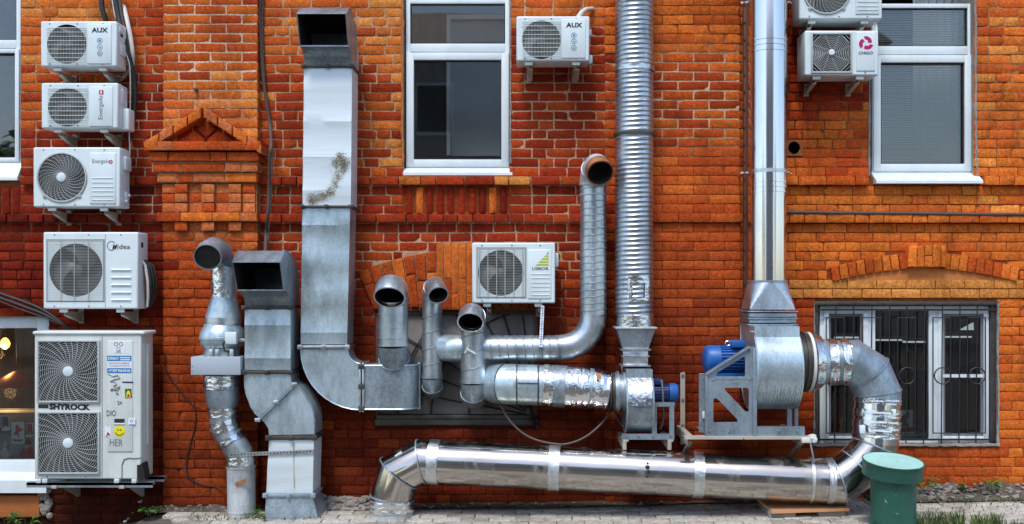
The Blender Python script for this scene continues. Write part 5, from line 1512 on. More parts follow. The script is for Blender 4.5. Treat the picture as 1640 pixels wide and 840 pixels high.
# tall ridged spiral duct
d0 = .27; rp = sz(30.3, d0)
t = thing('ridged_duct', 'tall ridged spiral duct dropping to the smaller blower, patched with foil tape', 'air duct', W(1016, 590, d0), 'tall vertical ducts')
a, b = W(1016, 524, d0), W(1016, -110, d0)
m = MB(); m.spiral(a, b, rp - .004, .0365, [(0, .002), (.3, .0022), (.5, .004), (.68, .0075), (.8, .0075), (.92, .004)], 44); m.build('pipe', 'ridged', t, ang=60)
m = MB(); ring_band(m, W(1016, 217, d0), (0, 0, 1), rp + .004, .02, .012, 40); m.build('joint_ring', 'dark_steel', t)
foil_wrap(t, W(1016, 108, d0), W(1016, 116, d0), rp + .002, rp + .002, 'band', .004, rows=4)
foil_wrap(t, W(1016, 505, d0), W(1016, 526, d0), rp + .0, rp + .0, 'foil', .004, rows=6)
def patch(xl, xr, yt, yb, mat='foil', dr=.012):
    m = MB(); nx = 8; nyy = 6; vs = []
    for j in range(nyy + 1):
        for i in range(nx + 1):
            px_ = xl + (xr - xl) * i / nx; py_ = yt + (yb - yt) * j / nyy
            dx = wx(px_, d0 + .1) - wx(1016, d0); dx = max(-rp * .99, min(rp * .99, dx)); rr = rp + dr + jit(.003)
            vs.append((a.x + dx, -d0 - math.sqrt(rr * rr - dx * dx), wz(py_, d0 + .13)))
    m.add(vs, [(j * (nx + 1) + i, (j + 1) * (nx + 1) + i, (j + 1) * (nx + 1) + i + 1, j * (nx + 1) + i + 1) for j in range(nyy) for i in range(nx)])
    m.build('foil_patch', mat, t, ang=70)
patch(1005, 1039, 442, 454); patch(1004, 1012, 452, 480); patch(1032, 1039, 454, 478); patch(1005, 1037, 477, 483)
xa, xb = wx(985.5, d0 + .14), wx(1047.5, d0 + .14)
m = MB(); m.box(a.x - rp - .012, a.x + rp + .012, -d0 - rp - .01, -d0 + rp, a.z - .010, a.z + .004, .003); m.build('flange', 'galv_old', t)
def transition(m, cx, cy, zt, zb, ht, hb_, hty=None, hby=None):
    hty = hty or ht; hby = hby or hb_
    vs = [(cx + sx * ht, cy + sy * hty, zt) for sx, sy in ((-1, -1), (1, -1), (1, 1), (-1, 1))] + [(cx + sx * hb_, cy + sy * hby, zb) for sx, sy in ((-1, -1), (1, -1), (1, 1), (-1, 1))]
    m.add(vs, [(0, 4, 5, 1), (1, 5, 6, 2), (2, 6, 7, 3), (3, 7, 4, 0), (0, 1, 2, 3), (7, 6, 5, 4)])
cy = -d0
m = MB(); z1, z2 = wz(527, d0 + .1), wz(560, d0 + .1); transition(m, a.x, cy, z1, z2, sz(30.5, d0 + .1), sz(20, d0 + .1)); m.build('reducer', 'galv_dull', t)
m = MB(); h_ = sz(24, d0 + .1); m.box(a.x - h_, a.x + h_, cy - h_, cy + h_, z2 - .008, z2 + .004); z3 = wz(586, d0 + .1); h2 = sz(20, d0 + .1); m.box(a.x - h2, a.x + h2, cy - h2, cy + h2, z3, z2 - .004, .003)
m.box(a.x - h2 - .012, a.x + h2 + .012, cy - h2 - .012, cy + h2 + .012, wz(571, d0 + .1) - .005, wz(571, d0 + .1) + .005); m.box(a.x - h_, a.x + h_, cy - h_, cy + h_, z3 - .006, z3 + .004); m.build('collar', 'band', t)

# shiny tall duct
d0 = .30; rp = sz(30.5, d0)
t = thing('shiny_duct', 'tall mirror-bright round duct with beaded joints feeding the larger blower', 'air duct', W(1229, 520, d0), 'tall vertical ducts')
a, b = W(1229, 451, d0), W(1230, -110, d0)
m = MB(); m.tube([a, b], rp, 64); m.build('pipe', 'chrome', t)
m = MB()
for yy in (68, 76.5, 85.5, 293, 301, 309): ring_band(m, W(1229.6, yy, d0), (0, 0, 1), rp, .010, .006, 48)
m.build('bead', 'chrome', t)
for yy in (2, 276):
    m = MB(); c = W(1229.6, yy, d0); ring_band(m, c, (0, 0, 1), rp, .028, .004, 40)
    for s in (-1, 1): m.bar(c + Vector((s * rp * .95, .03, 0)), c + Vector((s * (rp + .05), .05, 0)), .012); m.tube([c + Vector((s * (rp + .03), -.02, 0)), c + Vector((s * (rp + .03), .25, 0))], .006, 6)
    m.build('clamp_band', 'band', t)
cx = a.x; hb = sz(35.5, d0)
m = MB(); zt, zb = a.z, wz(496, d0 + .1); n = 48
vs = [(cx + rp * math.cos(2 * PI * k / n), -d0 + rp * math.sin(2 * PI * k / n), zt) for k in range(n)] + [(cx + s * hb, -d0 + u * hb, zb) for s, u in ((1, 1), (-1, 1), (-1, -1), (1, -1))]
# four cone quarters and four flat triangles
cor = [n + 0, n + 1, n + 2, n + 3]; fs = []
for q in range(4):
    for k in range(n // 4): i = q * n // 4 + k; fs.append((i, (i + 1) % n, cor[q]))
    fs.append((((q + 1) * n // 4) % n, cor[(q + 1) % 4], cor[q]))
m.add(vs, [f[::-1] for f in fs]); m.build('reducer', 'pipe_galv', t, smooth=False)
m = MB(); ring_band(m, a, (0, 0, 1), rp, .014, .006, 40)
z = zb
for yy, ex, hh in ((499, .018, .010), (505, .008, .03), (510, .016, .008), (514, .006, .03), (520, .018, .010)): zz = wz(yy, d0 + .1); m.box(cx - hb - ex, cx + hb + ex, -d0 - hb - ex, -d0 + hb, zz - hh / 2, zz + hh / 2, .003)
m.build('collar', 'galv_dull', t)
sc_ = thing('steel_channel', 'dark brown steel strip standing on the wall beside the mirror-bright duct', 'steel strip', W(1194, 520, 0))
m = MB(); m.box(wx(1188), wx(1199), -.07, -.02, wz(545), wz(-120), .006); m.build('strip', 'brown_steel', sc_)
m = MB()
for k in range(20): m.lathe([(0, .008), (.008, .006)], W(1192, -20 + k * 28, .071), (0, -1, 0), 8)
m.build('bolt', 'dark_steel', sc_)

# ------------------------------------------------------------------ smaller blower and its inlet
random.seed(51)
d0 = .33
cx = wx(1021, d0); cz = wz(642, d0); rr = sz(50, d0); hw = sz(20.5, d0)
t = thing('blower', 'smaller blower with a narrow drum housing, a small blue motor and a pale steel stand', 'blower', W(1035, 704, .0), 'blowers on wall shelves')
def scroll(root, cx, cy, cz, r, hw, ztop, mat, rimmat):
    prof = [(cy + r * 1.0, ztop), (cy - r * .55, ztop)]
    pts = []
    for k in range(25):
        a = R(62 + (300) * k / 24)                    # snail: the radius shrinks round the drum
        rad = r * (1.06 - .14 * k / 24)
        pts.append((cy - rad * math.cos(a - PI / 2 + PI / 2) , cz + rad * math.sin(a)))
    pts = [(cy - r * .62, ztop)] + [(cy - r * (1.0) * math.cos(a), cz + r * math.sin(a)) for a in [R(50 - k * 10) for k in range(0, 24)]] + [(cy + r * .98, cz), (cy + r * .98, ztop)]
    m = MB(); m.prism(pts, YZ, cx - hw, cx + hw); o = m.build('housing', mat, root, ang=30)
    m = MB()
    for s in (-1, 1):
        pl = [(cx + s * hw, a, b) for a, b in pts[1:]]; m.tube(pl, .006, 6)
    m.build('seam', rimmat, o)
    return o
ho = scroll(t, cx, -d0, cz, rr, hw, wz(590, d0), 'galv_dull', 'galv')
m = MB(); rp = sz(32, d0); m.lathe([(0, rp * 1.02), (.02, rp * 1.02), (.02, rp * .9), (.05, rp * .9), (.05, rp * 1.05), (.065, rp * 1.05), (.065, rp * .97), (.09, rp * .97)], W(1001, 628, d0), (-1, 0, 0), 36); m.build('inlet_ring', 'galv_dull', t)

m = MB(); p0 = W(1003, 592, d0); nx = 6; vs = []
for j in range(9):
    aa = R(52 - j * 7)
    for i in range(nx + 1): vs.append((cx - hw * .93 + 2 * hw * .9 * i / nx, -d0 - (rr + .004 + jit(.003)) * math.cos(aa), cz + (rr + .004) * math.sin(aa)))
m.add(vs, [(j * (nx + 1) + i, (j + 1) * (nx + 1) + i, (j + 1) * (nx + 1) + i + 1, j * (nx + 1) + i + 1) for j in range(8) for i in range(nx)]); m.build('foil_patch', 'foil', ho, ang=70)
# motor
c = W(1043, 629, d0 + .05); mr = sz(13.5, d0)
m = MB(); m.lathe([(0, mr * 1.05), (.02, mr), (sz(27, d0), mr)], c, (1, 0, 0), 28)
for k in range(20):
    a = 2 * PI * k / 20; u = Vector((0, math.cos(a), math.sin(a))); m.bar(c + u * mr * 1.03 + Vector((.02, 0, 0)), c + u * mr * 1.03 + Vector((sz(26, d0), 0, 0)), .007, .007, up=u[:])
mo = m.build('motor', 'blue_dark', t)
m = MB(); m.lathe([(0, mr * 1.1), (sz(10, d0), mr * 1.1), (sz(13.5, d0), mr * .98), (sz(15, d0), mr * .7)], c + Vector((sz(28, d0), 0, 0)), (1, 0, 0), 28); m.build('fan_cowl', 'blue_motor', mo)
m = MB(); q = W(1054, 611, d0 + .06); m.box(q.x - .035, q.x + .035, q.y - .05, q.y + .04, q.z - .022, q.z + .022, .005); m.build('terminal_box', 'blue_dark', mo)
m = MB(); m.tube([W(1057, 609, .42), W(1060, 612, .45), W(1061.5, 628, .46), W(1062, 645, .45), W(1063, 665, .40), W(1061, 680, .38), W(1057, 688, .36)], .008, 8); m.build('cable', 'ink_grey', mo)
# stand
fr = MB(); dz = d0 + .12

for dd in (d0 + .14, d0 - .15):
    pass
    st_ = MB()
    st_.bar(W(1048, 651, dd), W(1048, 697, dd), sz(7, dd), .03, up=(0, 1, 0)); st_.bar(W(1075.5, 651, dd), W(1075.5, 697, dd), sz(7.5, dd), .03, up=(0, 1, 0))
    st_.build('leg', 'steel_grey', t, smooth=False)
    st_ = MB(); st_.bar(W(1044, 648, dd), W(1080, 648, dd), sz(6.5, dd), .03, up=(0, 1, 0)); st_.bar(W(996, 699.5, dd), W(1079.5, 699.5, dd), sz(9, dd), .035, up=(0, 1, 0))
    st_.build('base_rail', 'steel_grey', t, smooth=False)
m = MB(); a, b = W(1044, 648, d0 + .14), W(1080, 648, d0 + .14); m.box(a.x, b.x, a.y + .0, a.y + .29, a.z + .004, a.z + .012); m.build('motor_plate', 'steel_grey', t)
m = MB()
for px_ in (1002, 1023, 1046, 1074): m.lathe([(0, .009), (.008, .007)], W(px_, 699.5, d0 + .157), (0, -1, 0), 6)
m.build('bolt', 'ink_grey', t)
# shelf of the small blower
s = thing('wall_bracket', 'thin pale uprights and hooked arms under the smaller blower', 'bracket', W(1035, 720, 0), 'steel shelves under the blowers')
for px_, ya, yb, d in ((994.5, 586, 716, .03), (1063, 585, 700, .05)):
    m = MB(); hw_ = 2 if px_ < 1000 else 4; m.box(wx(px_ - hw_, d), wx(px_ + hw_, d), -d - .004, -d, wz(yb, d), wz(ya, d)); m.box(wx(px_ + hw_, d) - .004, wx(px_ + hw_, d), -d, -.0, wz(yb, d), wz(ya, d)); o = m.build('upright', 'white_bracket', s, smooth=False)
    if hw_ > 3:
        m = MB()
        for yy in (593, 640, 690): m.lathe([(0, .012), (.004, .012)], W(px_, yy, d + .005), (0, -1, 0), 10)
        m.build('bolt', 'ink_grey', o)
for px_ in (1002, 1074):
    m = MB(); d = .50; x = wx(px_, d); m.box(x - .022, x + .022, -d, 0, wz(708, d) - .0, wz(705, d), .002); m.box(x - .022, x - .018, -d, 0, wz(720, d), wz(706, d)); m.box(x - .022, x + .006, -d - .004, -d, wz(721, d), wz(705, d), .002); m.build('arm', 'white_bracket', s, smooth=False)
# wrapped inlet duct
d1 = .33
t = thing('wrapped_duct', 'fat horizontal duct wrapped in foil tape, entering the smaller blower from a round elbow', 'air duct', W(870, 655, d1), 'ducts joined to the blowers')
r1, r2 = sz(32.5, d1), sz(29, d1)
e = W(828, 616, d1); p1 = W(862, 617, d1); p2 = W(944, 622, d1); p3 = W(975, 627, d1)
m = MB(); m.tube([p1, p2, p3], [r1, r1 * .985, r2], 40); m.build('pipe', 'galv', t)
el = arcpath(e, (-1, 0, 0), (0, 1, 0), r1 * 1.15, 0, 90, 3)
m = MB(); m.tube([p1] + el + [el[-1] + Vector((0, .3, 0))], r1, 40); o = m.build('elbow', 'galv', t, ang=14)
m = MB(); ring_band(m, p1, (1, 0, 0), r1, .012, .006, 40); ring_band(m, e, (1, 0, 0), r1, .010, .005, 40); ring_band(m, el[1], el[2] - el[0], r1, .01, .005, 40); m.bar(W(829, 613.5, d1 + r1 + .002), W(861, 614.5, d1 + r1 + .002), .006, .006); m.build('bead', 'dark_steel', o)
X_ = lambda px_: p1.lerp(p2, (px_ - 862) / 82) if px_ < 944 else p2.lerp(p3, (px_ - 944) / 31)
def R_(px_): return r1 * (1 - .015 * (px_ - 862) / 82) if px_ < 944 else r1 * .985 + (r2 - r1 * .985) * (px_ - 944) / 31
for a, b, mt in ((870, 886, 'foil'), (886, 905, 'galv_dull'), (905, 928, 'foil'), (928, 943, 'foil'), (947, 973, 'foil')):
    if mt == 'foil': foil_wrap(t, X_(a), X_(b), R_(a), R_(b), amp=.009)
    else: foil_wrap(t, X_(a), X_(b), R_(a), R_(b), 'galv_dull', amp=.006)
m = MB(); q = W(959, 603, d1 + .17); m.box(q.x - .018, q.x + .018, q.y + .01, q.y + .016, q.z - .022, q.z + .022); m.build('sticker', 'board', t)
m = MB(); m.tube([p3, W(982, 628, d1)], r2 * .97, 36); m.build('flexible_collar', 'soot', t)
m = MB(); ring_band(m, W(977, 627.5, d1), (1, 0, 0), r2, .012, .006); ring_band(m, W(982, 628, d1), (1, 0, 0), r2, .02, .012); m.build('clamp_ring', 'dark_steel', t)

# ------------------------------------------------------------------ larger blower
d0 = .46
cx = 1.765; cz = wz(589, d0); rr = sz(66, d0); hw = .165
t = thing('blower', 'larger blower with a wide drum housing, a blue motor and a grey cut-out side plate', 'blower', W(1215, 700, 0), 'blowers on wall shelves')
ho = scroll(t, cx, -d0, cz, rr, hw, wz(521, .36), 'galv', 'galv')
m = MB()  # dark lines imitating the streaky reflection low on the drum
for k in range(28):
    xx = cx - hw * .92 + 2 * hw * .92 * k / 27 + jit(.003); a = R(-18 - random.random() * 16)
    m.tube([(xx, -d0 - (rr + .0008) * math.cos(a + (R(-64) - a) * q / 6), cz + (rr + .0008) * math.sin(a + (R(-64) - a) * q / 6)) for q in range(7)], .0026, 5)
m.build('reflection_streak', 'galv_dull', ho, smooth=False)
m = MB(); q = (cx - hw - .002, -d0 - .19, wz(535, d0))
for k in range(3): m.lathe([(0, .008), (.006, .007)], (q[0], q[1] + k * .06, q[2] + .02), (-1, 0, 0), 8)
m.build('bolt', 'steel_grey', ho)
# motor
c = W(1127, 576, .46); mr = sz(21.5, .46)
m = MB(); L_ = sz(66, .46); m.lathe([(sz(24, .46), mr * .93), (L_, mr * .93)], c, (1, 0, 0), 32)
for k in range(26):
    a = 2 * PI * k / 26; u = Vector((0, math.cos(a), math.sin(a))); m.bar(c + u * mr * .97 + Vector((sz(24, .46), 0, 0)), c + u * mr * .97 + Vector((L_ * .93, 0, 0)), .008, .016, up=u[:])
mo = m.build('motor', 'blue_motor', t)
m = MB(); m.lathe([(0, mr * .75), (.012, mr * .95), (.03, mr * 1.06), (sz(25, .46), mr * 1.06), (sz(25, .46), mr * .9)], c, (1, 0, 0), 36); m.build('fan_cowl', 'blue_motor', mo)
m = MB(); q = W(1181, 550, .5); m.box(q.x - .052, q.x + .052, q.y - .06, q.y + .07, q.z - .03, q.z + .022, .006); m.build('terminal_box', 'blue_motor', mo)
m = MB(); q = W(1165.5, 550.5, .47); m.tube([q + Vector((.018 * math.cos(2 * PI * k / 14), 0, .018 * math.sin(2 * PI * k / 14))) for k in range(15)], .006, 6); m.bar(q - Vector((0, 0, .045)), q - Vector((0, 0, .015)), .014); m.build('eye_bolt', 'band', mo)
m = MB(); q = W(1168, 600, .5); m.box(q.x - .11, q.x + .12, q.y - .05, q.y + .2, q.z - .012, q.z + .012); m.build('foot', 'blue_motor', mo)
# side plate with three cut-outs
dp = .66
pz = lambda l: [(wx(a, dp), wz(b, dp)) for a, b in l]
m = MB(); m.prism(pz([(1131, 599), (1199, 556), (1204, 555.5), (1211, 557), (1211, 697), (1131, 697)]), XZ(0), -dp, -dp + .006, 0,
    holes=[pz([(1146.6, 601), (1149, 597), (1192, 571), (1193.5, 573), (1193.5, 601.5), (1191, 603), (1148, 603)][::-1]), pz([(1161, 621.5), (1197, 621.5), (1199.5, 624), (1199.5, 658), (1197, 660), (1193, 658.5), (1160.5, 624.5)][::-1]), pz([(1142.5, 640), (1145, 638), (1149, 639), (1181, 672), (1181.5, 676), (1144, 677), (1142.5, 675)][::-1])])
o = m.build('side_plate', 'steel_grey', t, ang=20)
m = MB(); m.bar(W(1131, 599, dp + .001), W(1200, 555.5, dp + .001), .012, .05, up=(0, -1, 0)); m.box(wx(1205, dp), wx(1211, dp), -dp - .03, -dp - .002, wz(697, dp), wz(557, dp), .003); m.box(wx(1129.5, dp), wx(1132.5, dp), -dp - .012, -dp + .03, wz(697, dp), wz(599, dp)); m.box(wx(1144, dp), wx(1194, dp), -dp - .004, -dp - .0005, wz(608, dp), wz(604, dp)); m.build('flange', 'steel_grey', o)
m = MB()
for a, b in ((1137, 691), (1168, 692), (1141, 608), (1201, 607), (1206, 604), (1201, 560)): m.lathe([(0, .010), (.009, .007)], W(a, b, dp + .0005), (0, -1, 0), 8)
m.build('bolt', 'steel_grey', o)
m = MB(); m.text('V3', *[(wx(1178, dp), wz(614.5, dp), -dp - .0015)[i] for i in (0, 1, 2)], sz(10, dp), sz(4.5, dp)); m.build('lettering', 'ink_grey', o, smooth=False)

m = MB(); m.box(wx(1211.5, dp), wx(1289, dp), -dp - .002, -dp + .004, wz(697, dp), wz(684, dp)); m.box(wx(1211.5, dp), wx(1289, dp), -dp + .004, -dp + .05, wz(687, dp) , wz(684, dp)); m.box(wx(1131, dp), wx(1289, dp), -dp - .02, -.2, wz(699, dp), wz(697, dp)); m.build('base_rail', 'steel_grey', t, smooth=False)
m = MB()
for a in (1248, 1277): m.lathe([(0, .011), (.009, .008)], W(a, 691, dp + .003), (0, -1, 0), 8)
m.build('bolt', 'steel_grey', t)
for a, b, dd in ((1119, 1129, .5), (1259, 1267, .28), (1271, 1277, .28)):
    m = MB(); m.box(wx(a, dd), wx(b, dd), -dd - .03, -dd, wz(697, dp), wz(598 if a < 1200 else 640, dd), .003); m.build('leg', 'steel_grey' if a > 1200 else 'galv_dull', t, smooth=False)
m = MB(); q = W(1127.5, 665, .54); m.box(q.x - .012, q.x + .012, q.y - .01, q.y + .02, q.z - .025, q.z + .025, .003); m.build('switch', 'white_plastic', t)
# shelf
s = thing('wall_bracket', 'off-white steel shelf and bolted upright carrying the larger blower', 'bracket', W(1200, 712, 0), 'steel shelves under the blowers')
d = .70
m = MB(); m.box(wx(1096, d), wx(1300, d), -d - .005, -d, wz(704, d), wz(699.5, d)); m.box(wx(1096, d), wx(1300, d), -d, -d + .06, wz(700.2, d), wz(699.3, d)); m.build('front_angle', 'white_bracket', s, smooth=False)
for px_ in (1108, 1290):
    m = MB(); x = wx(px_, d); m.box(x - .02, x + .02, -d + .06, 0, wz(703, d) - .01, wz(700, d), .003); m.box(x - .022, x - .018, -d + .07, 0, wz(716, d), wz(702, d)); m.bar((x, -d + .1, wz(712, d)), (x, -.02, wz(704, d) - .30), .03, .02); m.build('arm', 'white_bracket', s, smooth=False)
m = MB(); d = .16; m.box(wx(1089.5, d), wx(1097, d), -d - .005, -d, wz(712, d), wz(597, d)); m.box(wx(1096, d), wx(1097, d), -d, -.0, wz(712, d), wz(597, d)); o = m.build('upright', 'white_bracket', s, smooth=False)
m = MB()
for yy in (602, 641, 682): m.lathe([(0, .013), (.005, .013)], W(1093.5, yy, d + .006), (0, -1, 0), 10)
m.build('bolt', 'ink_grey', o)
m = MB(); p = W(1298, 702, .71)
for k in range(9): m.box(p.x + jit(.05) - .02, p.x + jit(.04) + .02, p.y - .02 - random.random() * .02, p.y + .02, p.z + jit(.02) - .015, p.z + jit(.02) + .015, .006)
m.build('foam_blob', 'white_cable', s)

# ------------------------------------------------------------------ big bright duct from the larger blower to the ground
t = thing('shiny_duct', 'fat mirror-bright duct lying along the wall foot and rising to the larger blower', 'air duct', W(1000, 805, .5), 'ducts joined to the blowers')
dr, dl = .58, .36
r_ = .166
P0 = W(1296, 580, .50); A1 = W(1364, 580, .52); A2 = W(1392, 598, .52); A3 = W(1406, 630, .53); A4 = W(1402, 717, .56); A5 = W(1373, 750, .575); A6 = W(1342, 771.5, .58)
B1 = W(675, 739.5, dl); B2 = W(639, 758, dl); B3 = W(628, 797, dl); B4 = W(628, 826, dl); B4.z = gz(B4.x, dl) - .01
m = MB(); m.tube([P0 + Vector((.01, 0, 0)), W(1322, 580, .5)], [sz(45, .5), r_], 44); m.build('reducer', 'galv', t)
m = MB(); m.tube([W(1322, 580, .50), A1], r_, 44); m.build('pipe', 'steel_grey', t)
m = MB(); m.tube([A1 - Vector((.04, 0, 0)), A1, A2, A3, A3 + (A4 - A3) * .12], r_, 44); m.build('elbow', 'steel_grey', t, ang=14)
m = MB(); m.tube([A3 + (A4 - A3) * .12, A4], r_ * .99, 44); m.build('pipe', 'chrome', t)
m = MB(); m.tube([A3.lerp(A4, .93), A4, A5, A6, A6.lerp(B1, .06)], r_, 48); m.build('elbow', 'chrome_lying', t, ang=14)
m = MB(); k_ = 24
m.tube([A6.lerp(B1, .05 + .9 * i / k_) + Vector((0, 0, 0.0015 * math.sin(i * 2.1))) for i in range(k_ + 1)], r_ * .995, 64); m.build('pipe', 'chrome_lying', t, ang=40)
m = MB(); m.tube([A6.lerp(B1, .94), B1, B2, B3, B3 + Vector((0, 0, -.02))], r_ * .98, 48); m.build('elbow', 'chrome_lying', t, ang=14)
m = MB(); m.tube([B3, B4], r_ * .98, 40); m.build('foot', 'galv_old', t)
foil_wrap(t, B3 + Vector((0, 0, -.01)), B4 + Vector((0, 0, .045)), r_ * .98, r_ * .98, 'foil', .008)
m = MB()
def joint(pa, pb, pc):
    ax = (pb - pa).normalized() + (pc - pb).normalized(); ring_band(m, pb, ax, r_ * 1.0 / max(.9, ax.normalized().dot((pb - pa).normalized())), .010, .004, 48)
joint(P0, A1, A2); joint(A1, A2, A3); joint(A2, A3, A4); joint(A3, A4, A5); joint(A4, A5, A6); joint(A5, A6, B1); joint(A6, B1, B2); joint(B1, B2, B3); joint(B2, B3, B4)
m.build('bead', 'steel_grey', t)
def along(px_): f = (px_ - 1342) / (675 - 1342); 
def at_px(px_):
    lo, hi = 0, 1
    for _ in range(40):
        f = (lo + hi) / 2; p = A6.lerp(B1, f); q = XH + p.x * F / (D + p.y)
        if q > px_: lo = f
        else: hi = f
    return A6.lerp(B1, f)
ax = (B1 - A6).normalized()
for a, b in ((688, 705), (879.5, 897), (1109, 1126), (1321, 1332)):
    foil_wrap(t, at_px(a), at_px(b), r_ * .997, r_ * .997, 'band', .004, 44, 'tape_band', 6)
m = MB(); ring_band(m, at_px(1297), ax, r_, .022, .004, 44); p = at_px(1297); m.bar(p + Vector((.005, -.1, r_ * .9)), W(1297, 706, .66), .012, .006); m.build('perforated_strap', 'band', t)
foil_wrap(t, W(1299, 580, .50), W(1312, 580, .50), sz(44, .5), sz(41, .5), 'foil', .008, rows=5)
foil_wrap(t, W(1326, 580, .50), W(1340, 580, .51), r_, r_, 'foil', .008); foil_wrap(t, W(1342, 580, .51), W(1356, 580, .51), r_, r_, 'foil', .008)
for a, b in ((.10, .20), (.30, .44), (.50, .66), (.72, .82)): foil_wrap(t, A3.lerp(A4, a), A3.lerp(A4, b), r_, r_, 'foil', .005, rows=7)
m = MB()
for (a, b), (c, e) in (((1386, 661), (1426, 662)), ((1391, 689), (1428, 692)), ((1388, 677), (1420, 677))): m.bar(W(a, b, .725), W(c, e, .715), .012, .006, up=(0, 1, 0))
m.build('tape_strip', 'white_frame', t)
m = MB(); q = W(1431, 661, .69); m.box(q.x - .018, q.x + .018, q.y - .008, q.y + .02, q.z - .024, q.z + .024, .003); q = W(1381, 688, .70); m.box(q.x - .02, q.x + .02, q.y - .01, q.y + .02, q.z - .03, q.z + .03, .004); m.build('clip', 'white_frame', t)
m = MB(); q = W(633, 732, dl + .09); m.bar(q, q + Vector((.05, 0, .035)), .022, .01, up=(0, 1, 0)); m.build('tape_tag', 'white_frame', t)
# flange rings at the fan inlet
m = MB(); c = W(1281, 580, .5); c.x = 1.928; R0 = sz(46, .5)
m.lathe([(0, R0 * .98), (.055, R0 * .98), (.055, R0 * 1.05), (.067, R0 * 1.05), (.067, R0), (.095, R0), (.095, R0 * 1.04), (.107, R0 * 1.04), (.107, R0)], c, (1, 0, 0), 44); m.build('inlet_collar', 'dark_steel', t)
m = MB(); ring_band(m, W(1293.5, 580, .5), (1, 0, 0), R0, .022, .010, 44); m.build('gasket', 'white_cable', t)
m = MB(); q = at_px(1034); 
for px_, dz in ((975, .9), (983, .92), (1034, .55), (1033.5, .38), (1035, .2), (1033, -.02)):
    p = at_px(px_); a = math.asin(max(-1, min(1, dz))); m.lathe([(0, random.uniform(.008, .02)), (.002, .006)], (p.x, p.y - r_ * math.cos(a), p.z + r_ * math.sin(a)), (0, -math.cos(a), math.sin(a)), 7)
m.build('tar_spot', 'soot', t)

# orange board pushed under the pipe
g0, g1 = G(1232, 823), G(1362, 821)
t = thing('board', 'thin orange board lying under the right end of the mirror-bright duct', 'board', ((g0.x + g1.x) / 2, g0.y, g0.z))
m = MB(); z0 = min(g0.z, g1.z); y0 = -.66
xa, xb = wx(1236, .66), wx(1360, .66)
m.add([(xa, y0, z0 + .055), (xb, y0, z0 + .075), (xb + .02, y0 + .42, z0 + .085), (xa - .03, y0 + .42, z0 + .075), (xa, y0, z0 + .032), (xb, y0, z0 + .052), (xb + .02, y0 + .42, z0 + .062), (xa - .03, y0 + .42, z0 + .052)],
      [(3, 2, 1, 0), (4, 5, 6, 7), (0, 1, 5, 4), (1, 2, 6, 5), (2, 3, 7, 6), (3, 0, 4, 7)]); m.build('panel', 'board', t, smooth=False)
m = MB()
for f in (.15, .8): xx = xa + (xb - xa) * f; m.box(xx - .1, xx + .1, y0 + .03, y0 + .3, gz(xx, .6) - .02, z0 + .045 + .02 * f - .004, .006)
m.build('support_block', 'stone', t)

# ------------------------------------------------------------------ green vent post
d = 1.0
p = W(1430.5, 738, d)
t = thing('vent_post', 'green painted standpipe with a worn flat cap in front of the shiny duct', 'vent pipe', (p.x, p.y, gz(p.x, d)))
rc, rb = sz(47, d), sz(35, d)
m = MB(); m.tube([(p.x, p.y, gz(p.x, d) - .3), (p.x, p.y, p.z - .05)], rb, 48); m.build('pipe', 'green_paint', t)
ax = Vector((.04, -.13, 1)).normalized()
m = MB(); m.lathe([(-.105, rc * .90), (-.105, rc * .985), (-.06, rc * .99), (-.012, rc), (-.006, rc * 1.02), (0, rc * 1.02), (.002, rc * 1.0), (.0, rc * .97)], p, ax, 64, 0, True, False); m.build('cap', 'green_paint', t)
m = MB(); n_ = 64; u = ax.orthogonal().normalized(); v = ax.cross(u); vs = [p + ax * .001]
for k in range(n_): a = 2 * PI * k / n_; vs.append(p + (u * math.cos(a) + v * math.sin(a)) * rc * .975 + ax * .0005)
m.add(vs, [(0, 1 + k, 1 + (k + 1) % n_) for k in range(n_)]); m.build('lid', 'green_lid', t)
m = MB(); m.lathe([(0, .03), (.02, .035), (.03, .02)], (p.x - rb - .002, p.y - .04, gz(p.x, d) + .02), (-1, 0, .2), 10); m.build('lug', 'green_paint', t)

# ------------------------------------------------------------------ cables
def cable(label, pts, r, mat, name='cable', smooth=True, hw=None):
    P = [W(*q) for q in pts]; out = []
    if smooth:                                        # Catmull-Rom through the points
        for i in range(len(P) - 1):
            p0, p1, p2, p3 = P[max(0, i - 1)], P[i], P[i + 1], P[min(len(P) - 1, i + 2)]
            for k in range(6):
                s_ = k / 6; out.append(.5 * ((2 * p1) + (p2 - p0) * s_ + (2 * p0 - 5 * p1 + 4 * p2 - p3) * s_ ** 2 + (3 * p1 - p0 - 3 * p2 + p3) * s_ ** 3))
        out.append(P[-1])
    else: out = P
    m = MB(); m.tube(out, r, 8, 0, True, True); o = m.build(name, mat)
    return tag(o, label, 'cable')
cable('dark cable hanging down the wall from the top edge to the lower hood', [(419, -30, .03), (416, 20, .03), (417, 60, .03), (421, 120, .03), (428, 170, .035), (433, 205, .05), (434, 235, .20), (432, 255, .19), (431, 300, .13), (429, 345, .13), (426, 375, .05), (425, 406, .2)], .013, 'brown_cable')
cable('thin brown cable beside the dark hanging cable', [(423, -30, .025), (420, 40, .025), (424, 130, .03), (431, 185, .03), (436, 240, .05), (435, 300, .04), (431, 360, .04), (428, 400, .10)], .006, 'brown_cable')
cable('thick black hose dropping behind the topmost unit of the left stack', [(161, -30, .10), (163, 10, .10), (168, 28, .09), (172, 40, .06)], .022, 'black_cable', 'hose')
cable('grey insulated pipe curving down past the right side of the upper left units', [(180, -30, .10), (187, 15, .11), (194, 50, .13), (203, 80, .14), (211, 110, .12), (216, 140, .09), (214, 180, .07), (206, 225, .05)], .022, 'black_cable', 'hose')
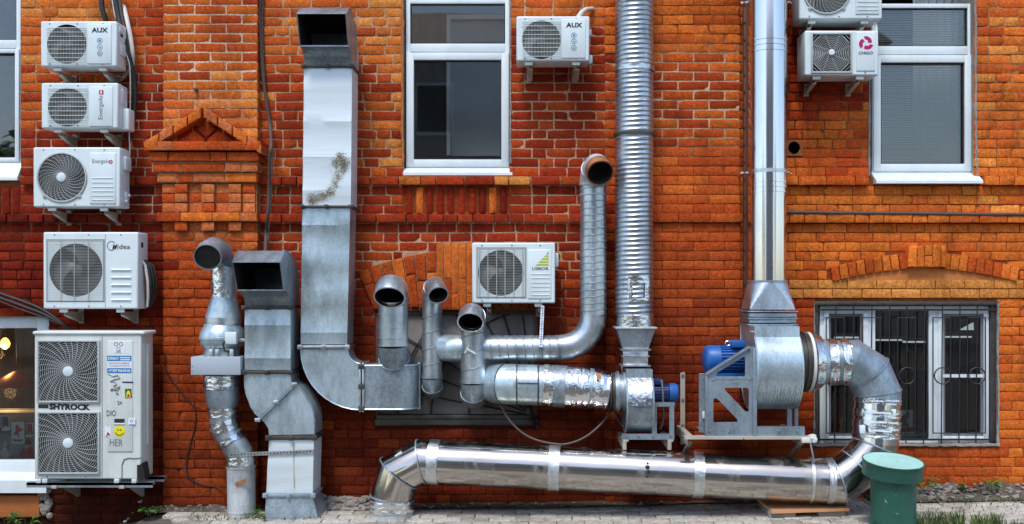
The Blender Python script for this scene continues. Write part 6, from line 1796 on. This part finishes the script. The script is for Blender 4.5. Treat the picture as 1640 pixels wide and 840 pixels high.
cable('thin white cable running down beside the upper left units', [(176, -30, .12), (183, 20, .12), (190, 40, .13), (200, 80, .16), (208, 110, .15), (208.5, 170, .12), (207, 215, .12), (208, 240, .14), (206, 265, .14), (202, 282, .16)], .005, 'white_cable')
cable('thick white wrapped pipe bent beside the topmost left unit', [(197, 10, .02), (199, 14, .06), (203, 30, .10), (209, 60, .12), (212, 85, .12), (212, 105, .09)], .017, 'white_cable', 'hose')
cable('dark pipe pair hanging behind the topmost left unit', [(188, -30, .08), (195, 30, .10), (207, 75, .11), (213, 120, .07), (215, 170, .05), (211, 210, .04)], .018, 'brown_cable', 'hose')
cable('pale curved pipe under the topmost left unit', [(207, 88, .12), (209, 105, .10), (204, 118, .07), (194, 128, .04)], .015, 'white_bracket', 'hose')
for i, (o_, l) in enumerate(((0, 'uppermost black cable sagging to the large double-fan unit'), (7, 'lower black cable sagging to the large double-fan unit'), (13, 'slack thin cable under the two sagging black cables'))):
    cable(l, [(-40, 452 + o_, .05), (0, 470 + o_, .06), (40, 484 + o_ * 1.1, .06), (75, 500 + o_ * .8, .06), (112, 528, .06)], (.013, .012, .006)[i], 'black_cable')
cable('thin black wire looping down the wall on the left pilaster', [(265, 570, .09), (266, 592, .09), (280, 615, .09), (300, 640, .09), (312, 655, .09), (313, 680, .09), (305, 710, .09), (299, 740, .09), (301, 762, .09), (320, 775, .09), (345, 780, .09), (366, 783, .15)], .005, 'black_cable')
cable('brown cable slung below the foil-wrapped duct', [(798, 640, .30), (812, 668, .34), (832, 690, .36), (856, 704, .38), (886, 711, .40), (910, 711, .42), (938, 700, .40), (962, 680, .36), (978, 660, .30), (986, 650, .26)], .0085, 'brown_cable')
cable('black cable from the smaller blower to the wall', [(985, 655, .28), (990, 672, .30), (1000, 685, .36), (1010, 694, .34)], .011, 'black_cable')
cable('dark pipe run along the string course to the right edge', [(1258, 340, .05), (1330, 341, .05), (1450, 342, .05), (1560, 343.5, .05), (1660, 344, .05)], .014, 'brown_cable', 'pipe_run')
cable('dark strap dropping from the wrapped duct to the wall', [(850, 650, .22), (853, 665, .10), (858, 678, .03), (862, 686, .02)], .016, 'black_cable', 'strap')
o = thing('perforated_strap', 'perforated strip hanging from the air conditioner over the long spiral duct', 'strap', W(867, 545, .3))
m = MB(); m.bar(W(869, 490, .30), W(866, 556, .375), .026, .003, up=(0, 1, 0)); s2 = m.build('strap', 'band', o, smooth=False)
m = MB(); a, b = W(869, 490, .304), W(866, 556, .379)
for k in range(1, 16): m.lathe([(0, .005), (.002, .005)], a.lerp(b, k / 16), (0, -1, 0), 8)
m.build('strap_hole', 'soot', s2)
m = MB()
m.lathe([(0, .012), (.03, .014), (.034, .010), (.034, .004)], W(315, 144.5, .083), (0, -1, 0), 12); tag(m.build('wall_bolt', 'dark_steel', wall))

# ------------------------------------------------------------------ ground
random.seed(61)
m = MB(); xs = [-90, -40, -20, -10, -6] + [-4.6 + .14 * i for i in range(12)] + [-2.9 + .45 * i for i in range(16)] + [5, 7, 10, 20, 40, 90]
ds = [-.05, .1, .25, .4, .6, .8, 1.0, 1.2, 1.5, 2, 3, 5, 8, 14, 25, 50, 110]
for d in ds:
    for x in xs: m.add([(x, -d, gz(max(-6, min(6, x)), min(d, 4)) - .03 + (noise.noise((x * 4, d * 4, 0)) * .012 if abs(x) < 6 and d < 3 else 0))], [])
n = len(xs)
for j in range(len(ds) - 1):
    for i in range(n - 1): m.f.append((j * n + i, (j + 1) * n + i, (j + 1) * n + i + 1, j * n + i + 1)); m.m.append(0)
ground = tag(m.build('ground', 'soil'), kind='structure')
# concrete pavers in courses along the wall
pav = []
dd = .20; k = 0
edge = lambda d: -3.02 + .62 * (d - .1)
while dd < 1.75:
    x = -3.3 + (k % 2) * .11 + jit(.02)
    while x < 4.4:
        w_ = .205
        lo = .17 if x > 2.6 else .02
        if x > edge(dd) and dd > lo + (.10 if x > 2.6 else 0): pav.append((x, dd, w_))
        x += w_ + .004
    dd += .118; k += 1
P0 = MB(); vis = []
for x, d, w_ in pav:
    b = MB(); a = .0065; h = jit(.002); tx = jit(.003); c0 = (x + a, -d - .114, 0); 
    x0, x1, ya, yb = x + a * .3, x + w_, -d - .115, -d
    zf = lambda xx, yy: gz(xx, -yy) + h + tx * (xx - x) / w_ + noise.noise((xx * 30, yy * 30, 1)) * .003
    top = []
    for v in (0, .1, .9, 1):
        for u in (0, .05, .5, .95, 1):
            e = (u in (0, 1)) or (v in (0, 1)); xx = x0 + (x1 - x0) * u + (jit(.003) if e else 0); yy = ya + (yb - ya) * v + (jit(.003) if e else 0)
            top.append((xx, yy, zf(xx, yy) - (.004 if e else 0)))
    fs = [(j * 5 + i, j * 5 + i + 1, (j + 1) * 5 + i + 1, (j + 1) * 5 + i) for j in range(3) for i in range(4)]
    lp = [0, 1, 2, 3, 4, 9, 14, 19, 18, 17, 16, 15, 10, 5]; o_ = len(top)
    top += [(top[i][0], top[i][1], top[i][2] - .04) for i in lp]
    fs += [(lp[(i + 1) % 14], lp[i], o_ + i, o_ + (i + 1) % 14) for i in range(14)]
    g = random.uniform(.9, 1.08); c = (.56 * g, .545 * g, .49 * g, random.random() ** 2)
    if random.random() < .18: c = (.40 * g, .385 * g, .34 * g, .8)
    vis.append((d, x, top, fs, c))
vis.sort(key=lambda q: (not (.1 < q[0] < .80), q[0]))

root = None
base = MB(); base.add([(-3.0, -.02, gz(-3.0, .02) - .022), (0, -.02, -.0228), (4.4, -.02, gz(4.4, .02) - .022), (4.4, -1.85, gz(4.4, 1.85) - .022), (0, -1.85, -.096), (-1.95, -1.85, gz(-1.95, 1.85) - .022)], [(5, 4, 1, 0), (4, 3, 2, 1)], 0, (.30, .28, .23, .3))
ped = tag(base.build('pavement', 'paver', smooth=False), kind='structure'); ORG[ped.name] = Vector((0, 0, 0))
for i, (d, x, V, Fc, c) in enumerate(vis[:290]):
    b = MB(); b.add(V, Fc, 0, c); b.build('paver', 'paver', ped, ang=40)
b = MB()
for d, x, V, Fc, c in vis[290:]: b.add(V, Fc, 0, c)
tag(b.build('paving', 'paver', ped, ang=40), kind='stuff')
# rubble bank at the foot of the wall on the right, debris on the left
def heap(x0, x1, d0, d1, hgt, name, n, seed, rmax, mat='soil', below=0):
    random.seed(seed); m = MB(); nx = int((x1 - x0) / .05); nd = 7
    for i in range(nx + 1):
        for j in range(nd + 1):
            x = x0 + (x1 - x0) * i / nx; f = j / nd; d = d0 + (d1 - d0) * f
            e = min(1, i / 4, (nx - i) / 4); m.add([(x, -d, gz(x, d) - .02 + below * (1 - f) + (hgt * (1 - f) ** .8 * (.75 + .5 * noise.noise((x * 5, d * 5, seed))) + .02 * noise.noise((x * 19, d * 19, seed))) * e + .012)], [])
    m.f += [(i * (nd + 1) + j, i * (nd + 1) + j + 1, (i + 1) * (nd + 1) + j + 1, (i + 1) * (nd + 1) + j) for i in range(nx) for j in range(nd)]; m.m += [0] * (nx * nd)
    tag(m.build(name, mat), kind='structure')
    m = MB()
    for q in range(n):
        x = random.uniform(x0 + .03, x1 - .03); f = random.random(); d = d0 + (d1 - d0) * f; r = random.uniform(.006, rmax) * (1 if random.random() < .8 else 1.5)
        z = gz(x, d) - .01 + below * (1 - f) + hgt * (1 - f) ** .8 * .85
        bm = bmesh.new(); bmesh.ops.create_icosphere(bm, subdivisions=1, radius=r)
        for v in bm.verts: v.co = Vector((v.co.x * 1.2, v.co.y, v.co.z * .7)) * random.uniform(.7, 1.2) + Vector((x, -d, z + r * .2))
        m.bm(bm)
    tag(m.build('rubble', 'stone', smooth=False), kind='stuff')
heap(2.62, 4.5, .0, .26, .085, 'soil_bank', 260, 3, .022)
heap(-3.1, -2.25, .08, .2, .03, 'soil_bank', 50, 4, .014)
heap(-1.85, -1.25, .0, .16, .07, 'mortar_heap', 90, 5, .03, 'concrete')
heap(-4.7, -3.1, .0, .7, .25, 'soil_bank', 220, 6, .016, 'soil')
heap(-1.2, 2.4, .0, .12, .012, 'dirt_strip', 120, 8, .012)

# ------------------------------------------------------------------ plants
def leaf(m, p, dirn, L, wd, droop=.3, mi=0):
    dirn = dirn.normalized(); s = dirn.cross(Vector((0, 0, 1)))
    if s.length < .05: s = Vector((1, 0, 0))
    s.normalize(); up = s.cross(dirn)
    vs = []
    for f, ww in ((0, .12), (.3, .8), (.6, 1), (.85, .6), (1, .02)):
        c = p + dirn * L * f - Vector((0, 0, 1)) * droop * L * f * f
        vs += [c - s * wd * ww / 2 + up * .15 * wd * ww, c, c + s * wd * ww / 2 + up * .15 * wd * ww]
    m.add(vs, [(i * 3 + j, i * 3 + j + 1, i * 3 + j + 4, i * 3 + j + 3) for i in range(4) for j in range(2)], mi)
def weed(label, px, py, n, L, hgt, seed, spread=1.0, wd=.35, gpos=None):
    random.seed(seed); p = gpos or G(px, py)
    t = thing('weed', label, 'weed', p, 'weeds along the foot of the wall')
    st = MB(); lf = MB()
    for k in range(n):
        a = random.uniform(0, 2 * PI); hh = hgt * random.uniform(.3, 1); b = p + Vector((math.cos(a) * spread * .06 * random.random(), math.sin(a) * .04 * spread * random.random(), 0))
        top = b + Vector((math.cos(a) * hh * .35 * spread, math.sin(a) * hh * .35, hh))
        st.tube([b, b.lerp(top, .5) + Vector((0, 0, hh * .08)), top], .0025, 5)
        for q in range(random.randint(2, 4)):
            aa = a + random.uniform(-1.6, 1.6); leaf(lf, b.lerp(top, random.uniform(.5, 1)), Vector((math.cos(aa), math.sin(aa), random.uniform(.1, .8))), L * random.uniform(.6, 1.15), L * wd, random.uniform(.1, .5))
    st.build('stem', 'leaf', t); lf.build('foliage', 'leaf', t, ang=60)
weed('broad-leaved weed standing alone on the dark bank below the large double-fan unit', 240, 826, 5, .085, .06, 1, 1, .6)
weed('low spreading weed in front of the flared duct foot', 432, 829, 16, .045, .05, 2, 2.6, .4)
weed('small sprig beside the foot of the left flue', 417, 816, 5, .04, .07, 12, 1, .35)
weed('sprig against the right edge of the flared duct foot', 460, 823, 5, .035, .06, 13, 1, .4)
q = G(1476, 803); q.y = -.14; q.z += .06
weed('bushy weed growing behind the green standpipe', 1476, 800, 14, .075, .13, 3, 1.6, .35, q)
q = G(1597, 800); q.y = -.16; q.z += .05
weed('upright weed on the rubble bank near the right edge', 1597, 800, 7, .07, .17, 4, .7, .35, q)
q = G(1560, 800); q.y = -.10; q.z += .05
weed('small dark weed left of the upright weed on the bank', 1560, 800, 6, .05, .06, 7, 1.2, .4, q)
q = Vector((wx(12, .3), -.30, wz(838, .3)))
weed('weed poking up at the lower left corner', 12, 838, 9, .07, .10, 5, 1.4, .4, q)
q = Vector((wx(42, .32), -.34, wz(842, .3)))
weed('ragged weed under the shop window plaster', 42, 838, 8, .06, .10, 6, 1.4, .4, q)
random.seed(15); gm = MB()
def blades_at(px0, px1, py0, py1, n, hmin, hmax):
    for k in range(n):
        p = G(random.uniform(px0, px1), random.uniform(py0, py1)); hgt = random.uniform(hmin, hmax); a = random.uniform(0, 2 * PI)
        tip = p + Vector((math.cos(a) * hgt * .5, math.sin(a) * hgt * .4, hgt)); md = p.lerp(tip, .5) + Vector((0, 0, hgt * .15)); s = Vector((math.sin(a), -math.cos(a), 0)) * .004
        gm.add([p - s, p + s, md + s * .8, md - s * .8, tip], [(0, 1, 2, 3), (3, 2, 4)])
blades_at(1468, 1545, 834, 850, 420, .03, .10); blades_at(1556, 1604, 836, 850, 300, .03, .085); blades_at(1600, 1660, 840, 852, 120, .02, .05)
blades_at(1395, 1640, 808, 840, 120, .012, .03); blades_at(300, 520, 826, 834, 160, .012, .03); blades_at(1470, 1640, 803, 806, 130, .015, .035)
tag(gm.build('grass', 'grass', ang=60), kind='stuff')

# ------------------------------------------------------------------ things behind the panes
def lamp(px, py, d, label, shade=True):
    p = W(px, py, d); t = thing('pendant_lamp', label, 'lamp', p, 'lamps inside the shop')
    if shade:
        m = MB(); m.lathe([(.05, .02), (.03, .06), (-.03, .16), (-.075, .20), (-.08, .20), (-.035, .15), (.025, .05)], p, (0, 0, 1), 32, 0, False, False); m.build('shade', 'copper', t)
    m = MB(); m.lathe([(-.05, .012), (-.03, .035), (0, .042), (.03, .03), (.05, .012)], p - Vector((0, .0, .03)), (0, 0, 1), 16); m.build('bulb', 'bulb', t)
    pl = bpy.data.lights.new('lamp_glow', 'POINT'); pl.energy = 4; pl.color = (1.0, .55, .22); pl.shadow_soft_size = .05; po = bpy.data.objects.new('lamp_glow', pl); COL.objects.link(po); po.parent = t; po.location = (0, -.12, -.12)
    m = MB(); m.tube([p + Vector((0, 0, .04)), p + Vector((0, 0, 1.0))], .004, 6); m.build('cord', 'black_cable', t)
lamp(8, 545, -.75, 'glowing bulb hanging high in the shop window', False)
lamp(27, 604, -.55, 'lit lamp with a wide copper shade inside the shop window')
sh = thing('shelf', 'dark shelf board with cards and figures behind the shop window', 'shelf', W(25, 740, -.3))
for py_ in (693, 742, 661):
    m = MB(); m.box(wx(-70, -.25), wx(62, -.25), .22, .42, wz(py_ + 3, -.25), wz(py_, -.25), .003); m.build('shelf_board', 'room' if py_ != 742 else 'white_frame', sh)
m = MB(); m.box(wx(-90, -.45), wx(90, -.45), .43, .45, wz(760, -.45), wz(655, -.45)); m.build('back_board', 'grey_box', sh)
t = thing('poster_card', 'white postcard with a red dancing figure and the word Vespa in the shop window', 'postcard', W(28, 711, -.2))
m = MB(); d = -.2; m.box(wx(18, d), wx(39, d), .2, .204, wz(711, d), wz(676, d)); m.build('card', 'sticker_white', t, smooth=False)
m = MB(); m.prism([(wx(a, d), wz(b, d)) for a, b in ((26, 680), (29, 681), (30, 685), (36, 687), (36, 690), (31, 692), (29, 696), (31, 700), (29, 700), (26, 695), (23, 698), (22, 696), (25, 691), (25, 685))], XZ(0), .198, .2); m.build('print', 'ink_red', t, smooth=False)
m = MB(); m.text('Vespa', wx(28, d), wz(705.5, d), .1985, sz(16, d), sz(6, d), bold=.03, shear=.3); m.build('lettering', 'ink', t, smooth=False)
def figurine(px, py, hpx, d, label, body, head):
    p = W(px, py, d); h_ = sz(hpx, d); t = thing('figurine', label, 'figurine', p, 'small figures in the shop window')
    m = MB(); m.lathe([(0, h_ * .20), (h_ * .1, h_ * .24), (h_ * .35, h_ * .2), (h_ * .55, h_ * .14), (h_ * .62, h_ * .07)], p, (0, 0, 1), 16); 
    for s in (-1, 1): m.tube([p + Vector((s * h_ * .14, 0, h_ * .52)), p + Vector((s * h_ * .26, -.01, h_ * .36)), p + Vector((s * h_ * .2, -.04, h_ * .25))], [h_ * .06, h_ * .055, h_ * .045], 8, 0, True, True)
    m.build('body', body, t)
    m = MB(); c = p + Vector((0, 0, h_ * .72)); m.lathe([(-h_ * .12, .004), (-h_ * .09, h_ * .09), (0, h_ * .125), (h_ * .09, h_ * .09), (h_ * .12, .004)], c, (0, 0, 1), 14); m.build('head', 'skin', t)
    m = MB(); m.lathe([(h_ * .03, h_ * .13), (h_ * .07, h_ * .135), (h_ * .2, h_ * .06), (h_ * .26, .006)], c, (0, 0, 1), 14); m.build('hat', head, t)
    m = MB(); m.lathe([(-h_ * .2, .004), (-h_ * .14, h_ * .08), (-h_ * .04, h_ * .1), (0, h_ * .06)], c - Vector((0, h_ * .07, 0)), (0, 0, 1), 10); m.build('beard', 'white_cloth', t)
figurine(10, 740, 34, -.28, 'white-bearded figurine in pale clothes on the shop shelf', 'white_cloth', 'white_cloth')
figurine(45, 738, 36, -.28, 'figurine in red clothes on the shop shelf beside the large unit', 'red_cloth', 'red_cloth')
figurine(3, 692, 24, -.30, 'small dark figurine on the upper shop shelf', 'blue_dark', 'red_cloth')
figurine(26, 757, 22, -.24, 'grey figurine low in the shop window', 'stone', 'stone')
# inside the barred window
for a, b, y_, d, l in ((1336, 1378, 541, -1.6, 'strip light in the left part of the barred window'), (1402, 1450, 545, -1.9, 'strip light behind the middle pane of the barred window'), (1446, 1482, 548, -1.5, 'shorter strip light behind the middle pane of the barred window'), (1508, 1556, 540, -1.4, 'strip light behind the right sash of the barred window')):
    p = W((a + b) / 2, y_, d); t = thing('strip_light', l, 'lamp', p, 'strip lights inside the room')
    m = MB(); m.tube([W(a, y_, d), W(b, y_, d)], .008, 8, 0, True, True); m.build('tube', 'tube_light', t)
    m = MB(); m.box(wx(a, d), wx(b, d), p.y - .03, p.y + .03, p.z + .014, p.z + .04); m.build('fitting', 'white_frame', t)
t = thing('pane_highlight', 'bright slanted ceiling light seen through the right sash of the barred window', 'lamp', W(1550, 524, -1.0), 'strip lights inside the room')
m = MB(); m.prism([(wx(a, -1.0), wz(b, -1.0)) for a, b in ((1537, 529), (1559, 517), (1560, 529))], XZ(0), 1.0, 1.02); m.build('panel', 'tube_light', t, smooth=False)  # glowing triangle standing in for a white highlight in the pane
t = thing('notice_board', 'pale yellow board on the room wall behind the middle pane of the barred window', 'notice board', W(1464, 590, -2.2))
m = MB(); d = -2.2; m.box(wx(1446, d), wx(1484, d), 2.2, 2.23, wz(589, d), wz(560, d)); m.build('panel', 'board', t, smooth=False)
m = MB(); rect(m, wx(1442, d), wx(1488, d), wz(592, d), wz(556, d), .04, 2.18, 2.23); m.build('frame', 'white_old', t)
t = thing('wall_poster', 'black and white poster with a red foot behind the middle pane of the barred window', 'poster', W(1448, 690, -.3))
m = MB(); d = -.3; m.box(wx(1434, d), wx(1462, d), .3, .304, wz(692, d), wz(657, d)); m.build('sheet', 'sticker_white', t, smooth=False)
m = MB(); m.prism([(wx(a, d), wz(b, d)) for a, b in ((1438, 683), (1444, 668), (1452, 660), (1456, 662), (1452, 676), (1455, 683))], XZ(0), .297, .3); m.build('print', 'ink', t, smooth=False)
m = MB(); m.box(wx(1434, d), wx(1462, d), .2965, .3, wz(692, d), wz(684, d)); m.build('print_band', 'red_cloth', t, smooth=False)
t = thing('white_box', 'low white box on the inner sill of the barred window', 'box', W(1470, 707, -.3))
m = MB(); m.box(wx(1440, d), wx(1486, d), .31, .5, wz(709, d), wz(696, d), .006); m.build('box', 'white_plastic', t)

# ------------------------------------------------------------------ the other side of the yard, mirrored in the metal and the panes
t = thing('building', 'pale plastered building across the yard, seen only as a reflection', 'building', (2, -27, 0))
m = MB(); m.box(-9, 12, -36, -27, -.6, 10.4); m.build('wall', 'yard_plaster', t, smooth=False)
m = MB(); m.prism([(-36.4, 10.4), (-26.6, 10.4), (-31.5, 12.8)], YZ, -9.4, 12.4); m.build('roof', 'brown_steel', t, smooth=False)
for i in range(6):
    for z0 in (.9, 4.0, 7.2):
        m = MB(); x0 = -7.6 + i * 3.3; m.box(x0, x0 + 1.4, -27.02, -26.94, z0, z0 + 1.9); w0 = m.build('window', 'white_frame', t, smooth=False)
        m = MB(); m.box(x0 + .1, x0 + 1.3, -26.94, -26.92, z0 + .1, z0 + 1.8); m.build('pane', 'shade_dark', w0, smooth=False)
random.seed(77)
for tx, ty, th in ((-16, -22, 6.5), (-12.5, -25, 5.5), (17, -24, 7.0)):
    t = thing('tree', ('tree with a round crown across the yard', 'smaller tree beside the pale building across the yard', 'tall tree at the far right across the yard')[(6.5, 5.5, 7.0).index(th)], 'tree', (tx, ty, -.4))
    m = MB(); m.tube([(tx, ty, -.4), (tx + .1, ty, th * .45), (tx + .3, ty, th * .7)], [.22, .16, .06], 8); m.build('trunk', 'brown_cable', t)
    m = MB()
    for k in range(900):
        a = random.uniform(0, 2 * PI); b = math.acos(random.uniform(-1, 1)); r = th * .34 * random.random() ** .4 * (1 + .3 * math.sin(3 * a) * math.sin(2 * b))
        p = Vector((tx + r * math.sin(b) * math.cos(a), ty + r * math.sin(b) * math.sin(a), th * .68 + r * .9 * math.cos(b)))
        leaf(m, p, Vector((jit(1), jit(1), jit(1))), .5, .3)
    tag(m.build('crown', 'leaf', t), kind='stuff')
# more cards on the shop's back board
random.seed(91)
for i, (a, b, c, e, mt, l) in enumerate(((3, 15, 666, 690, 'blue_dark', 'dark blue card at the edge of the shop window'), (42, 53, 678, 700, 'red_cloth', 'red card beside the white postcard in the shop window'), (-12, 1, 664, 686, 'ink_grey', 'grey card cut by the left edge of the shop window'))):
    d = -.22; t = thing('card', l, 'postcard', W((a + b) / 2, e, d)); m = MB(); m.box(wx(a, d), wx(b, d), .22, .224, wz(e, d), wz(c, d)); m.build('sheet', 'sticker_white', t, smooth=False)
    m = MB(); m.prism([(wx(a + 1.2, d), wz(c + 1.5, d)), (wx(b - 1.2, d), wz(c + 1.5, d)), (wx(b - 1.2, d), wz(e - 5, d)), (wx((a + b) / 2, d), wz(e - 8, d)), (wx(a + 1.2, d), wz(e - 3, d))], XZ(0), .2175, .22); m.build('print', mt, t, smooth=False)
# frame and sheet added behind the middle upper window to imitate its reflection
t = thing('reflection_frame', 'pale door frame standing in the room behind the middle upper window', 'door frame', W(745, 200, -1.1))
m = MB(); d = -1.1
m.box(wx(716, d), wx(722, d), 1.05, 1.12, wz(250, d), wz(26, d)); m.box(wx(722, d), wx(860, d), 1.05, 1.12, wz(33, d), wz(26, d)); m.build('frame', 'white_frame', t)
m = MB(); m.box(wx(722, d), wx(860, d), 1.10, 1.12, wz(250, d), wz(33, d)); m.build('leaf', 'grey_box', t)  # grey sheet added for the lighter right part of the reflection
